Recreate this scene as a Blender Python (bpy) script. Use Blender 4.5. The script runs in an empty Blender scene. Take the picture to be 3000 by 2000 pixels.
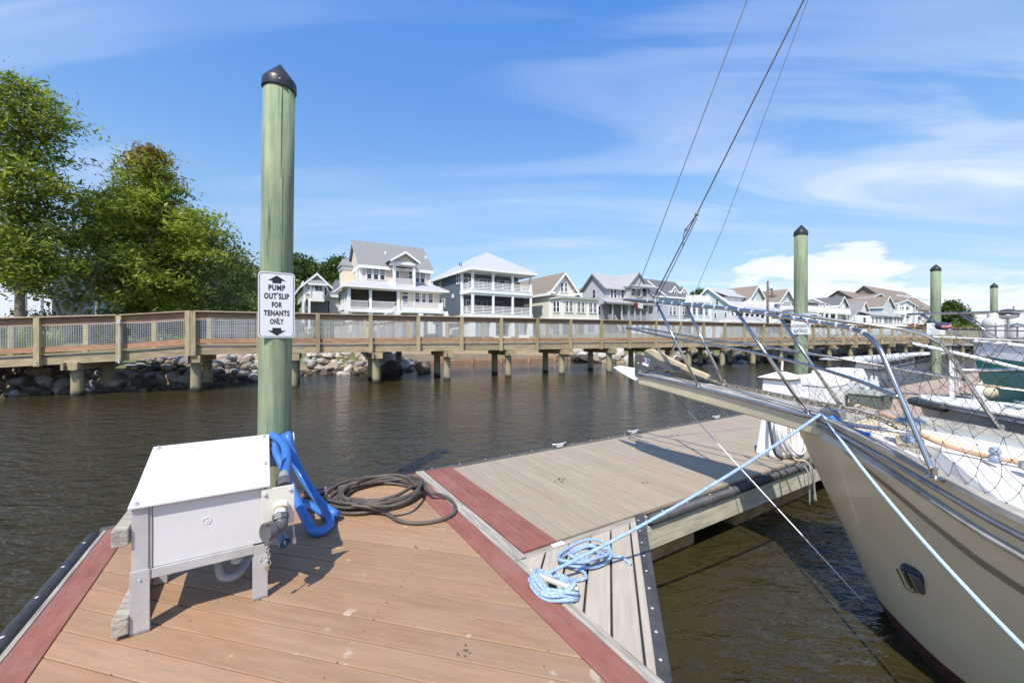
import bpy, math, random
import numpy as np
from mathutils import Vector, Matrix
random.seed(7); RNG = np.random.default_rng(11)
sc = bpy.context.scene
# ------------------------------------------------------------------ camera, sky, sun, exposure
F, CX, HY, HC, DK = 1187.0, 1500.0, 985.0, 1.93, 0.48
cam = bpy.data.cameras.new('camera'); cam.sensor_width = 36; cam.lens = 36*F/3000
cam.shift_y = -(1000-HY)/3000; cam.clip_start = .05; cam.clip_end = 6000
camo = bpy.data.objects.new('camera', cam); sc.collection.objects.link(camo)
camo.location = (0, 0, HC); camo.rotation_euler = (math.pi/2, 0, 0); sc.camera = camo
SUNT = Vector((.30*.60, .954*.60, -.80)).normalized()          # direction the light travels
sun = bpy.data.lights.new('sun', 'SUN'); sun.energy = 4.85; sun.angle = math.radians(.53); sun.color = (1, .93, .82)
suno = bpy.data.objects.new('sun', sun); sc.collection.objects.link(suno)
suno.rotation_euler = SUNT.to_track_quat('-Z', 'Y').to_euler(); suno.location = (0, 0, 40)
sc.view_settings.view_transform = 'Standard'; sc.view_settings.look = 'None'
sc.view_settings.exposure = 0.2; sc.view_settings.gamma = 1; sc.view_settings.use_curve_mapping = False
world = bpy.data.worlds.new('World'); sc.world = world; world.use_nodes = True
def N(nt, t, **kw):
    n = nt.nodes.new(t)
    for k, v in kw.items():
        if k.startswith('i_'): n.inputs[int(k[2:]) if k[2:].isdigit() else k[2:]].default_value = v
        else: setattr(n, k, v)
    return n
def mathn(nt, op, a, b=None, clamp=False):
    n = nt.nodes.new('ShaderNodeMath'); n.operation = op; n.use_clamp = clamp
    for i, v in enumerate((a, b)):
        if v is None: continue
        if isinstance(v, (int, float)): n.inputs[i].default_value = v
        else: nt.links.new(v, n.inputs[i])
    return n.outputs[0]
def ramp(nt, fac, stops, interp='LINEAR'):
    n = nt.nodes.new('ShaderNodeValToRGB'); cr = n.color_ramp; cr.interpolation = interp
    while len(cr.elements) < len(stops): cr.elements.new(.5)
    for e, (p, c) in zip(cr.elements, stops):
        e.position = p; e.color = (c, c, c, 1) if isinstance(c, (int, float)) else (*c, 1)
    nt.links.new(fac, n.inputs[0]); return n.outputs[0]
def mixc(nt, fac, a, b, mode='MIX'):
    n = nt.nodes.new('ShaderNodeMix'); n.data_type = 'RGBA'; n.blend_type = mode
    for s, v in ((0, fac), (6, a), (7, b)):
        if isinstance(v, (int, float)): n.inputs[s].default_value = v
        elif isinstance(v, tuple): n.inputs[s].default_value = (*v, 1) if len(v) == 3 else v
        else: nt.links.new(v, n.inputs[s])
    return n.outputs[2]
def build_world():
    nt = world.node_tree; nt.nodes.clear(); L = nt.links.new
    out = N(nt, 'ShaderNodeOutputWorld'); bg = N(nt, 'ShaderNodeBackground'); bg.inputs[1].default_value = .1
    sky = N(nt, 'ShaderNodeTexSky'); sky.sky_type = 'NISHITA'; sky.sun_disc = False
    sky.sun_elevation = math.asin(-SUNT.z); sky.sun_rotation = math.atan2(-SUNT.x, -SUNT.y)
    sky.air_density = 1.0; sky.dust_density = .3; sky.ozone_density = 1.6; sky.altitude = 0
    hs = N(nt, 'ShaderNodeHueSaturation'); hs.inputs['Saturation'].default_value = 1.12; hs.inputs['Value'].default_value = 1.0
    g0 = N(nt, 'ShaderNodeTexCoord'); s0 = N(nt, 'ShaderNodeSeparateXYZ'); L(g0.outputs['Generated'], s0.inputs[0])
    tint = ramp(nt, s0.outputs[2], [(0, (.22, .235, .29)), (.09, (.31, .315, .35)), (.2, (.42, .40, .40)), (.31, (.50, .50, .49)), (.64, (.50, .585, .72)), (1, (.31, .345, .41))])
    t4 = N(nt, 'ShaderNodeVectorMath', operation='SCALE'); t4.inputs['Scale'].default_value = 3.72; L(tint, t4.inputs[0])
    L(mixc(nt, 1.0, sky.outputs[0], t4.outputs[0], 'MULTIPLY'), hs.inputs['Color'])
    g = N(nt, 'ShaderNodeTexCoord'); sep = N(nt, 'ShaderNodeSeparateXYZ'); L(g.outputs['Generated'], sep.inputs[0])
    x, y, z = sep.outputs
    zc = mathn(nt, 'ADD', mathn(nt, 'MAXIMUM', z, 0.0), .12)
    cu, cv = mathn(nt, 'DIVIDE', x, zc), mathn(nt, 'DIVIDE', y, zc)
    cb = N(nt, 'ShaderNodeCombineXYZ'); L(cu, cb.inputs[0]); L(cv, cb.inputs[1])
    # high cirrus: warped, stretched noise on a plane overhead
    mp = N(nt, 'ShaderNodeMapping'); L(cb.outputs[0], mp.inputs[0])
    mp.inputs['Rotation'].default_value = (0, 0, math.radians(-12)); mp.inputs['Scale'].default_value = (.42, 1.5, 1); mp.inputs['Location'].default_value = (1.2, 4.4, 0)
    n1 = N(nt, 'ShaderNodeTexNoise'); L(mp.outputs[0], n1.inputs[0])
    n1.inputs['Scale'].default_value = 1.15; n1.inputs['Detail'].default_value = 8; n1.inputs['Roughness'].default_value = .52; n1.inputs['Distortion'].default_value = 1.0
    n2 = N(nt, 'ShaderNodeTexNoise'); L(cb.outputs[0], n2.inputs[0]); n2.inputs['Scale'].default_value = .55; n2.inputs['Detail'].default_value = 2
    reg = ramp(nt, n2.outputs[0], [(.36, .25), (.62, 1)], 'EASE')
    side = ramp(nt, mathn(nt, 'ADD', mathn(nt, 'MULTIPLY', x, .5), .5), [(.2, .5), (.45, .38), (.62, .6), (.80, 1.2)])
    ci = ramp(nt, n1.outputs[0], [(.42, 0), (.54, .34), (.70, 1)], 'EASE')
    ci = mathn(nt, 'MULTIPLY', mathn(nt, 'MULTIPLY', ci, reg), side, True)
    # low cumulus bank near the horizon, all the way round
    at = mathn(nt, 'ARCTAN2', x, y)
    cc = N(nt, 'ShaderNodeCombineXYZ'); L(mathn(nt, 'MULTIPLY', at, 5.0), cc.inputs[0]); L(mathn(nt, 'MULTIPLY', z, 17.0), cc.inputs[1])
    n3 = N(nt, 'ShaderNodeTexNoise'); L(cc.outputs[0], n3.inputs[0]); n3.inputs['Scale'].default_value = .65; n3.inputs['Detail'].default_value = 9; n3.inputs['Roughness'].default_value = .58
    cl = N(nt, 'ShaderNodeCombineXYZ'); L(mathn(nt, 'MULTIPLY', at, 2.6), cl.inputs[0])
    n4 = N(nt, 'ShaderNodeTexNoise'); L(cl.outputs[0], n4.inputs[0]); n4.inputs['Scale'].default_value = 1.0; n4.inputs['Detail'].default_value = 1; n4.inputs['W' if 'W' in n4.inputs else 0]
    hgt = mathn(nt, 'MULTIPLY_ADD', n4.outputs[0], .36); hgt.node.inputs[2].default_value = -.005
    env = mathn(nt, 'SUBTRACT', 1.0, mathn(nt, 'DIVIDE', z, hgt))            # 1 at horizon, 0 at the bank's top
    cuF = ramp(nt, mathn(nt, 'ADD', mathn(nt, 'MULTIPLY', env, .33), mathn(nt, 'MULTIPLY', mathn(nt, 'SUBTRACT', n3.outputs[0], .5), 1.5)), [(.12, 0), (.20, .8), (.36, 1)], 'EASE')
    azm = ramp(nt, mathn(nt, 'ADD', mathn(nt, 'MULTIPLY', at, .5), .5), [(.40, .1), (.62, .25), (.70, 1)])
    cuF = mathn(nt, 'MULTIPLY', cuF, azm, True)
    col = mixc(nt, ci, hs.outputs[0], (7.8, 8.4, 9.6))
    col = mixc(nt, mathn(nt, 'MULTIPLY', cuF, .9), col, (9.2, 9.4, 9.9))
    L(col, bg.inputs[0]); L(bg.outputs[0], out.inputs[0])
build_world()
# ------------------------------------------------------------------ pixel -> place helpers (measuring from the photograph)
def V(*a): return Vector(a)
D3, C3 = V(.852, .5235, 0), V(-.5235, .852, 0)                  # along the dock / away across it
E0 = V(-1.0, 4.31, 0)
def dp(d, c, z=DK): p = E0+D3*d+C3*c; return V(p.x, p.y, z)
def ray(px, py): return V((px-CX)/F, 1, (HY-py)/F)
def atz(px, py, z): r = ray(px, py); return V(0, 0, HC)+r*((z-HC)/r.z)
def aty(px, py, Y): return V(0, 0, HC)+ray(px, py)*Y
def onv(px, py, o, dirv):                                       # ray with the vertical plane through o along dirv
    r = ray(px, py); n = V(-dirv.y, dirv.x, 0); t = (n.x*o.x+n.y*o.y)/(n.x*r.x+n.y*r.y); return V(0, 0, HC)+r*t
# ------------------------------------------------------------------ objects
COL = sc.collection
def wloc(o):
    p = Vector((0, 0, 0))
    while o is not None: p = p+o.location; o = o.parent
    return p
def tag(o, label=None, cat=None, group=None, kind=None):
    if label: o['label'] = label
    if cat: o['category'] = cat
    if group: o['group'] = group
    if kind: o['kind'] = kind
    return o
def thing(name, loc, label, cat, group=None):
    o = bpy.data.objects.new(name, None); COL.objects.link(o); o.location = loc; o.empty_display_size = .2
    return tag(o, label, cat, group)
def copy_tree(o, parent=None):
    c = o.copy(); COL.objects.link(c)
    if parent is not None: c.parent = parent
    for ch in list(o.children): copy_tree(ch, c)
    return c
def piece(name, me, parent, loc, rz=0, rot=None):
    o = bpy.data.objects.new(name, me); COL.objects.link(o)
    if parent is not None: o.parent = parent; loc = Vector(loc)-wloc(parent)
    o.location = loc; o.rotation_euler = rot if rot else (0, 0, rz); return o
class MB:
    def __init__(s): s.v = []; s.f = []
    def add(s, vs, fs):
        b = len(s.v); s.v += [tuple(p) for p in vs]; s.f += [tuple(i+b for i in f) for f in fs]; return s
    def hexa(s, p):                                              # 8 points: bottom loop 0-3, top loop 4-7
        return s.add(p, [(3, 2, 1, 0), (4, 5, 6, 7), (0, 1, 5, 4), (1, 2, 6, 5), (2, 3, 7, 6), (3, 0, 4, 7)])
    def box(s, o, a, b, c):                                      # corner o and three edge vectors
        o, a, b, c = map(Vector, (o, a, b, c)); return s.hexa([o, o+a, o+a+b, o+b, o+c, o+a+c, o+a+b+c, o+b+c])
    def cbox(s, c, sx, sy, sz, ax=V(1, 0, 0), ay=V(0, 1, 0)):    # centred in x,y; c at base
        ax, ay = ax.normalized(), ay.normalized(); o = Vector(c)-ax*sx/2-ay*sy/2
        return s.box(o, ax*sx, ay*sy, V(0, 0, sz))
    def bar(s, a, b, w, h, up=V(0, 0, 1)):                       # rectangular bar centred on a-b
        a, b = Vector(a), Vector(b); t = (b-a).normalized(); x = t.cross(up)
        x = x.normalized() if x.length > 1e-6 else V(1, 0, 0); y = x.cross(t).normalized()
        x, y = x*w/2, y*h/2
        return s.hexa([a-x-y, a+x-y, b+x-y, b-x-y, a-x+y, a+x+y, b+x+y, b-x+y])
    def prism(s, pts, z0, z1):
        n = len(pts); vs = [(p[0], p[1], z0) for p in pts]+[(p[0], p[1], z1) for p in pts]
        return s.add(vs, [tuple(range(n-1, -1, -1)), tuple(range(n, 2*n))]+[(i, (i+1) % n, n+(i+1) % n, n+i) for i in range(n)])
    def slab(s, pts, off):                                       # polygon extruded by a vector
        off = Vector(off); n = len(pts); vs = [Vector(p) for p in pts]; vs = vs+[p+off for p in vs]
        return s.add(vs, [tuple(range(n-1, -1, -1)), tuple(range(n, 2*n))]+[(i, (i+1) % n, n+(i+1) % n, n+i) for i in range(n)])
    def tube(s, pts, r, n=8, caps=True, closed=False, sq=1.0):
        pts = [Vector(p) for p in pts]; m = len(pts); rs = r if isinstance(r, (list, tuple)) else [r]*m
        rings = []; prev = None
        for i, p in enumerate(pts):
            if closed: t = pts[(i+1) % m]-pts[i-1]
            else: t = pts[min(i+1, m-1)]-pts[max(i-1, 0)]
            t = t.normalized() if t.length > 1e-9 else V(0, 0, 1)
            if prev is None:
                x = t.cross(V(0, 0, 1)); x = x.normalized() if x.length > 1e-3 else V(1, 0, 0)
            else:
                x = prev-t*prev.dot(t); x = x.normalized() if x.length > 1e-6 else prev
            prev = x; y = t.cross(x)
            rings.append([p+(x*math.cos(2*math.pi*k/n)+y*sq*math.sin(2*math.pi*k/n))*rs[i] for k in range(n)])
        vs = [q for rg in rings for q in rg]; fs = []
        for i in range(m if closed else m-1):
            j = (i+1) % m
            for k in range(n): fs.append((i*n+k, i*n+(k+1) % n, j*n+(k+1) % n, j*n+k))
        if caps and not closed: fs += [tuple(range(n-1, -1, -1)), tuple((m-1)*n+k for k in range(n))]
        return s.add(vs, fs)
    def lathe(s, c, prof, n=20, ax=V(0, 0, 1)):                  # profile of (radius, height) about an axis
        ax = ax.normalized(); x = ax.cross(V(0, 0, 1)); x = x.normalized() if x.length > 1e-3 else V(1, 0, 0); y = ax.cross(x); c = Vector(c)
        vs = [c+ax*h+(x*math.cos(2*math.pi*k/n)+y*math.sin(2*math.pi*k/n))*r for r, h in prof for k in range(n)]; m = len(prof)
        fs = [(i*n+k, i*n+(k+1) % n, (i+1)*n+(k+1) % n, (i+1)*n+k) for i in range(m-1) for k in range(n)]
        return s.add(vs, fs+[tuple(range(n-1, -1, -1)), tuple((m-1)*n+k for k in range(n))])
    def sphere(s, c, r, n=10, m=6, sc3=(1, 1, 1)):
        c = Vector(c); prof = [(max(1e-4, math.sin(math.pi*i/m)), -math.cos(math.pi*i/m)) for i in range(m+1)]
        vs = [c+V(r*p*math.cos(2*math.pi*k/n)*sc3[0], r*p*math.sin(2*math.pi*k/n)*sc3[1], r*h*sc3[2]) for p, h in prof for k in range(n)]
        return s.add(vs, [(i*n+k, i*n+(k+1) % n, (i+1)*n+(k+1) % n, (i+1)*n+k) for i in range(m) for k in range(n)])
    def mesh(s, name, mat, smooth=False, off=(0, 0, 0), fix=True):
        me = bpy.data.meshes.new(name); o = Vector(off)
        me.from_pydata([tuple(Vector(p)-o) for p in s.v], [], s.f); me.update()
        if fix:
            import bmesh
            bm = bmesh.new(); bm.from_mesh(me); bmesh.ops.recalc_face_normals(bm, faces=bm.faces); bm.to_mesh(me); bm.free()
        if mat: me.materials.append(mat)
        if smooth:
            me.polygons.foreach_set('use_smooth', [True]*len(me.polygons))
            if smooth == 'auto':
                try: me.set_sharp_from_angle(angle=math.radians(40))
                except Exception: pass
        return me
    def build(s, name, mat, parent=None, smooth=False, label=None, cat=None, group=None, kind=None, bevel=0, fix=True):
        if parent is not None: off = wloc(parent)
        else:
            a = np.array(s.v); off = ((a[:, 0].min()+a[:, 0].max())/2, (a[:, 1].min()+a[:, 1].max())/2, a[:, 2].min())
        me = s.mesh(name, mat, smooth, off, fix); o = bpy.data.objects.new(name, me); COL.objects.link(o)
        if parent is not None: o.parent = parent
        else: o.location = off
        if bevel:
            b = o.modifiers.new('bevel', 'BEVEL'); b.width = bevel; b.segments = 2; b.limit_method = 'ANGLE'; b.angle_limit = math.radians(40)
        return tag(o, label, cat, group, kind)
def smooth_path(pts, n=6):                                       # Catmull-Rom through points
    pts = [Vector(p) for p in pts]; out = []
    for i in range(len(pts)-1):
        p0, p1, p2, p3 = pts[max(i-1, 0)], pts[i], pts[i+1], pts[min(i+2, len(pts)-1)]
        for k in range(n):
            t = k/n; out.append(.5*((2*p1)+(p2-p0)*t+(2*p0-5*p1+4*p2-p3)*t*t+(3*p1-p0-3*p2+p3)*t**3))
    return out+[pts[-1]]
def clip(poly, n, d):                                            # keep the side n.p <= d
    out = []
    for i in range(len(poly)):
        a, b = poly[i], poly[(i+1) % len(poly)]; da, db = n[0]*a[0]+n[1]*a[1]-d, n[0]*b[0]+n[1]*b[1]-d
        if da <= 0: out.append(a)
        if (da < 0 < db) or (db < 0 < da): t = da/(da-db); out.append((a[0]+(b[0]-a[0])*t, a[1]+(b[1]-a[1])*t))
    return out
# ------------------------------------------------------------------ materials
def srgb(r, g, b):
    f = lambda c: ((c/255+.055)/1.055)**2.4 if c > 10 else c/255/12.92
    return (f(r), f(g), f(b))
MATS = {}
def mat(name, col, rough=.6, metal=0, var=.18, scl=4, bump=0, bs=None, st=(1, 1, 1), col2=None, spec=.5, rnd=0, blotch=0, lines=None, bcol=None, coat=0, speck=0, speckcol=(.04, .03, .02)):
    m = bpy.data.materials.new(name); m.use_nodes = True; nt = m.node_tree; L = nt.links.new; MATS[name] = m
    p = nt.nodes['Principled BSDF']; p.inputs['Roughness'].default_value = rough; p.inputs['Metallic'].default_value = metal
    p.inputs['Specular IOR Level'].default_value = spec; p.inputs['Coat Weight'].default_value = coat
    tc = N(nt, 'ShaderNodeTexCoord'); vec = tc.outputs['Object']
    oi = N(nt, 'ShaderNodeObjectInfo')
    if rnd:
        off = N(nt, 'ShaderNodeVectorMath', operation='SCALE'); off.inputs[0].default_value = (13.1, 7.7, 5.3); L(oi.outputs['Random'], off.inputs['Scale'])
        ad = N(nt, 'ShaderNodeVectorMath', operation='ADD'); L(vec, ad.inputs[0]); L(off.outputs[0], ad.inputs[1]); vec = ad.outputs[0]
    mp = N(nt, 'ShaderNodeMapping'); L(vec, mp.inputs[0]); mp.inputs['Scale'].default_value = st
    nz = N(nt, 'ShaderNodeTexNoise'); L(mp.outputs[0], nz.inputs[0]); nz.inputs['Scale'].default_value = scl; nz.inputs['Detail'].default_value = 7; nz.inputs['Roughness'].default_value = .6
    a = tuple(c*(1-var) for c in col); b = col2 if col2 else tuple(min(1, c*(1+var)) for c in col)
    c = mixc(nt, ramp(nt, nz.outputs[0], [(.32, 0), (.68, 1)]), a, b)
    if blotch:
        n2 = N(nt, 'ShaderNodeTexNoise'); L(vec, n2.inputs[0]); n2.inputs['Scale'].default_value = blotch; n2.inputs['Detail'].default_value = 5; n2.inputs['Roughness'].default_value = .65
        c = mixc(nt, ramp(nt, n2.outputs[0], [(.42, 0), (.72, .55)]), c, bcol if bcol else tuple(x*.55 for x in col))
    if speck:
        n5 = N(nt, 'ShaderNodeTexNoise'); L(vec, n5.inputs[0]); n5.inputs['Scale'].default_value = speck; n5.inputs['Detail'].default_value = 2
        c = mixc(nt, ramp(nt, n5.outputs[0], [(.70, 0), (.75, .8)]), c, speckcol)
    if lines:                                                    # narrow dark joint every 'period' along an axis (flat relief of cladding)
        axis, per, dark = lines; s3 = N(nt, 'ShaderNodeSeparateXYZ'); L(tc.outputs['Object'], s3.inputs[0])
        fr = mathn(nt, 'FRACT', mathn(nt, 'DIVIDE', s3.outputs[axis], per)); g = ramp(nt, fr, [(0, 0), (.16, 1), (1, .93)])
    if rnd:
        c = mixc(nt, 1.0, c, ramp(nt, oi.outputs['Random'], [(0, 1-rnd), (1, 1+rnd)]), 'MULTIPLY')
    L(c, p.inputs['Base Color'])
    if bump or lines:
        bn = N(nt, 'ShaderNodeBump'); bn.inputs['Strength'].default_value = .9
        if lines:
            bn.inputs['Distance'].default_value = dark; L(g, bn.inputs['Height'])
        else:
            bn.inputs['Distance'].default_value = bump
            if bs:
                n3 = N(nt, 'ShaderNodeTexNoise'); L(mp.outputs[0], n3.inputs[0]); n3.inputs['Scale'].default_value = bs; n3.inputs['Detail'].default_value = 5; L(n3.outputs[0], bn.inputs['Height'])
            else: L(nz.outputs[0], bn.inputs['Height'])
        L(bn.outputs[0], p.inputs['Normal'])
    return m
WHITE = mat('white_paint', (.83, .83, .815), .5, var=.04, scl=3)
TRIM = mat('white_trim', (.84, .84, .825), .55, var=.05, scl=1.5)
PUMPW = mat('white_plastic_sheet', (.65, .645, .63), .38, var=.03, scl=5, blotch=3, bcol=(.61, .60, .575))
PLATEW = mat('cream_plastic', (.70, .67, .58), .4, var=.04)
ALU = mat('aluminium', (.52, .52, .51), .45, metal=.25, var=.12, scl=9, bump=.001, blotch=7, bcol=(.40, .39, .38))
STEEL = mat('polished_steel', (.57, .53, .475), .17, metal=1, var=.1, scl=12)
DULL = mat('dull_steel', (.4, .4, .41), .35, metal=.9, var=.2, scl=14)
WIRE = mat('wire_rope', (.10, .10, .105), .5, metal=.3)
BLACK = mat('black_rubber', (.035, .036, .04), .55, var=.35, scl=6, bump=.002)
RUBBER = mat('weathered_rubber', (.05, .05, .053), .6, var=.4, scl=7, bump=.004, blotch=5, bcol=(.10, .097, .093))
BLKCAP = mat('black_cap', (.028, .028, .032), .38, var=.3)
GREYPVC = mat('grey_pvc', (.10, .10, .105), .5, var=.25, scl=12)
LGREY = mat('light_grey_plastic', (.3, .31, .33), .5)
BLUEH = mat('blue_hose', (.045, .165, .50), .36, var=.2, scl=9, blotch=5, bcol=(.07, .20, .48))
HOSE = mat('dark_garden_hose', (.075, .066, .054), .55, var=.4, scl=7, rnd=0, blotch=9, bcol=(.15, .10, .075))
ROPEB = mat('light_blue_rope', (.30, .42, .58), .85, var=.35, scl=70, bump=.003, bs=150)
ROPED = mat('deep_blue_rope', (.06, .2, .55), .8, var=.35, scl=60, bump=.003)
ROPET = mat('tan_rope', (.5, .38, .25), .85, var=.25, scl=60)
WHOSE = mat('white_hose', (.76, .76, .75), .4, var=.08, scl=20)
ORANGE = mat('orange_tan_decking', (.345, .205, .113), .75, var=.13, scl=3, st=(1, 9, 9), bump=.0015, bs=10, rnd=.12, blotch=2.2, bcol=(.36, .25, .17), speck=9, speckcol=(.50, .40, .30))
REDB = mat('red_composite_board', (.24, .086, .062), .72, var=.18, scl=5, st=(1, 6, 6), bump=.001, rnd=.08, blotch=4, bcol=(.31, .155, .125))
TANB = mat('beige_composite_board', (.35, .29, .215), .75, var=.1, scl=3, st=(1, 9, 9), bump=.0012, rnd=.055, blotch=2.5, bcol=(.33, .25, .175))
NEWB = mat('pale_fresh_board', (.46, .40, .32), .75, var=.14, scl=3, st=(1, 14, 14), bump=.0012, rnd=.05, blotch=3.5, bcol=(.44, .37, .31))
OLDW = mat('weathered_grey_wood', (.33, .30, .25), .85, var=.4, scl=4, st=(1, 12, 12), bump=.004, bs=7, rnd=.12)
OLDWZ = mat('weathered_grey_teak', (.36, .34, .30), .8, var=.35, scl=6, st=(1, 1, 1), bump=.003, bs=22, blotch=8, bcol=(.22, .2, .17))
FASC = mat('dock_side_board', (.52, .49, .38), .85, var=.3, scl=3, st=(1, 1, 9), bump=.003, blotch=2, bcol=(.42, .40, .22))
FLOAT = mat('foam_float', (.42, .26, .12), .85, var=.3, scl=5, blotch=4, bcol=(.09, .1, .05))
TIMBER = mat('treated_timber', (.37, .29, .18), .85, var=.32, scl=2.2, st=(1.2, 1.2, 5), bump=.003, rnd=.17, blotch=1.3, bcol=(.29, .23, .14))
TIMBERP = mat('treated_post', (.37, .30, .175), .85, var=.3, scl=3, st=(7, 7, .8), bump=.004, rnd=.17, blotch=1.8, bcol=(.27, .27, .13))
REDW = mat('reddish_rail_wood', (.36, .20, .115), .82, var=.3, scl=2.5, st=(1.2, 1.2, 6), bump=.003, rnd=.15)
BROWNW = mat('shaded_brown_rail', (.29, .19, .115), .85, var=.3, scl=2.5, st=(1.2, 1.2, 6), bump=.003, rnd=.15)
CAPW = mat('rail_cap_wood', (.42, .32, .22), .85, var=.25, scl=2.5, st=(3, 3, 3), rnd=.12)
GALV = mat('galvanised_wire', (.60, .60, .60), .5, metal=.3, var=.1)
PIPEW = mat('white_pipe', (.72, .73, .76), .45, var=.06)
def pile_mat(name, a, b, dark, wet=True):
    m = mat(name, a, .85, var=.25, scl=1.9, st=(9, 9, .42), bump=.010, bs=3.2, col2=b, rnd=.08, blotch=2.4, bcol=dark)
    nt = m.node_tree; L = nt.links.new; p = nt.nodes['Principled BSDF']; src = p.inputs['Base Color'].links[0].from_socket
    for n_ in nt.nodes:
        if n_.type == 'TEX_NOISE': n_.inputs['Roughness'].default_value = .74; n_.inputs['Detail'].default_value = 9
    g = N(nt, 'ShaderNodeNewGeometry'); s3 = N(nt, 'ShaderNodeSeparateXYZ'); L(g.outputs['Position'], s3.inputs[0])
    nz = N(nt, 'ShaderNodeTexNoise'); nz.inputs['Scale'].default_value = 3; L(g.outputs['Position'], nz.inputs[0])
    h = mathn(nt, 'ADD', s3.outputs[2], mathn(nt, 'MULTIPLY', nz.outputs[0], .35))
    tide = mixc(nt, ramp(nt, h, [(.20, 1), (.36, 0)]), src, (.018, .016, .012))          # black growth at the waterline
    tide2 = mixc(nt, ramp(nt, h, [(.38, 0), (.52, .45), (.80, .35), (1.0, 0)]), tide, (.40, .31, .17))
    # dark drying checks running with the grain
    n2 = N(nt, 'ShaderNodeTexNoise'); tc = N(nt, 'ShaderNodeTexCoord'); mp = N(nt, 'ShaderNodeMapping'); L(tc.outputs['Object'], mp.inputs[0])
    mp.inputs['Scale'].default_value = (26, 26, 1.1); L(mp.outputs[0], n2.inputs[0]); n2.inputs['Scale'].default_value = 1; n2.inputs['Detail'].default_value = 4
    n3 = N(nt, 'ShaderNodeTexVoronoi'); mp3 = N(nt, 'ShaderNodeMapping'); L(tc.outputs['Object'], mp3.inputs[0]); mp3.inputs['Scale'].default_value = (5, 5, 1.6); L(mp3.outputs[0], n3.inputs[0]); n3.inputs['Scale'].default_value = 1
    knot = mixc(nt, ramp(nt, n3.outputs['Distance'], [(.05, .8), (.13, 0)]), tide2, (.11, .075, .045))
    fin = mixc(nt, ramp(nt, n2.outputs[0], [(.60, 0), (.70, .8)]), knot, tuple(x*.35 for x in dark))
    L(fin, p.inputs['Base Color']); return m
PILE = pile_mat('green_treated_pile', (.155, .235, .125), (.36, .40, .245), (.115, .185, .125))
PILEB = pile_mat('boardwalk_pile', (.27, .26, .15), (.38, .33, .21), (.22, .23, .12))
ROCKS = [mat('rock_pale', (.46, .43, .38), .9, var=.3, scl=4, bump=.03, rnd=.22, blotch=3, bcol=(.38, .28, .19)),
         mat('rock_brown', (.34, .27, .20), .9, var=.3, scl=4, bump=.03, rnd=.22, blotch=3, bcol=(.22, .19, .15)),
         mat('rock_grey', (.30, .29, .28), .9, var=.3, scl=4, bump=.03, rnd=.22, blotch=3, bcol=(.2, .18, .16)),
         mat('rock_wet', (.065, .055, .042), .7, var=.35, scl=4, bump=.03, rnd=.25)]
SHING = mat('grey_shingles', (.235, .235, .235), .9, var=.22, scl=10, bump=.01)
SHINB = mat('brown_shingles', (.235, .19, .15), .9, var=.18, scl=10, bump=.01)
SHIND = mat('charcoal_shingles', (.13, .13, .14), .9, var=.2, scl=10, bump=.01)
METR = mat('pale_metal_roof', (.53, .53, .55), .45, metal=.15, var=.06, scl=2, lines=(0, .42, .02))
METG = mat('grey_metal_roof', (.40, .39, .385), .5, var=.07, scl=1)
def siding(n, c): return mat(n, c, .7, var=.05, scl=2, lines=(2, .16, .018))
PEACH = siding('peach_siding', (.74, .62, .50)); BLUEG = siding('slate_blue_siding', (.125, .165, .20)); CREAM = siding('cream_siding', (.74, .70, .60))
GREYS = mat('grey_board_siding', (.47, .47, .47), .75, var=.05, lines=(0, .4, .012)); LBLUE = siding('light_blue_grey_siding', (.47, .51, .56)); MINT = siding('mint_siding', (.57, .66, .63))
TANS = siding('tan_siding', (.55, .46, .36)); GGREY = siding('warm_grey_siding', (.47, .45, .40)); PALEB = siding('pale_blue_siding', (.55, .61, .62))
BRICK = mat('red_brick', (.40, .13, .07), .85, var=.2, scl=6); SHEDW = mat('white_ribbed_cladding', (.62, .65, .72), .6, var=.06, lines=(0, .28, .02))
GLASS = mat('dark_window_glass', (.02, .023, .03), .06, var=.3, scl=1.5, spec=.8); TEAL = mat('teal_window_glass', (.03, .07, .08), .06, spec=.8)
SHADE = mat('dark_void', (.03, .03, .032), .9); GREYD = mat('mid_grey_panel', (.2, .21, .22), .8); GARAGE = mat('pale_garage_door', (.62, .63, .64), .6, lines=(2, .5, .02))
def screen_mat():
    m = bpy.data.materials.new('insect_screen'); m.use_nodes = True; nt = m.node_tree; nt.nodes.clear(); L = nt.links.new
    o = N(nt, 'ShaderNodeOutputMaterial'); mx = N(nt, 'ShaderNodeMixShader'); mx.inputs[0].default_value = .5
    t = N(nt, 'ShaderNodeBsdfTransparent'); d = N(nt, 'ShaderNodeBsdfDiffuse'); d.inputs[0].default_value = (.03, .03, .033, 1)
    L(t.outputs[0], mx.inputs[1]); L(d.outputs[0], mx.inputs[2]); L(mx.outputs[0], o.inputs[0]); return m
SCREEN = screen_mat()
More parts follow.
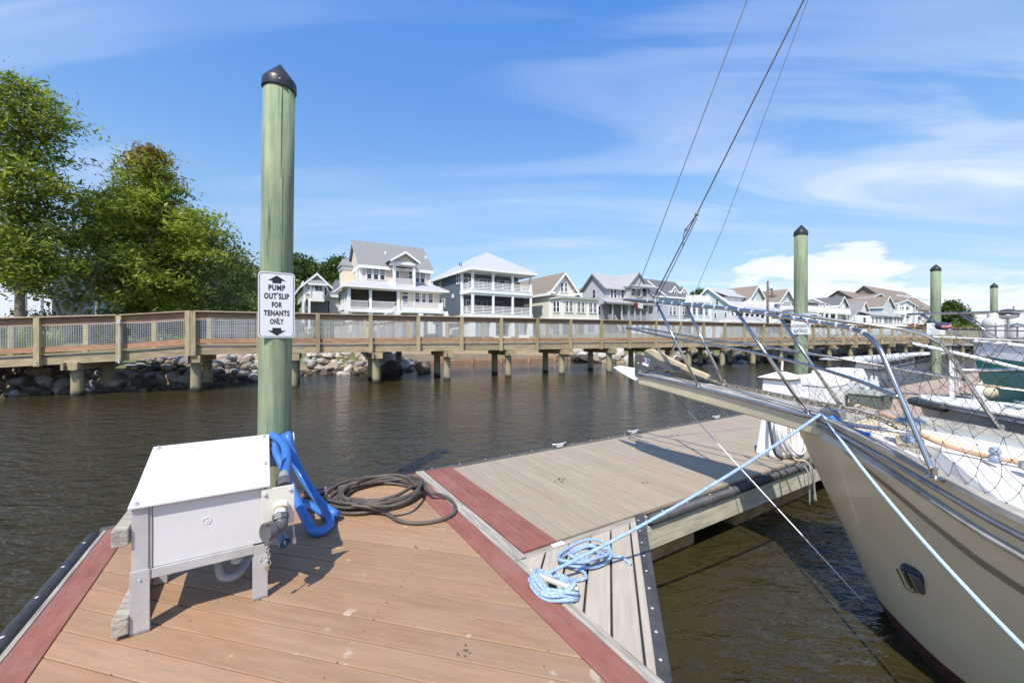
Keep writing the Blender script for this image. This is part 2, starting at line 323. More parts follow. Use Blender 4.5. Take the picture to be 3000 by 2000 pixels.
def leaf_mat(name, c1, c2, tr=.3):
    m = bpy.data.materials.new(name); m.use_nodes = True; nt = m.node_tree; nt.nodes.clear(); L = nt.links.new
    o = N(nt, 'ShaderNodeOutputMaterial'); g = N(nt, 'ShaderNodeNewGeometry'); tc = N(nt, 'ShaderNodeTexCoord')
    nz = N(nt, 'ShaderNodeTexNoise'); nz.inputs['Scale'].default_value = .55; nz.inputs['Detail'].default_value = 3; L(tc.outputs['Object'], nz.inputs[0])
    f = mathn(nt, 'ADD', mathn(nt, 'MULTIPLY', g.outputs['Random Per Island'], .5), mathn(nt, 'MULTIPLY', ramp(nt, nz.outputs[0], [(.35, 0), (.65, 1)]), .5))
    c = mixc(nt, f, c1, c2); d = N(nt, 'ShaderNodeBsdfDiffuse'); t = N(nt, 'ShaderNodeBsdfTranslucent'); gl = N(nt, 'ShaderNodeBsdfGlossy'); gl.inputs['Roughness'].default_value = .45
    gl.inputs[0].default_value = (.5, .5, .5, 1)
    L(c, d.inputs[0]); L(mixc(nt, 1.0, c, (1.5, 1.6, .7), 'MULTIPLY'), t.inputs[0])
    m1 = N(nt, 'ShaderNodeMixShader'); m1.inputs[0].default_value = tr; L(d.outputs[0], m1.inputs[1]); L(t.outputs[0], m1.inputs[2])
    m2 = N(nt, 'ShaderNodeMixShader'); m2.inputs[0].default_value = .04; L(m1.outputs[0], m2.inputs[1]); L(gl.outputs[0], m2.inputs[2])
    L(m2.outputs[0], o.inputs[0]); return m
LEAFC = leaf_mat('cypress_leaves', (.10, .15, .02), (.40, .44, .07), .38); LEAFD = leaf_mat('dark_leaves', (.03, .06, .016), (.11, .165, .04)); LEAFM = leaf_mat('mid_leaves', (.06, .11, .024), (.21, .28, .07))
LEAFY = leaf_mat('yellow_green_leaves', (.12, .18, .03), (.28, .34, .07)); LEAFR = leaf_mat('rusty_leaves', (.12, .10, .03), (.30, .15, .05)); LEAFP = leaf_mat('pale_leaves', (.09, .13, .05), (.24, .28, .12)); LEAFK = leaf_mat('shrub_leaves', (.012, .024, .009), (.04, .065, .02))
BARK = mat('bark', (.17, .135, .105), .95, var=.4, scl=4, st=(5, 5, .8), bump=.02); BARKP = mat('pale_bark', (.36, .31, .26), .95, var=.3, scl=4, st=(4, 4, .8), bump=.01)
# ------------------------------------------------------------------ water and terrain
def build_water():
    m = bpy.data.materials.new('murky_water'); m.use_nodes = True; nt = m.node_tree; L = nt.links.new; p = nt.nodes['Principled BSDF']
    p.inputs['IOR'].default_value = 1.33; p.inputs['Roughness'].default_value = .035; p.inputs['Specular IOR Level'].default_value = .5
    g = N(nt, 'ShaderNodeNewGeometry'); pos = g.outputs['Position']
    def nz(scale, st, det, rot=0):
        mp = N(nt, 'ShaderNodeMapping'); L(pos, mp.inputs[0]); mp.inputs['Scale'].default_value = st; mp.inputs['Rotation'].default_value = (0, 0, rot)
        n = N(nt, 'ShaderNodeTexNoise'); L(mp.outputs[0], n.inputs[0]); n.inputs['Scale'].default_value = scale; n.inputs['Detail'].default_value = det; n.inputs['Roughness'].default_value = .55; n.inputs['Distortion'].default_value = .4
        return n.outputs[0]
    murk = nz(.35, (1, 1, 1), 4)
    L(mixc(nt, murk, (.026, .021, .008), (.044, .036, .0135)), p.inputs['Base Color'])
    patch = ramp(nt, nz(.10, (1, 1.6, 1), 3, .4), [(.38, .55), (.62, 1.15)])              # gusts: rougher and calmer patches
    a, b, c = nz(1.9, (1, 1.9, 1), 3, .25), nz(6.5, (1, 1.7, 1), 4, .1), nz(19, (1, 1.4, 1), 2, -.2)
    h = mathn(nt, 'ADD', mathn(nt, 'MULTIPLY', a, .10), mathn(nt, 'ADD', mathn(nt, 'MULTIPLY', b, .034), mathn(nt, 'MULTIPLY', c, .008)))
    h = mathn(nt, 'MULTIPLY', h, patch)
    bn = N(nt, 'ShaderNodeBump'); bn.inputs['Strength'].default_value = 1; bn.inputs['Distance'].default_value = .85; L(h, bn.inputs['Height']); L(bn.outputs[0], p.inputs['Normal'])
    me = bpy.data.meshes.new('water'); S = 3500
    me.from_pydata([(-S, -S, 0), (S, -S, 0), (S, S, 0), (-S, S, 0)], [], [(0, 1, 2, 3)]); me.materials.append(m)
    o = bpy.data.objects.new('water', me); COL.objects.link(o); tag(o, 'brown rippled harbour water', kind='structure')
build_water()
SHORE = [(-60, 4), (-22, 11.3), (-16.2, 12.9), (-14.4, 14.3), (-12.3, 15.0), (-10.9, 17), (-10.4, 20), (-8.3, 20.6), (-6.1, 20.8), (-5.1, 23.4), (-5.6, 24.8), (-8, 24.9), (-13, 25.2),
         (-16.5, 27), (-19.5, 31), (-19, 38), (-15, 43), (-5, 45), (3, 41), (4.2, 35), (4.9, 30), (8.3, 29.3), (14.9, 29.4), (20, 30.4), (29.5, 35), (39, 38.5), (60, 49), (95, 70), (150, 105), (260, 175), (800, 520), (800, 900), (-900, 900), (-900, 4)]
SH = np.array(SHORE, float)
def land_sd(x, y):                                               # signed distance to the shoreline, positive on land
    x = np.asarray(x, float); y = np.asarray(y, float); d = np.full(x.shape, 1e9); ins = np.zeros(x.shape, bool); n = len(SH)
    for i in range(n):
        ax, ay = SH[i]; bx, by = SH[(i+1) % n]; ex, ey = bx-ax, by-ay
        t = np.clip(((x-ax)*ex+(y-ay)*ey)/(ex*ex+ey*ey), 0, 1); d = np.minimum(d, np.hypot(x-ax-t*ex, y-ay-t*ey))
        cr = (ay > y) != (by > y); ins ^= cr & (x < ex*(y-ay)/((by-ay) if by != ay else 1e-9)+ax)
    return np.where(ins, d, -d)
def ground_h(x, y):
    d = land_sd(x, y); g = np.where(d < 1.7, -.18+d*.62, np.minimum(.874+(d-1.7)*.075, 2.3)); return np.where(d < 0, np.maximum(-.18+d*.5, -1.6), g)
def gz(x, y): return float(ground_h(np.array([x]), np.array([y]))[0])
def build_terrain():
    xs = np.concatenate([-np.geomspace(900, 46, 14), np.arange(-45, 80, .8), np.geomspace(81, 800, 18)]); ys = np.concatenate([np.arange(4.5, 78, .8), np.geomspace(79, 899, 16)])
    X, Y = np.meshgrid(xs, ys); Z = ground_h(X.ravel(), Y.ravel()); Z = Z+np.where(Z > .6, RNG.normal(0, .02, Z.shape), 0)
    nx = len(xs); vs = np.stack([X.ravel(), Y.ravel(), Z], 1); fs = []
    keep = Z.reshape(X.shape) > -1.55
    for j in range(len(ys)-1):
        for i in range(nx-1):
            if keep[j:j+2, i:i+2].any(): fs.append((j*nx+i, j*nx+i+1, (j+1)*nx+i+1, (j+1)*nx+i))
    m = mat('lawn_and_bank', (.095, .135, .035), .95, var=.3, scl=.7, bump=.04, bs=9, col2=(.17, .19, .06), blotch=.35, bcol=(.20, .17, .09))
    nt = m.node_tree; L = nt.links.new; p = nt.nodes['Principled BSDF']; src = p.inputs['Base Color'].links[0].from_socket
    g = N(nt, 'ShaderNodeNewGeometry'); s3 = N(nt, 'ShaderNodeSeparateXYZ'); L(g.outputs['Position'], s3.inputs[0])
    nz = N(nt, 'ShaderNodeTexNoise'); nz.inputs['Scale'].default_value = 1.2; nz.inputs['Detail'].default_value = 5; L(g.outputs['Position'], nz.inputs[0])
    L(mixc(nt, ramp(nt, mathn(nt, 'ADD', s3.outputs[2], mathn(nt, 'MULTIPLY', nz.outputs[0], .5)), [(.55, 0), (.9, 1)]), mixc(nt, nz.outputs[0], (.20, .15, .09), (.34, .26, .17)), src), p.inputs['Base Color'])
    me = bpy.data.meshes.new('lawn'); me.from_pydata(vs.tolist(), [], fs); me.materials.append(m); me.polygons.foreach_set('use_smooth', [True]*len(me.polygons))
    o = bpy.data.objects.new('lawn', me); COL.objects.link(o); tag(o, 'grassy bank and lawn along the canal', kind='structure')
build_terrain()
# ------------------------------------------------------------------ floating dock
dock = thing('floating_dock', dp(0, -1, 0), 'floating dock with orange, red and beige composite planks, running away to the right', 'dock')
def plank_set(poly, e, width, gap, m, zt, name='plank', th=.026, wob=.0012):
    e = Vector((e[0], e[1], 0)).normalized(); n = V(-e.y, e.x, 0); ew = D3*e.x+C3*e.y; ang = math.atan2(ew.y, ew.x)
    dots = [p[0]*n.x+p[1]*n.y for p in poly]; k0 = math.floor(min(dots)/width); k1 = math.ceil(max(dots)/width)
    for k in range(k0, k1):
        q = clip(clip(poly, (n.x, n.y), (k+1)*width-gap/2), (-n.x, -n.y), -(k*width+gap/2))
        if len(q) < 3: continue
        cx, cy = sum(a for a, b in q)/len(q), sum(b for a, b in q)/len(q)
        loc = [((a-cx)*e.x+(b-cy)*e.y, (a-cx)*n.x+(b-cy)*n.y) for a, b in q]
        if abs(sum(loc[i][0]*loc[(i+1) % len(loc)][1]-loc[(i+1) % len(loc)][0]*loc[i][1] for i in range(len(loc)))) < .004: continue
        dz = random.uniform(-wob, wob); me = MB().prism(loc, -th+.0, 0).mesh(name, m); o = piece(name, me, dock, dp(cx, cy, zt+dz), ang)
        bv = o.modifiers.new('bevel', 'BEVEL'); bv.width = .003; bv.segments = 1
plank_set([(-2.252, -5.6), (-.176, -5.6), (-.176, -.145), (-2.252, -.145)], (-1, 1), .1405, .0055, ORANGE, DK)
rs = random.Random(2); mb = MB()
for k in range(-8, 46):                                          # paired dark fastener heads across the orange planks
    for t in (-2.6, -1.7, -.8, .1, 1.0, 1.9):
        for o_ in (.028, .11):
            n_ = k*.1405+o_-3.2; d_, c_ = (n_-t)/math.sqrt(2), (n_+t)/math.sqrt(2)
            if -2.23 < d_ < -.2 and -5 < c_ < -.17 and rs.random() < .55: p_ = dp(d_+rs.uniform(-.006, .006), c_, DK+.0022); mb.add([p_+V(.0035*math.cos(a), .0035*math.sin(a), 0) for a in (0, 1.05, 2.1, 3.14, 4.19, 5.24)], [(0, 1, 2, 3, 4, 5)])
tag(mb.build('fastener_head', SHADE, dock, fix=False), kind='stuff')
def dbox(mb, d0, d1, c0, c1, z0, z1): return mb.hexa([dp(d0, c0, z0), dp(d1, c0, z0), dp(d1, c1, z0), dp(d0, c1, z0), dp(d0, c0, z1), dp(d1, c0, z1), dp(d1, c1, z1), dp(d0, c1, z1)])
def dpart(name, m, *boxes, bevel=.004, label=None):
    mb = MB()
    for b in boxes: dbox(mb, *b)
    return mb.build(name, m, dock, bevel=bevel, label=label)
def dplank(name, m, poly, z0, z1, along):                        # single board with its own axes
    cx, cy = sum(a for a, b in poly)/len(poly), sum(b for a, b in poly)/len(poly); e = V(*along, 0).normalized(); n = V(-e.y, e.x, 0)
    ew = D3*e.x+C3*e.y; loc = [((a-cx)*e.x+(b-cy)*e.y, (a-cx)*n.x+(b-cy)*n.y) for a, b in poly]
    o = piece(name, MB().prism(loc, z0-z1, 0).mesh(name, m), dock, dp(cx, cy, z1), math.atan2(ew.y, ew.x))
    bv = o.modifiers.new('bevel', 'BEVEL'); bv.width = .004; bv.segments = 2; return o
def red(poly, along, z=DK+.002): o = dplank('red_border_board', REDB, poly, z-.028, z, along); return o
red([(-2.395, -5.6), (-2.256, -5.6), (-2.256, -.148), (-2.395, -.004)], (0, 1)); red([(-2.389, 0), (-2.252, -.142), (-.176, -.142), (-.03, 0)], (1, 0)); red([(-.172, -5.6), (-.03, -5.6), (-.03, -.006), (-.172, -.145)], (0, 1))
for k in range(2): red([(.075+.143*k, -1.925), (.214+.143*k, -1.925), (.214+.143*k, -.03), (.075+.143*k, -.03)], (0, 1), DK+.016)
dplank('threshold_beam', OLDW, [(-.024, -1.98), (.068, -1.98), (.068, .02), (-.024, .02)], .3, DK+.010, (0, 1))
dplank('threshold_beam', OLDW, [(-.024, -5.6), (.03, -5.6), (.03, -1.985), (-.024, -1.985)], .3, DK+.004, (0, 1))
dplank('edge_strip', OLDW, [(.07, -1.985), (1.24, -1.985), (1.24, -1.932), (.07, -1.932)], .3, DK, (1, 0))
dplank('edge_strip', OLDW, [(-2.425, -5.6), (-2.4, -5.6), (-2.4, -.02), (-2.425, .0)], .3, DK, (0, 1))
# beige planks of the long walkway, then a browner stretch
gx = .362; k = 0; pme = {}
while gx < 41:
    key = 0 if gx < 8.7 else 1
    if key not in pme:
        pme[key] = MB().prism([(-.93, -.0675), (.93, -.0675), (.93, .0675), (-.93, .0675)], -.026, 0).mesh('plank', TANB if key == 0 else mat('brownish_composite_board', (.40, .30, .225), .75, var=.1, scl=3, st=(1, 9, 9), rnd=.06))
    o = piece('plank', pme[key], dock, dp(gx+.0675, -.978, DK+random.uniform(-.0008, .0008)), math.atan2(C3.y, C3.x)); gx += .1385
plank_set([(.034, -1.99), (1.16, -1.99), (1.16, -1.99), (.034, -3.04)], (1, 1), .142, .012, NEWB, DK+.001)
# rubber edgings with screw heads
def rubber(pts, up=.0, r=.043):
    mb = MB(); mb.tube(pts, r, 12); o = mb.build('rubber_edging', RUBBER, dock, smooth=True)
    s = MB(); a = Vector(pts[0]); b = Vector(pts[-1]); n = max(2, int((b-a).length/.33))
    for i in range(n): q = a.lerp(b, (i+.5)/n); s.lathe(q+V(0, 0, r-.003), [(.008, 0), (.009, .004), (.004, .007)], 8)
    s.build('screw_head', GALV, dock); return o
rubber([dp(-2.465, -5.6, DK-.028), dp(-2.465, -.06, DK-.028)]); rubber([dp(-2.45, .04, DK-.03), dp(-.03, .04, DK-.03)], r=.035); rubber([dp(0, .03, DK-.024), dp(41, .03, DK-.024)], r=.032)
rubber([dp(1.26, -1.98, DK-.04), dp(41, -1.98, DK-.04)], r=.042)
def flatrub(poly, z0, z1): return dplank('rubber_edging', RUBBER, poly, z0, z1, (1, 1))
flatrub([(.025, -3.135), (.028, -3.045), (1.165, -1.915), (1.26, -1.93)], DK-.10, DK+.004)
s = MB()
for i in range(9): s.lathe(dp(.11+.125*i, -3.0+.125*i, DK+.003), [(.007, 0), (.008, .004), (.004, .006)], 8)
s.build('screw_head', GALV, dock)
# side boards, solid frame below the planks coloured near-black as shade in the gaps, floats
for d0 in np.arange(1.22, 40, 3.0): dplank('side_board', FASC, [(d0, -1.985), (d0+2.99, -1.985), (d0+2.99, -1.945), (d0, -1.945)], .2, DK-.09, (1, 0))
dplank('side_board', FASC, [(.03, -3.11), (.045, -3.045), (1.18, -1.93), (1.23, -1.95)], .2, DK-.105, (1, 1))
dplank('side_board', FASC, [(-2.42, -5.6), (-2.40, -5.6), (-2.40, 0), (-2.42, 0)], .15, DK-.07, (0, 1)); dplank('side_board', FASC, [(0, -5.6), (.028, -5.6), (.028, -3.12), (0, -3.12)], .2, DK-.01, (0, 1))
dpart('dark_under_frame', SHADE, (-2.39, -.03, -5.6, -.01, .1, DK-.03), (.03, 41, -1.93, -.01, .18, DK-.03), bevel=0)
mb = MB(); mb.prism([tuple(dp(*q)[:2]) for q in ((.03, -3.02), (1.12, -1.94), (.03, -1.94))], .18, DK-.03); mb.build('dark_under_frame', SHADE, dock)
for i, d0 in enumerate(np.arange(.3, 40, 2.4)): dpart('float', FLOAT, (d0, d0+1.75, -1.86, -.15, -.25, .175), bevel=.03)
for c0 in np.arange(-5.5, -.5, 1.3): dpart('float', FLOAT, (-2.3, -.15, c0, c0+1.1, -.25, .1), bevel=.03)
tagm = MB(); dbox(tagm, .30, .40, -1.975, -1.935, DK+.001, DK+.004); tagm.build('paper_tag', WHITE, dock)
# ------------------------------------------------------------------ boardwalk on piles
bw = thing('boardwalk', (-2, 18.5, 0), 'raised timber boardwalk with wire mesh railings crossing the water on piles', 'boardwalk')
R2, N2 = V(.9026, .4305, 0), V(-.4305, .9026, 0); L0 = V(-11.0, 14.0, 0)
def wire_mesh(Lb, h, bx=.058, w=.008):
    mb = MB()
    for i in range(1, int(Lb/bx)): mb.bar((i*bx-Lb/2, 0, 0), (i*bx-Lb/2, 0, h), w, w*.6, up=V(0, 1, 0))
    for j in range(1, int(h/bx)+1): mb.bar((-Lb/2, .004, j*bx), (Lb/2, .004, j*bx), w*.6, w)
    return mb.mesh('wire_panel', GALV, fix=False)
BL = 1.934; post_me = MB().cbox((0, 0, 0), .14, .14, 1.52).mesh('post', TIMBERP)
def board_me(n, Lb, w, h, m): return MB().cbox((0, 0, 0), Lb, w, h).mesh(n, m)
me = dict(cap=board_me('rail_cap', BL-.004, .165, .04, CAPW), top=board_me('top_rail', BL-.14, .04, .14, BROWNW), kick=board_me('kick_board', BL-.14, .04, .15, REDW), beam=board_me('beam', BL-.004, .07, .24, TIMBER),
          wire=wire_mesh(BL-.14, .80), pipe=MB().tube([(-BL/2, 0, 0), (BL/2, 0, 0)], .055, 10).mesh('pipe', PIPEW, True), strip=board_me('mesh_batten', BL-.14, .03, .045, REDW))
ang = math.atan2(R2.y, R2.x); bolt = MB().lathe((0, -.07, .14), [(.022, 0), (.022, .012), (.01, .022)], 10, ax=V(0, -1, 0)).lathe((.0, -.07, .06), [(.022, 0), (.022, .012), (.01, .022)], 10, ax=V(0, -1, 0)).mesh('bolt', GALV)
nb = 44
for i in range(nb):
    a = L0+R2*BL*i; mid = a+R2*BL/2
    po = piece('post', post_me, bw, a+V(0, 0, 1.26)-N2*.03, ang); bo = bpy.data.objects.new('bolt', bolt); COL.objects.link(bo); bo.parent = po
    for nm, off, z in (('cap', -.02, 2.78), ('top', .03, 2.64), ('strip', .03, 2.585), ('kick', .03, 1.69), ('beam', .085, 1.29), ('pipe', .14, 1.585), ('wire', .03, 1.83)):
        piece(me[nm].name, me[nm], bw, mid+N2*off+V(0, 0, z), ang)
    piece('post', post_me, bw, a+N2*2.25+V(0, 0, 1.26), ang); b2 = mid+N2*2.2
    piece('rail_cap', me['cap'], bw, b2+V(0, 0, 2.78), ang); piece('top_rail', me['top'], bw, b2+V(0, 0, 2.64), ang); piece('kick_board', me['kick'], bw, b2+V(0, 0, 1.69), ang); piece('beam', me['beam'], bw, b2+V(0, 0, 1.29), ang)
    if i < 26: piece('wire_panel', me['wire'], bw, b2+V(0, 0, 1.83), ang)
MB().box(L0+N2*.02+V(0, 0, 1.60), R2*BL*nb, N2*2.25, V(0, 0, .04)).build('decking', TIMBER, bw)
# the ramp that drops away to the left of the bend
R3 = V(-.945, -.327, 0).normalized(); N3 = V(.327*-1, .945, 0).normalized()
def ramp_bay(i, B=2.02, dz0=.17, dz=.10):
    za = 0 if i == 0 else -(dz0+dz*(i-1)); zb = -(dz0+dz*i); a = L0+R3*B*i+R2*-.06; b = L0+R3*B*(i+1); up = V(0, 0, 1)
    def bd(nm, off, z, w, h, m, e=.0):
        t = (b-a).normalized(); MB().bar(a+t*e+N3*off+up*(z+h/2+za), b-t*e+N3*off+up*(z+h/2+zb), w, h).build(nm, m, bw)
    bd('rail_cap', -.02, 2.78, .165, .04, CAPW); bd('top_rail', .03, 2.62, .04, .16, REDW, .07); bd('mesh_batten', .03, 2.57, .03, .045, REDW, .07); bd('kick_board', .03, 1.69, .04, .17, REDW, .07); bd('beam', .085, 1.29, .07, .25, TIMBER); bd('top_rail', 2.2, 2.62, .04, .16, REDW); bd('rail_cap', 2.2, 2.78, .165, .04, CAPW); bd('kick_board', 2.2, 1.69, .04, .17, REDW); bd('beam', 2.2, 1.29, .07, .25, TIMBER)
    MB().tube([a+N3*.14+up*(1.585+za), b+N3*.14+up*(1.585+zb)], .055, 10).build('pipe', PIPEW, bw, True)
    mb = MB(); Lb = (b-a).length; n = int(Lb/.058); t = (b-a)/Lb
    for k in range(2, n-1): f = k/n; q = a+(b-a)*f+N3*.03+up*(za+(zb-za)*f); mb.bar(q+up*1.84, q+up*2.62, .008, .005, up=N3)
    for j in range(1, 14): mb.bar(a+t*.07+N3*.035+up*(1.84+j*.058+za), b-t*.07+N3*.035+up*(1.84+j*.058+zb), .005, .008)
    mb.build('wire_panel', GALV, bw, fix=False)
    MB().hexa([a+up*(1.60+za), b+up*(1.60+zb), b+N3*2.2+up*(1.60+zb), a+N3*2.2+up*(1.60+za), a+up*(1.64+za), b+up*(1.64+zb), b+N3*2.2+up*(1.64+zb), a+N3*2.2+up*(1.64+za)]).build('decking', TIMBER, bw)
    rz = math.atan2(-R3.y, -R3.x); po = piece('post', post_me, bw, b+up*(1.26+zb)-N3*.03, rz); piece('post', post_me, bw, b+N3*2.25+up*(1.26+zb), rz); bo = bpy.data.objects.new('bolt', bolt); COL.objects.link(bo); bo.parent = po
    return a, b, za, zb
for i in range(5): ramp_bay(i)
piece('post', post_me, bw, L0-R2*.15+V(0, 0, 1.26)-N2*.03, math.atan2(-R3.y, -R3.x))
# conduit on the second post of the ramp
q = L0+R3*2.02; mb = MB(); mb.tube([q-N3*.13+V(.06, 0, 1.1), q-N3*.13+V(.06, 0, 2.35)], .02, 8); mb.cbox(q-N3*.14+V(.06, 0, 2.35), .10, .06, .13); mb.cbox(q-N3*.14+V(.06, 0, 1.05), .05, .05, .12); mb.build('conduit', GALV, bw)
# piles and cross beams
pile_me = MB().lathe((0, 0, -1), [(.165, 0), (.16, 1.2), (.15, 2.26)], 18).mesh('pile', PILEB, 'auto')
def bent(p, t, n, top=1.28):
    for off in (.28, 1.95):
        q = p+n*off; q.z = top-1.28; piece('pile', pile_me, bw, q, random.random()*6)
    for s in (-1, 1): MB().bar(p+n*-.12+t*s*.17+V(0, 0, top-.13), p+n*2.35+t*s*.17+V(0, 0, top-.13), .07, .24).build('cross_beam', TIMBER, bw)
    MB().cbox(p+n*.02+t*.02+V(0, 0, top-.26), .24, .1, .25, t, n).build('pile_block', TIMBERP, bw)
for k in range(27): bent(L0+R2*(.0+k*3.03), R2, N2)
for k in range(1, 3): bent(L0+R3*3.25*k, -R3, N3, 1.28-.17*k)
# branch of the boardwalk that leads back to the lawn
br0 = L0+R2*6.2+N2*2.3; br1 = V(-13.6, 31, 0)
tb = (br1-br0).normalized(); nb_ = V(-tb.y, tb.x, 0)
for side in (0, -1.9):
    a, b = br0+nb_*side, br1+nb_*side
    for nm, z, w, h, m in (('rail_cap', 2.8, .16, .04, CAPW), ('top_rail', 2.7, .04, .14, REDW), ('kick_board', 1.76, .04, .15, REDW), ('beam', 1.42, .07, .24, TIMBER)): MB().bar(a+V(0, 0, z), b+V(0, 0, z), w, h).build(nm, m, bw)
    for k in range(6): piece('post', post_me, bw, a.lerp(b, (k+.3)/6)+V(0, 0, 1.28), math.atan2(tb.y, tb.x))
    mb = MB(); Lb = (b-a).length
    for k in range(int(Lb/.09)): q = a+tb*k*.09; mb.bar(q+V(0, 0, 1.83), q+V(0, 0, 2.62), .009, .006, up=nb_)
    for j in range(9): mb.bar(a+V(0, 0, 1.85+j*.09), b+V(0, 0, 1.85+j*.09), .006, .009)
    mb.build('wire_panel', GALV, bw, fix=False)
MB().slab([br0+V(0, 0, 1.6), br1+V(0, 0, 1.6), br1-nb_*1.9+V(0, 0, 1.6), br0-nb_*1.9+V(0, 0, 1.6)], (0, 0, .04)).build('decking', TIMBER, bw)
for k in range(4):
    for side in (-.3, -1.6): q = br0.lerp(br1, (k+.5)/4.2)+nb_*side; q.z = .2; piece('pile', pile_me, bw, q)
# ------------------------------------------------------------------ riprap, bulkhead
def rock_mesh(m, seed):
    import bmesh
    bm = bmesh.new(); bmesh.ops.create_icosphere(bm, subdivisions=2, radius=.5); r = random.Random(seed)
    nrm = [Vector((r.gauss(0, 1), r.gauss(0, 1), r.gauss(0, 1))).normalized() for _ in range(9)]; cut = [r.uniform(.28, .42) for _ in nrm]
    for v in bm.verts:
        for n_, c_ in zip(nrm, cut):
            d = v.co.dot(n_)
            if d > c_: v.co -= n_*(d-c_)*.9
        v.co *= r.uniform(.97, 1.03)
    me = bpy.data.meshes.new('rock'); bm.to_mesh(me); bm.free(); me.materials.append(m); return me
RM = [[rock_mesh(m, i*17+j) for j in range(6)] for i, m in enumerate(ROCKS)]
def bank(label, path, n, size, cols, rows=(0, 2.2), zadd=0, wet=True, fill=0):
    P = [Vector((x, y, 0)) for x, y in path]; seg = [(P[i+1]-P[i]).length for i in range(len(P)-1)]; tot = sum(seg)
    t = thing('rock_embankment', (P[len(P)//2].x, P[len(P)//2].y, 0), label, 'rock embankment')
    for k in range(n):
        f = ((k*.61803) % 1)*tot; i = 0
        while i < len(seg)-1 and f > seg[i]: f -= seg[i]; i += 1
        d = (P[i+1]-P[i]).normalized(); nrm = V(-d.y, d.x, 0); off = rows[0]+(rows[1]-rows[0])*((k*.7548777) % 1)
        p = P[i]+d*f+nrm*off; s = random.uniform(*size)*(1.25 if off < .7 else 1); z = gz(p.x, p.y)
        if z > 1.4: continue
        ci = 3 if (wet and z < .13 and random.random() < .85) else random.choice(cols)
        o = piece('rock', random.choice(RM[ci]), t, (p.x, p.y, z+s*.16+zadd), rot=(random.uniform(-.5, .5), random.uniform(-.5, .5), random.uniform(0, 6.3)))
        o.scale = (s*random.uniform(.9, 1.5), s*random.uniform(.8, 1.15), s*random.uniform(.6, .9))
    if fill:                                                     # small rubble between the big stones
        base = [np.array([v.co[:] for v in RM[1][j].vertices]) for j in range(6)]; faces = [[tuple(p.vertices) for p in RM[1][j].polygons] for j in range(6)]; mb = MB()
        for k in range(fill):
            f = random.random()*tot; i = 0
            while i < len(seg)-1 and f > seg[i]: f -= seg[i]; i += 1
            d = (P[i+1]-P[i]).normalized(); nrm = V(-d.y, d.x, 0); p = P[i]+d*f+nrm*random.uniform(.1, rows[1]); s = random.uniform(.10, .24); z = gz(p.x, p.y); j = random.randrange(6)
            a = random.random()*6.3; ca, sa = math.cos(a), math.sin(a); q = base[j]*np.array((s*1.3, s, s*.75)); mb.add([(p.x+x*ca-y*sa, p.y+x*sa+y*ca, z+s*.2+w) for x, y, w in q], faces[j])
        tag(mb.build('rubble', ROCKS[1] if 'left' in label else ROCKS[0], t, fix=False), kind='stuff')
    return t
bank('heap of brown and grey riprap rocks under the left end of the boardwalk', [(-22, 11.3), (-16.2, 12.9), (-14.4, 14.3), (-12.3, 15.0), (-10.9, 17)], 299, (.24, .50), (1, 2, 2, 1, 3), (-.25, 2.6), fill=420)
bank('spit of pale riprap rocks behind the boardwalk piles, tipped by dark boulders', [(-10.9, 17), (-10.4, 20), (-8.3, 20.6), (-6.1, 20.8), (-5.1, 23.4), (-5.6, 24.8), (-8, 24.9)], 299, (.26, .55), (0, 0, 0, 1, 2), (-.2, 2.4), fill=260)
bank('long line of pale pinkish riprap along the far right shore', [(4.2, 35), (4.9, 30), (8.3, 29.3), (14.9, 29.4), (20, 30.4), (29.5, 35), (39, 38.5), (60, 49)], 298, (.5, .95), (0, 0, 1, 0), (-.1, 2.3))
bank('pale chips of stone along the inner pond edge behind the boardwalk', [(-8, 24.9), (-13, 25.2), (-16.5, 27)], 70, (.25, .5), (0, 0, 2), (-.1, 1.6))
for lab, x, y, s in (('large dark boulder at the tip of the rock spit, left one of two', -6.1, 20.55, (1.5, 1.0, 1.0)), ('brown slab boulder at the very end of the rock spit', -4.75, 21.8, (1.7, 1.0, .85))):
    o = piece('boulder', random.choice(RM[3 if 'dark' in lab else 1]), None, (x, y, .28), rot=(.1, .15, random.random()*3)); o.scale = s; tag(o, lab, 'boulder')
bh = thing('timber_bulkhead', (-1, 30.4, 0), 'low weathered orange-brown timber bulkhead closing off the pond behind the piles', 'bulkhead'); a, b = V(-6.0, 28.4, 0), V(4.4, 32.4, 0)
for z0, h, w in ((-.2, .3, .12), (.13, .14, .2)): MB().bar(a+V(0, 0, z0+h/2), b+V(0, 0, z0+h/2), w, h).build('board', REDW, bh)
for k in range(5): MB().cbox(a.lerp(b, (k+.5)/5)+V(0, -.12, -.4), .16, .16, .9).build('stake', REDW, bh)
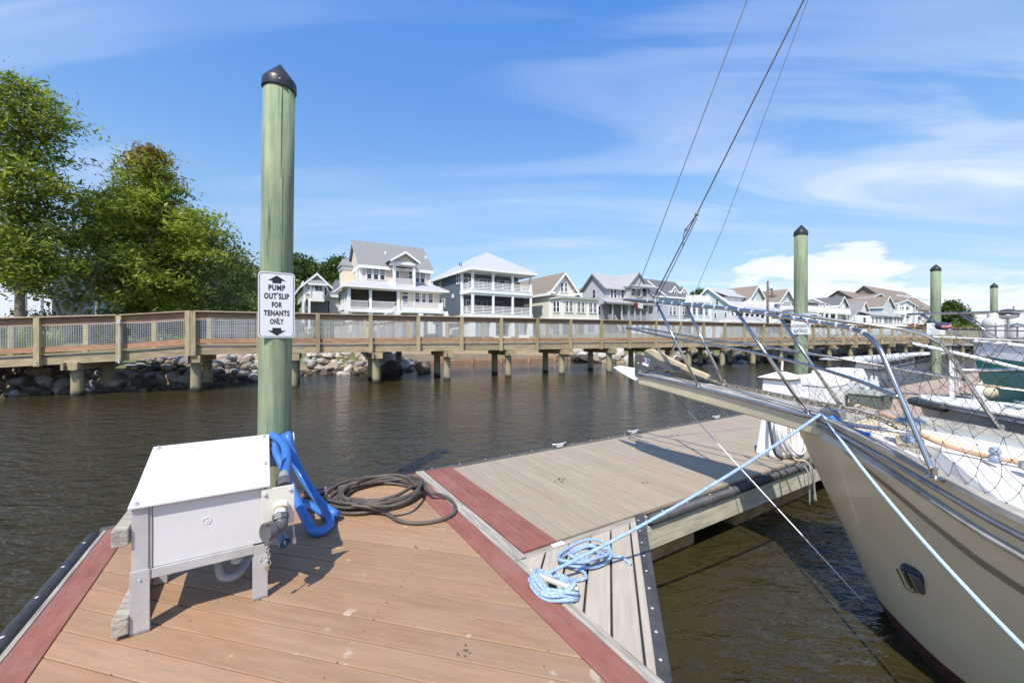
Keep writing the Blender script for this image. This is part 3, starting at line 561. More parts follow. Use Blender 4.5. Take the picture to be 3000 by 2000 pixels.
# ------------------------------------------------------------------ houses
class House:
    def __init__(s, name, px, Z, label, cat='house', group='waterfront houses in a row along the far shore', U=D3, W=C3):
        s.U, s.W = U, W; p = aty(px, HY, Z); s.g = 2.2; s.O = V(p.x, p.y, 0); s.t = thing(name, V(p.x, p.y, s.g), label, cat, group)
    def P(s, u, w, z): return s.O+s.U*u+s.W*w+V(0, 0, z)
    def uz(s, px, py, w=0): p = onv(px, py, s.O+s.W*w, s.U); return (p-s.O).dot(s.U), p.z
    def wz(s, px, py, u=0): p = onv(px, py, s.O+s.U*u, s.W); return (p-s.O).dot(s.W), p.z
    def u(s, px, w=0): return s.uz(px, HY, w)[0]
    def w(s, px, u=0): return s.wz(px, HY, u)[0]
    def box(s, n, u0, u1, w0, w1, z0, z1, m, par=None): return s.mb(u0, u1, w0, w1, z0, z1).build(n, m, par or s.t)
    def mb(s, u0, u1, w0, w1, z0, z1, mb=None):
        return (mb or MB()).hexa([s.P(u0, w0, z0), s.P(u1, w0, z0), s.P(u1, w1, z0), s.P(u0, w1, z0), s.P(u0, w0, z1), s.P(u1, w0, z1), s.P(u1, w1, z1), s.P(u0, w1, z1)])
    def poly(s, n, pts, off, m, par=None):                       # (u,w,z) polygon extruded by (du,dw,dz)
        return MB().slab([s.P(*p) for p in pts], s.U*off[0]+s.W*off[1]+V(0, 0, off[2])).build(n, m, par or s.t)
    def roofplane(s, pts, m, t=.16, n='roof', trim=None): return s.poly(n, pts, (0, 0, t), m)
    def win(s, u0, u1, z0, z1, w, cols=1, rows=2, glass=None, fr=.11, m=None, top=None, name='window'):
        """double-hung window on a facade plane (facing the water); sash bars in front of the glass"""
        m = m or TRIM; mb = MB(); y0, y1 = w-.09, w+.03
        s.mb(u0-fr, u1+fr, y0, y1, z1, z1+fr, mb); s.mb(u0-fr, u1+fr, y0-.03, y1, z0-fr*.8, z0, mb); s.mb(u0-fr, u0, y0, y1, z0, z1, mb); s.mb(u1, u1+fr, y0, y1, z0, z1, mb)
        zm = (z0+z1)/2; s.mb(u0, u1, w-.055, w-.02, zm-.035, zm+.035, mb)
        for c in range(1, cols): x = u0+(u1-u0)*c/cols; s.mb(x-.022, x+.022, w-.05, w-.02, (zm if top else z0), z1, mb)
        if top: s.mb(u0, u1, w-.05, w-.02, (zm+z1)/2-.02, (zm+z1)/2+.02, mb)
        o = mb.build(name, m, s.t); s.box('pane', u0, u1, w-.02, w+.01, z0, z1, glass or GLASS, o); return o
    def winpx(s, a, w, **k): u0, z1 = s.uz(a[0], a[1], w); u1, _ = s.uz(a[2], a[3], w); z0 = s.uz((a[0]+a[2])/2, a[3], w)[1]; z1 = s.uz((a[0]+a[2])/2, a[1], w)[1]; return s.win(u0, u1, z0, z1, w, **k)
    def sidewin(s, w0, w1, z0, z1, u, fr=.1, glass=None, m=None):
        mb = MB(); s.mb(u-.08, u+.02, w0-fr, w1+fr, z1, z1+fr, mb); s.mb(u-.1, u+.02, w0-fr, w1+fr, z0-fr, z0, mb); s.mb(u-.08, u+.02, w0-fr, w0, z0, z1, mb); s.mb(u-.08, u+.02, w1, w1+fr, z0, z1, mb); s.mb(u-.05, u-.02, w0, w1, (z0+z1)/2-.03, (z0+z1)/2+.03, mb)
        o = mb.build('window', m or TRIM, s.t); s.box('pane', u-.02, u+.01, w0, w1, z0, z1, glass or GLASS, o)
    def rail(s, a, b, z, h=.95, style='v', m=None, step=.13, name='railing'):
        a, b = s.P(a[0], a[1], z), s.P(b[0], b[1], z); mb = MB(); m = m or TRIM; Lb = (b-a).length; up = V(0, 0, 1); side = (b-a).cross(up).normalized()
        mb.bar(a+up*h, b+up*h, .09, .07)
        if style == 'v':
            mb.bar(a+up*.12, b+up*.12, .06, .07)
            for k in range(1, int(Lb/step)): q = a.lerp(b, k*step/Lb); mb.bar(q+up*.14, q+up*h, .045, .045, up=side)
        else:
            for j in range(4): mb.bar(a+up*(.12+j*.2), b+up*(.12+j*.2), .04, .09)
            q = a.lerp(b, .5); mb.bar(q, q+up*h, .06, .06, up=side)
        return mb.build(name, m, s.t)
    def col(s, u, w, z0, z1, r=.15, m=None, name='column'): return s.box(name, u-r, u+r, w-r, w+r, z0, z1, m or TRIM)
    def gable_u(s, u0, u1, w0, w1, ze, zr, m, wall=None, ov=.35, t=.18, trim=True):      # ridge along u
        wm = (w0+w1)/2; k = (zr-ze)/(wm-w0); e = ov*k
        s.roofplane([(u0-ov, w0-ov, ze-e), (u1+ov, w0-ov, ze-e), (u1+ov, wm, zr), (u0-ov, wm, zr)], m, t); s.roofplane([(u0-ov, wm, zr+.002), (u1+ov, wm, zr+.002), (u1+ov, w1+ov, ze-e), (u0-ov, w1+ov, ze-e)], m, t)
        if wall: s.poly('gable', [(u0, w0, ze), (u0, w1, ze), (u0, wm, zr)], (u1-u0, 0, 0), wall)
        if trim:
            for uu in (u0-ov, u1+ov-.05):
                for sg, wa in ((-1, w0-ov), (1, w1+ov)): s.poly('rake_board', [(uu, wa, ze-e-.22), (uu, wm, zr-.22), (uu, wm, zr-.003), (uu, wa, ze-e-.003)], (.05, 0, 0), TRIM)
            s.box('fascia', u0-ov, u1+ov, w0-ov-.05, w0-ov, ze-e-.2, ze-e+t, TRIM)
    def gable_w(s, u0, u1, w0, w1, ze, zr, m, wall=None, ov=.35, t=.18, trim=None):       # ridge along w, gable faces the water
        um = (u0+u1)/2; k = (zr-ze)/(um-u0); e = ov*k; tr = trim or TRIM
        s.roofplane([(u0-ov, w0-ov, ze-e), (um, w0-ov, zr), (um, w1+ov, zr), (u0-ov, w1+ov, ze-e)], m, t); s.roofplane([(um, w0-ov, zr+.002), (u1+ov, w0-ov, ze-e), (u1+ov, w1+ov, ze-e), (um, w1+ov, zr+.002)], m, t)
        if wall: s.poly('gable', [(u0, w0, ze), (u1, w0, ze), (um, w0, zr)], (0, w1-w0, 0), wall)
        for ua in (u0-ov, u1+ov): s.poly('rake_board', [(ua, w0-ov-.06, ze-e-.24), (um, w0-ov-.06, zr-.24), (um, w0-ov-.06, zr+t*.9), (ua, w0-ov-.06, ze-e+t*.9)], (0, .055, 0), tr)
        for ua, sg in ((u0-ov, -1), (u1+ov, 1)): s.box('fascia', min(ua, ua+sg*.05), max(ua, ua+sg*.05), w0-ov, w1+ov, ze-e-.2, ze-e+t, tr)
    def hip(s, u0, u1, w0, w1, ze, zr, m, ov=.5, t=.14, ridge='w'):
        a, b, c, d = (u0-ov, w0-ov, ze), (u1+ov, w0-ov, ze), (u1+ov, w1+ov, ze), (u0-ov, w1+ov, ze); um, wm = (u0+u1)/2, (w0+w1)/2; h = (u1-u0)/2+ov
        if ridge == 'w': r0, r1 = (um, min(w0-ov+h, wm), zr), (um, max(w1+ov-h, wm), zr); fs = [[a, b, r0], [b, c, r1, r0], [c, d, r1], [d, a, r0, r1]]
        else: h = (w1-w0)/2+ov; r0, r1 = (u0-ov+h, wm, zr), (u1+ov-h, wm, zr); fs = [[a, b, r1, r0], [b, c, r1], [c, d, r0, r1], [d, a, r0]]
        for f in fs: s.roofplane([q for i, q in enumerate(f) if i == 0 or (Vector(q)-Vector(f[i-1])).length > 1e-4], m, t)
        mb = MB(); s.mb(u0-ov, u1+ov, w0-ov-.04, w0-ov, ze-.2, ze+t, mb); s.mb(u0-ov-.04, u0-ov, w0-ov, w1+ov, ze-.2, ze+t, mb); s.mb(u1+ov, u1+ov+.04, w0-ov, w1+ov, ze-.2, ze+t, mb); mb.build('fascia', TRIM, s.t)
        s.box('soffit', u0-ov, u1+ov, w0-ov, w1+ov, ze-.06, ze-.004, TRIM)
def Zm(x0, y0, sx, sy=None): return lambda x, y: (x0+x*sx, y0+y*(sy or sx))
def house_peach():
    q = Zm(960, 690, 360/2091); H = House('house', 1057, 52, 'peach house with steep grey shingle roof, pedimented balcony and dark screened porch')
    wp = -2.3; zf = H.uz(*q(375, 1235), wp)[1]; zc = H.uz(*q(375, 862), wp)[1]; u1 = H.u(q(1748, 0)[0]); ze = H.uz(*q(560, 480), 0)[1]; wr = H.w(q(405, 0)[0], -.4); zr = H.wz(*q(405, 100), -.4)[1]
    wd = wr*2; upl = H.u(q(355, 0)[0], wp); upr = H.u(q(1862, 0)[0], wp+1.4)
    H.box('wall', 0, u1, 0, wd, zf+2.7, ze, PEACH); H.box('wall', .3, u1, .02, wd, zf, zf+2.7, PEACH)
    H.gable_u(0, u1, 0, wd, ze, zr, SHING, PEACH, ov=.4, t=.2)
    for uu in (-.02, u1-.2): H.box('corner_board', uu, uu+.22, -.03, .1, zf+2.9, ze, TRIM)
    H.box('frieze', -.02, u1+.02, -.06, .0, ze-.5, ze-.02, TRIM); H.box('frieze', -.06, 0, 0, wd, ze-.5, ze-.02, TRIM)
    # left bump-out under its own low roof
    wb = H.w(q(425, 0)[0], 0); ub = H.u(q(258, 0)[0], wb); wb2 = wb+3.0; zb = H.uz(*q(300, 560), wb)[1]
    H.box('wall', ub, .02, wb, wb2, zf+2.6, zb, PEACH); H.box('frieze', ub-.1, 0, wb-.12, wb, zb-.1, zb+.28, TRIM); H.box('frieze', ub-.15, ub, wb-.1, wb2, zb-.1, zb+.28, TRIM)
    zt = H.uz(*q(300, 405), wb+1)[1]
    H.roofplane([(ub-.3, wb-.3, zb+.28), (.05, wb-.3, zb+.28), (.05, wb+1.6, zt), (ub+.2, wb+1.6, zt)], SHING); H.roofplane([(ub-.3, wb2, zb+.28), (ub-.3, wb-.3, zb+.28), (ub+.2, wb+1.6, zt)], SHING)
    zs0, zs1 = H.uz(*q(700, 735), 0)[1], H.uz(*q(700, 557), 0)[1]
    H.sidewin(wb+.7, wb+1.3, zs0-.3, zs1, ub)
    for ww in (.6, 2.6): H.sidewin(ww, ww+.7, zs0, zs1, 0)
    for a in ((668, 555, 745, 738), (780, 566, 858, 746), (892, 577, 968, 755), (1500, 630, 1552, 798), (1583, 638, 1650, 805)):
        H.winpx((*q(a[0], a[1]), *q(a[2], a[3])), 0, cols=3, top=True)
    # balcony with pediment
    wb = -1.9; ua, uc = H.u(q(1118, 0)[0], wb), H.u(q(1494, 0)[0], wb); zl = H.uz(*q(1130, 850), wb)[1]; zh = H.uz(*q(1130, 480), wb)[1]; zp = H.uz(*q(1325, 285), wb-.3)[1]
    H.box('balcony_floor', ua, uc, wb, 0, zl-.35, zl, TRIM); H.box('balcony_ceiling', ua-.15, uc+.15, wb-.2, 0, zh-.02, zh+.3, TRIM)
    for uu in (ua+.16, uc-.16): H.col(uu, wb+.16, zl, zh, .16)
    H.rail((ua+.3, wb+.12), (uc-.3, wb+.12), zl, .95); H.rail((ua+.1, wb+.2), (ua+.1, 0), zl, .95)
    um = (ua+uc)/2; z3 = zh+.3
    for (x0, x1) in ((ua-.5, um), (uc+.5, um)): H.roofplane([(x0, wb-.5, z3+.02), (x1, wb-.5, zp), (x1, 3.0, zp), (x0, 1.2, z3+.02)], SHING, .14); H.poly('rake_board', [(x0, wb-.55, z3-.16), (x1, wb-.55, zp-.2), (x1, wb-.55, zp+.14), (x0, wb-.55, z3+.16)], (0, .045, 0), TRIM)
    H.poly('pediment', [(ua-.1, wb-.1, z3), (uc+.1, wb-.1, z3), (um, wb-.1, zp-.05)], (0, .1, 0), PEACH)
    d0, z1 = H.uz(*q(1150, 605), 0); d1, _ = H.uz(*q(1208, 605), 0); H.win(d0, d1, zl+.05, z1, -.0, cols=2, name='door'); H.winpx((*q(1380, 617), *q(1452, 730)), 0)
    mb = MB(); c = H.P(um, -.9, zh-.25)
    for k in range(5): a = k*1.257; mb.bar(c, c+V(.6*math.cos(a), .6*math.sin(a), 0), .14, .03)
    mb.build('ceiling_fan', BLACK, H.t)
    # porch: floor, posts, screens, roof
    H.box('porch_floor', upl-.1, u1+1.6, wp-.2, .3, zf-.42, zf, TRIM); H.box('porch_beam', upl, upr, wp-.02, wp+.22, zc-.28, zc, TRIM); H.box('porch_beam', upl-.02, upl+.2, wp, 5.5, zc-.28, zc, TRIM)
    zt = H.uz(*q(700, 770), 0)[1]; e = (upl-.6, wp-.6, zc); er = (u1+1.6, wp-.5, zc+.05)
    H.roofplane([e, er, (u1+.3, 0, zt), (.0, 0, zt)], METR, .1, 'porch_roof'); H.roofplane([(upl-.6, 6, zc), e, (0, 0, zt), (0, 6, zt)], METR, .1, 'porch_roof')
    H.box('fascia', upl-.62, u1+1.6, wp-.66, wp-.6, zc-.12, zc+.11, TRIM); H.box('fascia', upl-.66, upl-.6, wp-.6, 6, zc-.12, zc+.11, TRIM); H.box('porch_ceiling', upl-.6, u1+1.5, wp-.58, .02, zc-.07, zc-.005, TRIM)
    us = [H.u(q(x, 0)[0], wp) for x in (365, 728, 1200)]
    for uu in us: H.col(uu, wp+.1, zf, zc-.27, .17)
    for a, b in zip(us, us[1:]): H.box('insect_screen', a+.17, b-.17, wp+.12, wp+.14, zf+.1, zc-.28, SCREEN); H.rail((a+.17, wp+.02), (b-.17, wp+.02), zf, .95)
    for k in range(4): H.col(upl+.1, wp+1.6+k*1.35, zf, zc-.27, .14)
    H.box('insect_screen', upl+.1, upl+.12, wp+.2, 5.5, zf+.1, zc-.28, SCREEN); H.box('porch_wall', upl, .3, 5.4, 5.5, zf, zc, PEACH); H.box('kick_panel', upl-.02, upl+.06, wp+.2, 5.4, zf, zf+.8, TRIM)
    uz_, _ = H.uz(*q(480, 900), 0); H.box('room_wall', us[-1]+.1, us[-1]+.2, wp, 0, zf, zc, TRIM)
    # entry with door, flanking windows on the deck
    for x0, x1, y0, y1, nm in ((1265, 1360, 920, 1000, 'transom'), (1265, 1360, 1020, 1160, 'door')): H.winpx((*q(x0, y0), *q(x1, y1)), wp+.35, cols=1, name=nm, fr=.06)
    H.box('porch_wall', H.u(q(1215, 0)[0], wp+.4), upr, wp+.4, wp+.5, zf, zc-.05, PEACH)
    for x0, x1, y0, y1 in ((1488, 1558, 978, 1148), (1608, 1662, 990, 1155), (1716, 1785, 988, 1160)): H.winpx((*q(x0, y0), *q(x1, y1)), wp+.38, cols=2, top=True)
    # deck rail, stair
    wk = wp-1.6; ud0, ud1 = H.u(q(1270, 0)[0], wk), H.u(q(1965, 0)[0], wk); H.box('deck', ud0-.2, ud1, wk, wp+.1, zf-.4, zf-.05, TRIM)
    um = H.u(q(1480, 0)[0], wk)
    for a, b in ((ud0, um), (um, ud1)): H.rail((a, wk+.08), (b, wk+.08), zf-.05, 1.0); H.col(a, wk+.08, zf-.1, zf+1.1, .09)
    H.col(ud1-.09, wk+.08, zf-.1, zf+1.1, .09); H.rail((ud1-.08, wk), (ud1-.08, wp), zf-.05, 1.0)
    mb = MB(); n = 12
    for k in range(n): H.mb(ud0-.2-(k+1)*.27, ud0-.2-k*.27, wk, wk+1.2, zf-.35-k*.19, zf-.29-k*.19, mb)
    a0, a1 = H.P(ud0-.2, wk, zf-.2), H.P(ud0-.2-n*.27, wk, zf-.2-n*.19)
    for off in (0, 1.2):
        o = H.W*off; mb.bar(a0+o-V(0, 0, .2), a1+o-V(0, 0, .2), .05, .28); mb.bar(a0+o+V(0, 0, .8), a1+o+V(0, 0, .8), .08, .07)
        for k in range(20): p = a0.lerp(a1, k/20)+o; mb.bar(p, p+V(0, 0, .8), .035, .035, up=H.W)
    mb.build('stair', TRIM, H.t)
    for x in (370, 730, 1210, 1520, 1945): uu = H.u(q(x, 0)[0], wp); H.box('pier', uu-.32, uu+.32, wp+.05 if x < 1300 else wk+.05, wp+.65 if x < 1300 else wk+.6, H.g-.3, zf-.4, TRIM)
    H.box('garage_wall', .2, u1, 1.5, wd, H.g-.3, zf, GREYS)
    for k in range(3): H.box('garage_door', .8+k*3.1, 3.2+k*3.1, 1.42, 1.5, H.g, zf-.9, GARAGE)
    for x, y in ((980, 285), (1668, 445)):
        uu = H.u(q(x, 0)[0], wr*.5); zz = ze+(zr-ze)*.5; H.box('roof_vent', uu-.1, uu+.1, wr*.5-.1, wr*.5+.1, zz, zz+.5, TRIM)
house_peach()
def house_blue():
    q = Zm(1240, 730, 360/2091); H = House('house', q(835, 0)[0], 54.5, 'slate blue house with pale metal hip roof and two white-railed porches, one above the other')
    u1 = H.u(q(1845, 0)[0]); f1 = H.uz(*q(835, 1080), 0)[1]; c1 = H.uz(*q(835, 735), 0)[1]; f2 = H.uz(*q(835, 665), 0)[1]; ze = H.uz(*q(835, 335), 0)[1]; dpth = 2.6
    wl = H.w(q(640, 0)[0], 0); wend = H.w(q(165, 0)[0], 0); zr = ze+3.15
    H.box('wall', .02, u1-.02, wl, wend, f1-.2, ze, BLUEG); H.hip(0, u1, 0, wend, ze, H.wz(*q(912, 135), u1/2)[1], METR, ov=.6)
    a = (u1*.2, 0)
    H.box('corner_board', -.02, .2, wl-.04, wl+.12, f1-.2, ze, TRIM); H.box('skirt_board', -.05, .02, wl, wend, f1-.55, f1-.2, TRIM)
    for x0, x1, y0, y1 in ((275, 300, 500, 640), (577, 605, 415, 590)):
        w0, z1 = H.wz(*q(x1, y0), 0); w1, z0 = H.wz(*q(x0, y1), 0); H.sidewin(w0, w1, z0, z1, 0)
    w0, z1 = H.wz(*q(365, 850), 0); H.sidewin(w0, w0+1, z1-2.2, z1, 0, glass=GREYD); w0, z1 = H.wz(*q(520, 760), 0); H.box('vent', -.12, 0, w0, w0+.5, z1-.6, z1, TRIM)
    for nm, z0, z1 in (('porch_floor', f1-.55, f1), ('porch_floor', c1, f2)): H.box(nm, -.12, u1+.12, -.15, wl+.1, z0, z1, TRIM); H.box('trim_band', -.16, u1+.16, -.19, -.15, z1-.1, z1-.02, TRIM)
    us = [.12]+[H.u(q(x, 0)[0], 0) for x in (1195, 1526)]+[u1-.12]
    for z0, z1 in ((f1, c1), (f2, ze)):
        for uu in us: H.col(uu, .12, z0, z1, .15)
        H.col(.12, wl-.2, z0, z1, .15)
        for a, b in zip(us, us[1:]): H.rail((a+.15, .1), (b-.15, .1), z0+.05, .92, 'h')
        H.rail((.1, .25), (.1, wl-.35), z0+.05, .92, 'h')
        H.box('porch_beam', 0, u1, .02, .22, z1-.32, z1-.004, TRIM)
    for a, b in zip(us, us[1:]): H.box('insect_screen', a+.15, b-.15, .15, .17, f1+.1, c1-.3, SCREEN)
    H.box('side_panel', u1-.1, u1, wl*.55, wl, f1, c1, BLUEG)
    for z0, z1, doors in ((f2, ze, ((680, 760, 1), (780, 830, 0), (870, 925, 0), (950, 1085, 1), (1095, 1170, 0), (1270, 1390, 1), (1410, 1450, 0), (1560, 1635, 1))), (f1, c1, ((735, 800, 0), (890, 970, 0), (1010, 1080, 0), (1095, 1165, 0), (1260, 1335, 0)))):
        for x0, x1, dk_ in doors:
            u0, ub = H.u(q(x0, 0)[0], wl), H.u(q(x1, 0)[0], wl); H.win(u0, ub, z0+(.1 if dk_ else .5), z1-.75, wl, cols=1 if dk_ else 2, glass=GREYD if dk_ else TEAL, name='door' if dk_ else 'window')
    H.box('wreath', H.u(q(1310, 0)[0], wl), H.u(q(1365, 0)[0], wl), wl-.16, wl-.1, f2+1.2, f2+1.9, BLACK)
    for uu in us: H.box('pier', uu-.35, uu+.35, 0, .7, H.g-.3, f1-.55, TRIM)
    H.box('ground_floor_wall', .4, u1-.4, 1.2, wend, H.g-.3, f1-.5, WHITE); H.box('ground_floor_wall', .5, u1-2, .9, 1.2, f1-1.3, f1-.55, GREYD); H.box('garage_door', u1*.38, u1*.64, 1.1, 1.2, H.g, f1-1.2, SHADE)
    H.poly('skirt', [(0, wl+.2, f1-.5), (0, wend, f1-.5), (0, wend, f1-1.2), (0, wl+.2, f1-1.2)], (.06, 0, 0), CREAM)
    for k in range(2): uu = u1*.33; H.box('roof_vent', .9+k*.3, 1.0+k*.3, wend*.42, wend*.42+.15, ze+1.4, ze+1.9, GREYPVC)
house_blue()
def house_cream():
    q = Zm(1500, 780, 300/2091); H = House('house', q(770, 0)[0], 61, 'cream clapboard house with brown shingle gable roof and white-trimmed sunroom')
    ze = H.uz(*q(800, 510), 0)[1]; u1 = H.u(q(1325, 0)[0], 0); zr = H.uz(*q(1078, 140), -.4)[1]; zb = H.uz(*q(780, 1055), 0)[1]
    H.box('wall', 0, u1, 0, 12, zb, ze, CREAM); H.gable_w(0, u1, 0, 12, ze, zr, SHINB, CREAM, ov=.45)
    H.box('corner_board', -.03, .2, -.04, .15, zb, ze, TRIM); H.box('skirt_board', -.05, u1, -.05, 11.9, zb-.28, zb, TRIM)
    for x0, x1, sg in ((0, .75, 0), (u1-.6, u1+.1, 1)): H.box('eave_return', x0-.45 if not sg else x0, x1 if not sg else x1+.4, -.48, .02, ze-.35, ze-.1, TRIM)
    for x0, x1 in ((988, 1046), (1070, 1126)): H.winpx((*q(x0, 335), *q(x1, 520)), 0, cols=2)
    ws = -2.6; us0, us1 = H.u(q(1015, 0)[0], ws), H.u(q(1762, 0)[0], ws); zs = H.uz(*q(1040, 640), ws)[1]; zsb = H.uz(*q(1040, 1045), ws)[1]
    H.box('sunroom_wall', us0, us1, ws, 1.5, zsb, zs, CREAM); H.box('skirt_board', us0-.06, us1+.06, ws-.06, 1.4, zsb-.32, zsb, TRIM); H.box('cornice', us0-.35, us1+.35, ws-.4, 1.5, zs-.02, zs+.14, TRIM)
    zt = H.uz(*q(1100, 600), 0)[1]
    H.roofplane([(us0-.4, ws-.45, zs+.14), (us1+.4, ws-.45, zs+.14), (us1+.4, .0, zs+.5), (us0-.4, .0, zs+.5)], METR, .07, 'sunroom_roof')
    for uu in (us0, us1-.24): H.box('corner_board', uu-.02, uu+.26, ws-.04, ws+.1, zsb, zs, TRIM)
    uu = H.u(q(1535, 0)[0], ws); H.box('corner_board', uu, uu+.2, ws-.04, ws, zsb, zs, TRIM)
    for x0, x1, y0, y1 in ((1087, 1145, 718, 928), (1170, 1230, 722, 930), (1330, 1388, 733, 938), (1412, 1470, 738, 942), (1572, 1632, 752, 945), (1660, 1720, 757, 948)): H.winpx((*q(x0, y0), *q(x1, y1)), ws, cols=2, top=False)
    for x0, x1 in ((853, 900), (920, 970)):
        w1, z1 = H.wz(*q(x0, 725), us0); w0, z0 = H.wz(*q(x1, 930), us0); H.sidewin(w0, w1, z0, z1, us0)
    H.box('ground_floor_wall', 0, us1, .6, 11, H.g-.3, zb-.2, GREYS)
    for x in (1015, 1280, 1530, 1730): uu = H.u(q(x, 0)[0], ws); H.box('pier', uu-.2, uu+.2, ws+.05, ws+.4, H.g-.3, zsb-.3, GREYS)
    for x0, x1 in ((840, 980), (1055, 1170), (1545, 1700)): a, b = H.u(q(x0, 0)[0], .4), H.u(q(x1, 0)[0], .4); H.box('louvre_panel', a, b, .45, .55, H.g+.4, H.g+1.7, GARAGE)
    a, z1 = H.wz(*q(610, 930), 0); H.box('wall_lamp', -.2, 0, a-.15, a+.15, z1-.3, z1+.3, DULL)
house_cream()
def house_grey():
    q = Zm(1680, 780, 420/2352); H = House('house', q(525, 0)[0], 72, 'light grey board-clad house with two gables and a corner porch with teal glass')
    ze = H.uz(*q(525, 335), 0)[1]; u1 = H.u(q(1215, 0)[0], 0); wr = H.w(q(335, 0)[0], 0); zr = H.wz(*q(335, 130), 0)[1]; zf = H.uz(*q(540, 885), -2)[1]; zp = H.uz(*q(540, 600), -2)[1]
    H.box('wall', 0, u1, 0, wr*2, zf-.2, ze, GREYS); H.gable_u(0, u1, 0, wr*2, ze, zr, METG, GREYS, ov=.5, trim=False)
    for wa, wb in ((-.5, wr), (wr*2+.5, wr)): H.poly('rake_board', [(-.55, wa, ze-.7 if wa < wr else ze-.7), (-.55, wb, zr-.25), (-.55, wb, zr+.1), (-.55, wa, ze-.35)], (.05, 0, 0), GREYD)
    g0, g1 = H.u(q(905, 0)[0], -1), H.u(q(1215, 0)[0], -1); zg = H.uz(*q(1085, 120), -1)[1]; zge = H.uz(*q(915, 322), -1)[1]
    H.gable_w(g0, g1, -1, wr, zge, zg, METG, GREYS, ov=.25, trim=GREYD); H.box('wall', g0, g1, -1, .1, zf-.2, zge, GREYS)
    for x0, x1 in ((605, 645), (662, 703), (780, 825)): H.winpx((*q(x0, 385), *q(x1, 515)), 0, cols=1)
    for x0, x1, y0, y1 in ((322, 358, 393, 520),):
        w1, z1 = H.wz(*q(x0, y0), 0); w0, z0 = H.wz(*q(x1, y1), 0); H.sidewin(w0, w1, z0, z1, 0, m=GREYS)
    w1, z1 = H.wz(*q(415, 655), 0); w0, z0 = H.wz(*q(455, 790), 0); H.sidewin(w0, w1, z0, z1, 0, m=GREYS)
    # lower porch
    wp = -2.4; a, b = H.u(q(545, 0)[0], wp), H.u(q(1400, 0)[0], wp)
    H.box('porch_floor', a, b, wp, 0, zf-.35, zf, TRIM); zt = H.uz(*q(700, 540), 0)[1]; zpe = H.uz(*q(600, 600), wp)[1]
    H.roofplane([(a-.3, wp-.4, zpe), (b+.3, wp-.4, zpe), (b+.3, 0, zt), (a+.6, 0, zt)], METG, .1, 'porch_roof'); H.box('fascia', a-.3, b+.3, wp-.46, wp-.4, zpe-.2, zpe+.1, GREYD); H.box('porch_back', a+.8, b-.3, -.1, -.02, zf, zpe, GREYD)
    for x in (650, 800, 912, 1015, 1112, 1212, 1305, 1395): uu = H.u(q(x, 0)[0], wp); H.col(uu, wp+.12, zf, zpe-.1, .1, GREYS)
    H.rail((H.u(q(800, 0)[0], wp), wp+.1), (b, wp+.1), zf, .95, 'h', GREYS); H.rail((a+.4, wp+.1), (H.u(q(650, 0)[0], wp), wp+.1), zf, .95, 'h', GREYS)
    for x0, x1 in ((600, 650), (960, 1000), (1030, 1090), (1130, 1200), (1240, 1290)): H.winpx((*q(x0, 640), *q(x1, 775)), -.1 if x0 < 900 else -1.05, glass=TEAL if x0 > 700 else SHADE, m=GREYD, fr=.05)
    # upper corner porch
    z2 = H.uz(*q(930, 480), wp)[1]; z2c = H.uz(*q(930, 330), wp)[1]; a2, b2 = H.u(q(915, 0)[0], wp), H.u(q(1400, 0)[0], wp); H.box('wall', g1, b2-1.2, -1, wr, zf, z2c, GREYS)
    H.roofplane([(a2-.4, wp-.4, z2c), (b2+.5, wp-.4, z2c), (b2, 1, z2c+.9), (g1-.4, -1.0, z2c+.9)], METG, .1, 'porch_roof'); H.box('fascia', a2-.4, b2+.5, wp-.46, wp-.4, z2c-.2, z2c+.1, GREYD); H.box('balcony_panel', a2, b2, wp, wp+.08, z2-.9, z2, GREYS)
    for x in (1115, 1215, 1385): H.col(H.u(q(x, 0)[0], wp), wp+.1, z2, z2c, .12, GREYS)
    for x0, x1 in ((950, 1020), (1040, 1095), (1135, 1200)): H.winpx((*q(x0, 370), *q(x1, 475)), -1.02, glass=TEAL, m=GREYD, fr=.06)
    mb = MB()
    for s0 in (680, 780):
        p0, p1 = H.P(H.u(q(s0, 0)[0], wp-.1), wp-.1, zf+.9), H.P(H.u(q(s0+100, 0)[0], wp-2.2), wp-2.2, zf-1.1); mb.bar(p0, p1, .08, .08); mb.bar(p0-V(0, 0, .85), p1-V(0, 0, .85), .08, .2)
        for k in range(9): p = p0.lerp(p1, k/8); mb.bar(p-V(0, 0, .85), p, .05, .05, up=H.W)
    mb.build('stair', GREYS, H.t)
    for x in (940, 1010, 1110, 1210, 1310, 1400): uu = H.u(q(x, 0)[0], wp); H.box('pier', uu-.3, uu+.3, wp+.05, wp+.6, H.g-.3, zf-.35, TRIM)
    H.box('ground_floor_wall', 0, b-1, 1, wr*2, H.g-.3, zf-.2, GREYS); w2 = wr*2
    H.roofplane([(-1.5, w2+.1, ze-.2), (0, w2-.4, ze+.4), (0, w2+2, ze+.4), (-1.5, w2+3, ze-.2)], METG)
house_grey()
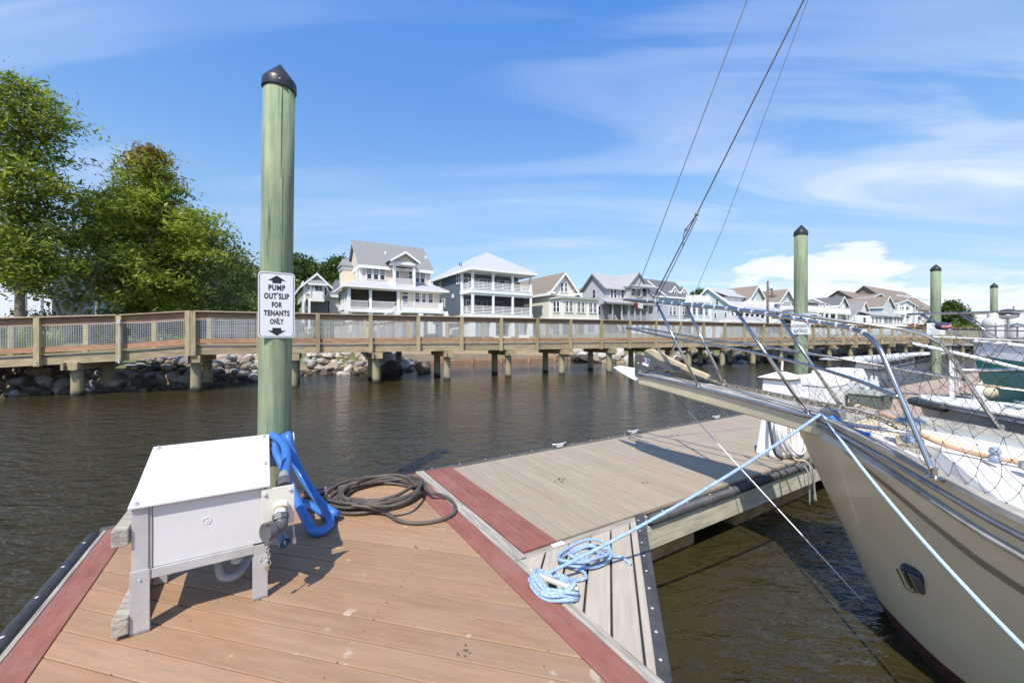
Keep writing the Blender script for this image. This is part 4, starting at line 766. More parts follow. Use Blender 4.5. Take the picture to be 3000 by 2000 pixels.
def house_lblue():
    q = Zm(1680, 780, 420/2352); H = House('house', q(1480, 0)[0], 84, 'light blue-grey house with dark grey roof, two white dormers and a deck with three posts')
    ze = H.uz(*q(1500, 480), 0)[1]; u1 = H.u(q(1960, 0)[0], 0); zr = H.uz(*q(1600, 265), 4)[1]; zb = H.uz(*q(1500, 880), 0)[1]
    H.box('wall', -3, u1, 0, 8, H.g-.3, ze, LBLUE); H.gable_u(-3, u1-1.2, 0, 8, ze, zr, SHIND, LBLUE, ov=.3); H.box('skirt_board', -3, u1, -.06, 0, zb-.1, zb+.15, TRIM)
    H.poly('rake_board', [(-5.5, -.5, zr-1.2), (-5.4, -.5, zr-.9), (.1, -.5, ze+.1), (.1, -.5, ze-.25)], (0, .05, 0), TRIM)
    for x in (1640, 1795):
        uu = H.u(q(x, 0)[0], .6); zd0, zd1 = H.uz(*q(x, 545), .6)[1], H.uz(*q(x, 335 if x < 1700 else 350), .6)[1]; hw = H.u(q(x+48, 0)[0], .6)-uu
        H.box('dormer_wall', uu-hw, uu+hw, .4, 3, ze, zd1-.9, TRIM); H.gable_w(uu-hw, uu+hw, .4, 3.2, zd1-1.0, zd1, SHIND, TRIM, ov=.15); H.win(uu-hw*.7, uu-.06, zd1-2.5, zd1-1.15, .4, fr=.08); H.win(uu+.06, uu+hw*.7, zd1-2.5, zd1-1.15, .4, fr=.08)
    for x0, x1, y0, y1 in ((1572, 1610, 665, 795), (1635, 1675, 665, 795), (1785, 1820, 665, 795), (1860, 1900, 672, 795), (1375, 1400, 670, 760)): H.winpx((*q(x0, y0), *q(x1, y1)), 0, cols=2, top=True)
    H.box('corner_board', H.u(q(1735, 0)[0]), H.u(q(1735, 0)[0])+.25, -.05, 0, zb, ze, TRIM)
    a, b = H.u(q(1940, 0)[0], -2), H.u(q(2250, 0)[0], -2); zd = H.uz(*q(2000, 520), -2)[1]; zc = H.uz(*q(2000, 590), -2)[1]; zf = H.uz(*q(2000, 865), -2)[1]
    H.box('roof_deck', u1-3, b+.2, -2.2, 6, zc, zc+.5, TRIM); H.rail((u1-3, -2.1), (b, -2.1), zc+.5, 1.1); H.box('parapet', u1-4.5, u1+2.2, -1.5, -1.4, zc, zd+.6, TRIM); H.box('porch_back', a, b, 0, 5, H.g-.3, zc, LBLUE); H.box('porch_floor', a, b, -2.2, 0, zf-.4, zf, TRIM)
    for x in (2025, 2140, 2245, 1940): H.col(H.u(q(x, 0)[0], -2), -2, zf, zc, .17)
    H.box('balcony_panel', a, b, -2.1, -2.0, zf, zf+1.0, PALEB)
    for x0, x1 in ((1955, 2000), (2075, 2120), (2160, 2200)): H.winpx((*q(x0, 690), *q(x1, 800)), 0, glass=GREYD)
    for x in (1990, 2120, 2235): uu = H.u(q(x, 0)[0], -2); H.box('pier', uu-.3, uu+.3, -2, -1.4, H.g-.3, zf-.4, TRIM)
house_lblue()
def house_mint():
    q = Zm(2030, 820, 330/2352); H = House('house', q(795, 0)[0], 92, 'mint green house with pale metal roof, white shed dormer and rooftop balcony')
    wl = H.w(q(115, 0)[0], 0); wr = H.w(q(335, 0)[0], 0); zr = H.wz(*q(335, 165), 0)[1]; zl = H.wz(*q(115, 380), 0)[1]; ze = H.uz(*q(800, 500), 0)[1]; u1 = H.u(q(1570, 0)[0], 0); zb = H.uz(*q(800, 900), 0)[1]
    H.box('wall', 0, u1, 0, wl, H.g-.3, min(ze, zl), MINT); um = u1*.62; kt = .18; wf = -3.2; zfe = ze-(zr-ze)/(wr)*3.2*.42
    H.poly('gable', [(0, 0, ze), (0, wr, zr), (0, wl, zl), (0, wl, min(ze, zl)), (0, 0, min(ze, zl))], (um, 0, 0), MINT)
    H.roofplane([(-.5, 0, ze), (um, 0, ze), (um, wr, zr), (-.5, wr, zr)], METR, kt); H.roofplane([(-.5, wr, zr+.003), (um, wr, zr+.003), (um, wl+.4, zl-.2), (-.5, wl+.4, zl-.2)], METR, kt); H.roofplane([(-.5, wf, zfe), (u1, wf, zfe), (u1, 0, ze+.004), (-.5, 0, ze+.004)], METR, kt, 'porch_roof')
    for p in ([(-.55, 0, ze-.3), (-.55, wr, zr-.3), (-.55, wr, zr+.15), (-.55, 0, ze+.15)], [(-.55, wl+.4, zl-.5), (-.55, wr, zr-.3), (-.55, wr, zr+.15), (-.55, wl+.4, zl-.05)], [(-.55, wf, zfe-.3), (-.55, 0, ze-.3), (-.55, 0, ze+.15), (-.55, wf, zfe+.15)]): H.poly('rake_board', p, (.05, 0, 0), TRIM)
    zd = H.uz(*q(870, 500), 1)[1]; zdt = H.uz(*q(870, 365), 1)[1]; a, b = H.u(q(870, 0)[0], 1), H.u(q(1290, 0)[0], 1)
    H.box('dormer_wall', a-3.2, b, 1, wr, ze-.2, zdt, TRIM); H.roofplane([(a-3.6, .4, zdt), (b+.6, .4, zdt), (b+.2, wr, zr-.6), (a-3.6, wr, zr-.3)], METR, .15, 'dormer_roof')
    for x0, x1 in ((885, 915), (1020, 1042), (1058, 1080), (1095, 1115), (1215, 1245)): H.winpx((*q(x0, 420), *q(x1, 492)), 1, fr=.08)
    H.box('deck', a-1, u1, -1.4, 1, zd-.6, zd-.3, TRIM); H.box('balcony_panel', a+.8, u1, -1.4, -1.3, zd-.3, zd+.8, TRIM); H.rail((a+.8, -1.45), (u1, -1.45), zd-.3, 1.1)
    for x in (1190, 1300, 1500): H.col(H.u(q(x, 0)[0], -1.4), -1.4, zd-.3, zd+1.2, .14)
    for x0, x1, y0, y1 in ((485, 530, 405, 510), (455, 490, 690, 785), (668, 703, 680, 780)):
        w1, z1 = H.wz(*q(x0, y0), 0); w0, z0 = H.wz(*q(x1, y1), 0); H.sidewin(w0, w1, z0, z1, 0)
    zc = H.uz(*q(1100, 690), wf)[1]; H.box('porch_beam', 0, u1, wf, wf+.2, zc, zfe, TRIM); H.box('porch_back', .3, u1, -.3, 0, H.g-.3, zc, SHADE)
    for x in (800, 880, 1080, 1195, 1300, 1410, 1515, 1620): H.col(H.u(q(x, 0)[0], wf), wf+.1, zb, zc, .16)
    zf = zb+.2; H.box('porch_floor', 0, u1+1, wf, 0, zf-.5, zf, TRIM); H.rail((2, wf+.1), (u1+1, wf+.1), zf, 1.0)
    # small grey roofed shelter in front
    a, b = H.u(q(790, 0)[0], -6), H.u(q(1520, 0)[0], -6); zs = H.uz(*q(900, 860), -6)[1]; zt = H.uz(*q(1100, 770), -5)[1]; H.hip(a, b, -6.5, -4, zs, zt, METG, ov=.3, ridge='u')
    for uu in (a+.2, (a+b)/2, b-.2): H.col(uu, -6.3, H.g-.3, zs, .14)
    H.box('shelter_wall', a+.5, b-.5, -4.2, -4.1, H.g, zs-.3, TRIM)
house_mint()
def house_mint2():
    q = Zm(2030, 820, 330/2352); H = House('house', q(1775, 0)[0], 101, 'pale mint house with taupe shingle roof, half hidden behind the capped pile')
    ze = H.uz(*q(1775, 440), 0)[1]; zr = H.uz(*q(1940, 210), 0)[1]; u1 = H.u(q(2085, 0)[0], 0); zb = H.uz(*q(1775, 620), 0)[1]
    H.box('wall', 0, u1, 0, 16, H.g-.3, ze, MINT); H.gable_w(0, u1, 0, 16, ze, zr, SHINB, MINT, ov=.7); H.box('corner_board', -.05, .25, -.05, .1, zb, ze, TRIM)
    H.box('balcony', .5, u1, -1.6, 0, zb-.2, zb+.9, TRIM); H.winpx((*q(1850, 460), *q(2035, 545)), 0, cols=4, glass=GREYD); H.poly('bracket', [(.3, -1.5, ze-.2), (.3, 0, ze-1.4), (.3, 0, ze-1.1), (.3, -1.5, ze+.1)], (.15, 0, 0), TRIM)
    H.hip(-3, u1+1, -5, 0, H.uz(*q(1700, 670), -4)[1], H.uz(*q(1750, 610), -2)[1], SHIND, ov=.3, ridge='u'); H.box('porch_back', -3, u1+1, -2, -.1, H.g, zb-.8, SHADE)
    for k in range(7): H.col(-2.8+k*2.3, -4.8, H.g-.3, H.uz(*q(1700, 670), -4)[1], .16)
    H.rail((-2.8, -4.8), (u1+1, -4.8), H.uz(*q(1750, 905), -4.8)[1], 1.2)
    uu = -2.6; H.gable_w(-12, -4, 1, 9, ze-.4, ze+3.2, SHINB, MINT, ov=.5)
house_mint2()
def house_white():
    q = Zm(2340, 820, 440/2352); H = House('house', q(612, 0)[0], 118, 'white house with charcoal roof, side gable and long white balcony')
    ze = H.uz(*q(620, 385), 0)[1]; zr = H.uz(*q(685, 268), 0)[1]; u1 = H.u(q(745, 0)[0], 0); zb = H.uz(*q(620, 520), 0)[1]; a = H.u(q(145, 0)[0], -3); zf = H.uz(*q(300, 620), -3)[1]
    H.box('wall', 0, u1, 0, 26, H.g-.3, ze, WHITE); H.gable_w(0, u1, 0, 26, ze, zr, SHIND, WHITE, ov=.6)
    for x0, x1 in ((618, 634), (660, 676), (702, 718)): H.winpx((*q(x0, 425), *q(x1, 500)), 0, fr=.12)
    H.box('wall', a, 0, -1, 12, H.g-.3, zb, WHITE); H.box('wall', a+1, 0, 1.5, 12, zb, H.uz(*q(300, 385), 1)[1], WHITE); zt = H.uz(*q(300, 375), 1)[1]
    H.gable_w(a+.5, H.u(q(370, 0)[0], 0), 0, 10, zt, H.uz(*q(310, 300), 0)[1], METR, WHITE, ov=.6); H.box('balcony_floor', a, .5, -3, 0, zb-.6, zb-.2, TRIM); H.rail((a, -2.9), (.4, -2.9), zb-.2, 1.2); H.box('balcony_panel', H.u(q(290, 0)[0], -3), .4, -2.9, -2.8, zb-.2, zb+.9, TRIM)
    H.roofplane([(a-.2, -2.5, zt-.3), (H.u(q(460, 0)[0], -2), -2.5, zt-.3), (H.u(q(460, 0)[0], -2), 1.5, zt), (a-.2, 1.5, zt)], METR, .12, 'canopy')
    for x0, x1 in ((205, 255), (275, 305), (325, 350), (380, 410), (480, 525)): H.winpx((*q(x0, 400), *q(x1, 450)), 1.45, glass=GREYD)
    for x in (160, 300, 405, 487, 595): H.col(H.u(q(x, 0)[0], -3), -2.9, zf-1, zb-.5, .2)
    for x0, x1 in ((187, 280), (320, 395), (418, 480), (500, 585)): H.winpx((*q(x0, 548), *q(x1, 625)), -1, glass=SHADE, fr=.1)
    b = H.u(q(860, 0)[0], -2); H.roofplane([(.2, -2.5, zb-.3), (b, -2.5, zb-.5), (b, 2, zb+.3), (.2, 2, zb+.3)], METG, .12, 'porch_roof'); H.box('wall', .2, b, 0, 3, H.g, zb-.3, WHITE)
    for k in range(5): H.col(1+k*2.4, -2.3, H.g, zb-.4, .2); H.win(1.6+k*2.4, 2.9+k*2.4, zb-3.2, zb-1, 0, glass=GREYD)
house_white()
def houses_far():
    q = Zm(2340, 820, 440/2352)
    H = House('house', q(945, 0)[0], 128, 'small tan house with steep grey-green gable and a screened porch')
    ze = H.uz(*q(945, 520), 0)[1]; zr = H.uz(*q(1035, 345), 0)[1]; u1 = H.u(q(1095, 0)[0], 0); H.box('wall', 0, u1, 0, 30, H.g-.3, ze, TANS); H.gable_w(0, u1, 0, 30, ze, zr, SHING, TANS, ov=.5)
    for x0, x1 in ((1008, 1018), (1028, 1038)): H.winpx((*q(x0, 432), *q(x1, 495)), 0)
    b = H.u(q(1165, 0)[0], -3); zp = H.uz(*q(1000, 575), -3)[1]; H.roofplane([(0, -3.5, zp), (b, -3.5, zp), (b, 0, zp+1), (0, 0, zp+1.6)], METG, .15, 'porch_roof'); H.box('porch_beam', 0, b, -3.2, -3, zp-.4, zp, TRIM); H.winpx((*q(980, 590), *q(1085, 670)), -2.9, glass=SHADE)
    for x in (955, 1110, 1130): H.col(H.u(q(x, 0)[0], -3), -3, H.g, zp, .22)
    H = House('house', q(1312, 0)[0], 138, 'pale blue house with long brown roof and glazed ground-floor porch')
    ze = H.uz(*q(1312, 415), 0)[1]; zr = H.uz(*q(1412, 265), 0)[1]; u1 = H.u(q(1485, 0)[0], 0); H.box('wall', 0, u1, 0, 40, H.g-.3, ze, PALEB); H.gable_w(0, u1, 0, 40, ze, zr, SHINB, PALEB, ov=.5)
    for x0, x1 in ((1335, 1348), (1355, 1366), (1372, 1385), (1440, 1452)): H.winpx((*q(x0, 445), *q(x1, 512)), 0, fr=.14)
    a, b = H.u(q(1130, 0)[0], -4), H.u(q(1640, 0)[0], -4); zp = H.uz(*q(1312, 565), -4)[1]; H.roofplane([(a, -4.5, zp), (b, -4.5, zp), (b, 0, zp+1.6), (a, 0, zp+1.6)], METG, .15, 'porch_roof'); H.box('porch_wall', a, b, -3.9, 0, H.g-.3, zp, TRIM)
    for x0, x1 in ((1140, 1170), (1200, 1240), (1255, 1290), (1330, 1395), (1400, 1465), (1492, 1520), (1540, 1570), (1590, 1620)): H.winpx((*q(x0, 585), *q(x1, 665)), -3.95, glass=GREYD)
    H.rail((a, -5), (b, -5), H.uz(*q(1312, 745), -5)[1], 1.2)
    H = House('apartment_building', q(1490, 0)[0], 165, 'large white three-storey building with brown roofs and a brick ground floor', 'building')
    ze = H.uz(*q(1490, 400), 0)[1]; u1 = H.u(q(2045, 0)[0], 0); z2 = H.uz(*q(1490, 540), 0)[1]; z1 = H.uz(*q(1650, 680), 0)[1]; zr = H.uz(*q(1450, 165), 11)[1]; ul = H.u(q(905, 0)[0], 8)
    H.box('wall', 0, u1, 0, 20, z1, ze, WHITE); H.box('brick_base', -2, u1-1.5, -1.2, 20, H.g-.3, z1, BRICK); H.box('wall', ul, 0, 8, 20, H.g-.3, ze+2, WHITE)
    zr2 = H.uz(*q(1200, 210), 10)[1]
    H.gable_u(5, u1+9, 0, 22, ze, zr, SHINB, SHINB, ov=1.0, trim=False); H.gable_u(ul, 14, 7, 21, ze+1.6, zr2, SHINB, SHINB, ov=.8, trim=False)
    for x0, xm, x1, y0, y1, w in ((1480, 1620, 1855, 380, 310, -1.5), (1140, 1265, 1380, 270, 220, 5)):
        a, b, m_ = H.u(q(x0, 0)[0], w), H.u(q(x1, 0)[0], w), H.u(q(xm, 0)[0], w); m_ = (a+b)/2; za, zb = H.uz(*q(x0, y0), w)[1], H.uz(*q(xm, y1), w)[1]
        H.gable_w(a, b, w, w+9, za, zb, SHINB, SHINB if w > 0 else WHITE, ov=.5)
    H.box('wall', H.u(q(1490, 0)[0], -1.5), H.u(q(1800, 0)[0], -1.5), -1.5, 0, z1, ze, WHITE)
    H.box('eave_band', H.u(q(1560, 0)[0], -.5), H.u(q(2050, 0)[0], -.5), -.6, 0, H.uz(*q(1800, 285), -.5)[1], H.uz(*q(1800, 268), -.5)[1], TRIM)
    for y0, y1 in ((425, 475), (560, 620)):
        for x0, x1 in ((1495, 1540), (1550, 1600), (1612, 1660), (1672, 1720), (1728, 1765), (1865, 1925), (1965, 1990)): H.winpx((*q(x0, y0), *q(x1, y1)), -1.52 if x0 < 1800 else -.02, glass=SHADE if y0 < 500 else GREYD, fr=.2)
        zz = H.uz(*q(1600, y1+50), -3)[1]; a, b = H.u(q(1490, 0)[0], -3), H.u(q(1765, 0)[0], -3); H.box('balcony_floor', a, b, -3, -1.5, zz-.4, zz, TRIM); H.rail((a, -2.9), (b, -2.9), zz, 1.9, step=.4); a, b = H.u(q(1860, 0)[0], -1), H.u(q(1930, 0)[0], -1); H.box('balcony_floor', a, b, -1.5, 0, zz-.4, zz, TRIM); H.rail((a, -1.4), (b, -1.4), zz, 1.9, step=.4)
    for x in (1490, 1580, 1675, 1770, 1850, 1935): H.col(H.u(q(x, 0)[0], -3), -2.8 if x < 1800 else -1.3, z1, ze, .3)
    a, b = H.u(q(1645, 0)[0], -1.3), H.u(q(1760, 0)[0], -1.3); zz = H.uz(*q(1700, 730), -1.3)[1]
    mb = MB(); H.mb(a, b, -1.35, -1.2, H.g, zz-1, mb); mb.build('garage_door', TEAL, H.t); H.poly('garage_arch', [(a, -1.35, zz-1), (a+(b-a)*.25, -1.35, zz-.2), (a+(b-a)*.75, -1.35, zz-.2), (b, -1.35, zz-1)], (0, .1, 0), TEAL)
    mb = MB(); H.mb(H.u(q(1825, 0)[0], -3), H.u(q(1832, 0)[0], -3), -3, -2.8, H.g, ze, mb); mb.build('downpipe', TRIM, H.t)
    H.box('wall', u1+4, u1+9, -1, 10, H.g, ze-3, GGREY); H.box('chimney', H.u(q(1715, 0)[0], 4), H.u(q(1722, 0)[0], 4), 4, 4.6, ze+3, ze+7, GREYS)
houses_far()
def house_small():
    q = Zm(850, 720, 160/1140); H = House('house', q(285, 0)[0], 66, 'small warm grey house with gable and boxy white balcony left of the peach house')
    ze = H.uz(*q(290, 800), 0)[1]; zr = H.uz(*q(560, 590), 0)[1]; u1 = H.u(q(815, 0)[0], 0); zb = H.uz(*q(290, 1115), 0)[1]
    H.box('wall', 0, u1, 0, 14, zb, ze, GGREY); H.gable_w(0, u1, 0, 14, ze, zr, SHING, GGREY, ov=.5); H.box('corner_board', -.04, .25, -.05, .1, H.g, ze, TRIM)
    a, b = H.u(q(425, 0)[0], -1.4), H.u(q(715, 0)[0], -1.4); zf = H.uz(*q(430, 1100), -1.4)[1]; zc = H.uz(*q(430, 800), -1.4)[1]; H.box('balcony_floor', a, b, -1.4, 0, zf-.4, zf, TRIM); H.box('balcony_panel', a, b, -1.4, -1.3, zf, zf+1.3, TRIM); H.box('balcony_panel', a, a+.1, -1.3, 0, zf, zf+1.3, TRIM)
    for uu in (a+.15, b-.15): H.col(uu, -1.25, zf, zc, .15)
    um = (a+b)/2; H.roofplane([(a-.4, -1.8, zc), (b+.4, -1.8, zc), (b-.5, 0, zc+.9), (a+.4, 0, zc+.9)], SHING, .12, 'canopy'); H.box('fascia', a-.4, b+.4, -1.86, -1.8, zc-.15, zc+.12, TRIM)
    for x0, x1, y0, y1 in ((340, 362, 845, 995), (368, 390, 845, 995), (515, 590, 845, 985), (720, 765, 870, 1020)): H.winpx((*q(x0, y0), *q(x1, y1)), -.02)
    for k in range(3): H.sidewin(.9+k*1.4, 1.6+k*1.4, zb+1.2, zb+3.0, 0)
    H.box('under_wall', .5, u1, 1.5, 13, H.g-.3, zb, GREYD); H.box('porch_wall', -.1, .1, 0, 9, H.g, zb-1, GREYD)
    for x in (270, 400): H.col(H.u(q(x, 0)[0], -.5), -.4, H.g-.3, zb, .16)
    H.box('fence_panel', 0, H.u(q(440, 0)[0], -1.2), -1.6, -1.5, H.g-.2, H.g+1.3, TRIM)
    H2 = House('house', q(818, 0)[0], 74, 'white-sided house end with plain dark roof beside the peach house'); q0 = H2.uz(*q(818, 1035), 0)[1]; zt = H2.uz(*q(1010, 730), 4)[1]
    u1 = H2.u(q(1080, 0)[0], 0); H2.box('wall', 0, u1+6, 0, 8, H2.g, q0, CREAM); H2.roofplane([(-.4, -.5, q0-.1), (u1+6, -.5, q0-.1), (u1+6, 4, zt), (1.6, 4, zt)], SHIND); H2.roofplane([(1.6, 4, zt), (u1+6, 4, zt), (u1+6, 8.5, q0), (-.4, 8.5, q0)], SHIND); H2.box('wall', -.3, 0, 2, 7, q0-.5, q0+1.6, GREYS); H2.box('fascia', -.4, u1+6, -.56, -.5, q0-.35, q0+.1, TRIM)
house_small()
def shed():
    H = House('shed', 152, 33, 'white ribbed metal shed behind the tree trunks at the far left', 'shed', None, V(1, .05, 0).normalized(), V(-.05, 1, 0).normalized())
    zt = H.uz(150, 800, 0)[1]; u0 = H.u(-420, 0); H.box('wall', u0, 0, 0, 9, 1.3, zt, SHEDW); H.roofplane([(u0-.3, -.4, zt), (.3, -.4, zt), (.3, 4.5, zt+1.6), (u0-.3, 4.5, zt+1.6)], METR); H.roofplane([(u0-.3, 4.5, zt+1.6), (.3, 4.5, zt+1.6), (.3, 9.4, zt), (u0-.3, 9.4, zt)], METR)
    mb = MB(); H.mb(H.u(76), H.u(79), -.08, 0, 1.3, zt, mb); mb.build('downpipe', DULL, H.t)
    a, b = H.u(120), H.u(128); mb = MB()
    for k in range(12): H.mb(a, b, -.07, -.02, 3.2+k*.2, 3.3+k*.2, mb)
    mb.build('louvre', DULL, H.t)
shed()
# ------------------------------------------------------------------ trees and plants
def leaf_mesh(name, pts, m, L=.24, W=.09, flat=.6, m2=None, mask2=None):
    n = len(pts); a = RNG.normal(0, 1, (n, 3)); a[:, 2] *= flat; a /= np.linalg.norm(a, axis=1)[:, None]
    b = RNG.normal(0, 1, (n, 3)); b[:, 2] *= flat; b -= (b*a).sum(1)[:, None]*a; b /= np.linalg.norm(b, axis=1)[:, None]
    s = np.clip(RNG.lognormal(-.1, .4, (n, 1)), .3, 2.0); a = a*s*L/2; b = b*s*W/2
    v = np.stack([pts-a, pts-a*.1-b, pts+a, pts-a*.1+b], 1).reshape(-1, 3)
    me = bpy.data.meshes.new(name); me.vertices.add(4*n); me.vertices.foreach_set('co', v.ravel().astype(np.float32))
    me.loops.add(4*n); me.loops.foreach_set('vertex_index', np.arange(4*n, dtype=np.int32)); me.polygons.add(n); me.polygons.foreach_set('loop_start', np.arange(0, 4*n, 4, dtype=np.int32))
    me.materials.append(m)
    if m2 is not None: me.materials.append(m2); me.polygons.foreach_set('material_index', mask2.astype(np.int32))
    me.update(calc_edges=True); return me
def blob(c, sx, sz, n): return np.array(c)+RNG.normal(0, 1, (n, 3))*np.array([sx, sx, sz])
def tree(label, x, y, H, prof, nb, per, m, bark, r0, name='tree', L=.26, W=.09, flat=.6, clump=(.45, .17), up=.25, stems=None, h0=.2, m2=None, top2=None, side=None, cat='tree', group=None, trunk_top=.97, base=None, inner=.3):
    """prof(h 0..1) gives the crown radius; branches leave the trunk and carry flattened sprays of leaves"""
    z0 = gz(x, y)-.1 if base is None else base; t = thing(name, (x, y, z0), label, cat, group); mb = MB(); tops = []
    if stems is None: stems = [[(0, 0, 0), (random.uniform(-.15, .15), random.uniform(-.15, .15), H*.4), (random.uniform(-.2, .2), random.uniform(-.2, .2), H*trunk_top)]]
    paths = []
    for st in stems:
        p = smooth_path([V(x+a, y+b, z0+c) for a, b, c in st], 8); paths.append(p); m_ = len(p); mb.tube(p, [r0*(1-.9*i/(m_-1)) for i in range(m_)], 9)
    P = []; hi = []
    for k in range(nb):
        f = h0+(1-h0)*((k+.5)/nb)**1.0; p = paths[k % len(paths)]; az = k*2.39996+random.uniform(-.3, .3); R = prof(f)*random.choice((.55, .8, 1.0, 1.15))*random.uniform(.9, 1.1)
        zz = z0+H*f; i = min(range(len(p)), key=lambda j: abs(p[j].z-(zz-R*up))); s = p[i]; d = V(math.cos(az), math.sin(az), 0)
        if side is not None and d.dot(side) < -.5: R *= .75
        e = V(p[min(i+1, len(p)-1)].x, p[min(i+1, len(p)-1)].y, zz)+d*R; md = s.lerp(e, .55)+V(0, 0, R*.10); br = smooth_path([s, md, e], 5); n_ = len(br); mb.tube(br, [max(.012, r0*.22*(1-.85*i_/(n_-1)))*min(1, R/2+.3) for i_ in range(n_)], 5)
        nc = max(2, int(R*2.3))
        for c in range(nc):
            tt = inner+(1-inner)*(c+random.random())/nc; q = br[min(n_-1, int(tt*(n_-1)))]+V(*[random.gauss(0, .16*R*.5) for _ in range(2)], random.gauss(0, .1)); cs = random.uniform(.7, 1.35)
            pts = blob(q, clump[0]*cs, clump[1]*cs, int(per*cs)); pts[:, 2] -= .06*np.hypot(pts[:, 0]-q.x, pts[:, 1]-q.y)**2; P.append(pts); hi.append(np.full(len(pts), f))
    pts = np.concatenate(P); hi = np.concatenate(hi); mask = None
    if m2 is not None: mask = (RNG.random(len(pts)) < np.clip((hi-top2)/.08, 0, 1)*.8) if top2 else RNG.random(len(pts)) < .3
    mb.build('trunk', bark, t, 'auto')
    me = leaf_mesh('crown', pts-np.array((x, y, z0)), m, L, W, flat, m2, mask); o = bpy.data.objects.new('crown', me); COL.objects.link(o); o.parent = t; return t
def at(px, Z): return (px-CX)/F*Z
def interp(*pts):
    xs, ys = zip(*pts); return lambda f: float(np.interp(f, xs, ys))
tree('tall dark green cypress rising above the shed at the left edge', at(57, 24), 24, 15.6, interp((.15, .8), (.25, 2.2), (.42, 1.9), (.5, 1.2), (.58, 2.8), (.68, 1.2), (.8, 2.8), (.9, 2.0), (1, .6)), 78, 84, LEAFC, BARK, .27, L=.29, W=.085, flat=.75, clump=(.50, .27), h0=.22, up=.12, name='cypress_tree', m2=LEAFD)
tree('broad yellow-green cypress with a rusty orange top', at(445, 30), 30, 14.5, interp((.15, 1.6), (.3, 3.0), (.45, 4.3), (.6, 3.7), (.75, 2.8), (.88, 1.7), (1, .3)), 84, 84, LEAFC, BARK, .30, L=.32, W=.095, flat=.75, clump=(.50, .27), h0=.2, up=.10, name='cypress_tree', m2=LEAFR, top2=.84)
tree('slimmer cypress growing directly beside the rusty-topped one', at(366, 31), 31, 11.8, interp((.2, 1.2), (.4, 2.3), (.6, 2.3), (.8, 1.5), (1, .4)), 42, 60, LEAFC, BARK, .18, L=.34, W=.085, flat=.42, clump=(.38, .14), h0=.22, up=.1, name='cypress_tree', m2=LEAFD)
tree('small loose tree with forked pale trunks between the cypresses', at(190, 27), 27, 8.3, interp((.3, 1.4), (.55, 2.3), (.8, 2.3), (1, .9)), 46, 30, LEAFP, BARKP, .17, L=.24, W=.13, flat=.9, clump=(.42, .36), h0=.34, up=.6, stems=[[(-.05, 0, 0), (-.5, .1, 1.9), (-1.5, .2, 4.6), (-1.3, 0, 7.6)], [(.05, 0, 0), (.45, -.1, 1.6), (.5, .2, 4.0), (.3, 0, 7.8)], [(.1, 0, .3), (.9, .1, 2.2), (2.1, .1, 5.0), (2.2, .2, 6.8)]], inner=.5)
tree('airy pale-leaved poplar standing behind the rusty-topped cypress', at(575, 34), 34, 10.2, interp((.2, 2.8), (.45, 4.6), (.65, 4.2), (.85, 2.6), (1, .8)), 52, 34, LEAFP, BARKP, .2, L=.27, W=.16, flat=1, clump=(.6, .5), h0=.18, up=.5, inner=.55)
tree('airy pale-leaved poplar left of the rusty-topped cypress', at(280, 34), 34, 11.8, interp((.3, 1.2), (.5, 1.6), (.7, 1.3), (.9, .8), (1, .3)), 26, 22, LEAFP, BARKP, .17, L=.27, W=.16, flat=1, clump=(.5, .45), h0=.3, up=.5, inner=.5)
def bushy(label, px, Z, H, R, m, nb=46, per=60, name='broadleaf_tree', group=None, h0=.12, L=.42, W=.26, dx=0): return tree(label, at(px, Z)+dx, Z, H, interp((.1, R*.7), (.35, R), (.65, R*.92), (.9, R*.5), (1, R*.2)), nb, per, m, BARK, .28, L=L, W=W, flat=1, clump=(.75, .6), h0=h0, up=.4, name=name, inner=.45, group=group)
bushy('dark round tree under the poplar, left of the sign pile', 560, 46, 6.6, 4.6, LEAFM); bushy('dark tree crowding behind the tall green pile', 690, 58, 10.5, 4.6, LEAFD, 60); bushy('light green tree at the right flank of the wood, beside the tall pile', 640, 44, 6.2, 3.2, LEAFM, 40)
bushy('dark oak above the small grey house, just right of the tall pile', 872, 92, 17.5, 6.2, LEAFD, 60, 60, L=.6, W=.4); bushy('yellow-green tree beneath the dark oak, behind the small grey house', 875, 84, 10.2, 4.0, LEAFM, 40, 60, L=.5, W=.34)
bushy('dark spreading oak behind the left end of the peach house', 995, 92, 17.2, 6.6, LEAFD, 64, 60, L=.6, W=.4); bushy('dark green tree low behind the mint house roof', 2045, 150, 16.5, 4.5, LEAFD, 30, 50, L=.8, W=.5)
bushy('dark tree in the wood behind the cypresses, left part', 150, 42, 7.4, 4.4, LEAFD, 50); bushy('dark tree in the wood behind the cypresses, right part', 430, 48, 8.2, 5.2, LEAFD, 50)
def shrub(label, px, Z, H, R, m, n=1500, name='shrub', L=.2, W=.11, group=None, dz=0):
    x = at(px, Z); z = gz(x, Z); t = thing(name, (x, Z, z), label, 'shrub', group); P = []
    for k in range(max(8, n//70)): a, r = random.random()*6.3, R*math.sqrt(random.random()); h = H*(1-(r/R)**2*.6)*random.uniform(.35, .95); P.append(blob((r*math.cos(a), r*math.sin(a), h), .26*max(.5, H/2), .2*max(.5, H/2), 70))
    P = np.concatenate(P); P[:, 2] = np.abs(P[:, 2]); o = bpy.data.objects.new('foliage', leaf_mesh('foliage', P, m, L, W, 1)); COL.objects.link(o); o.parent = t
    mb = MB()
    for k in range(5): a = k*1.3; mb.tube([(x, Z, z-.1), (x+R*.4*math.cos(a), Z+R*.4*math.sin(a), z+H*.6)], .03, 5)
    mb.build('stem', BARK, t)
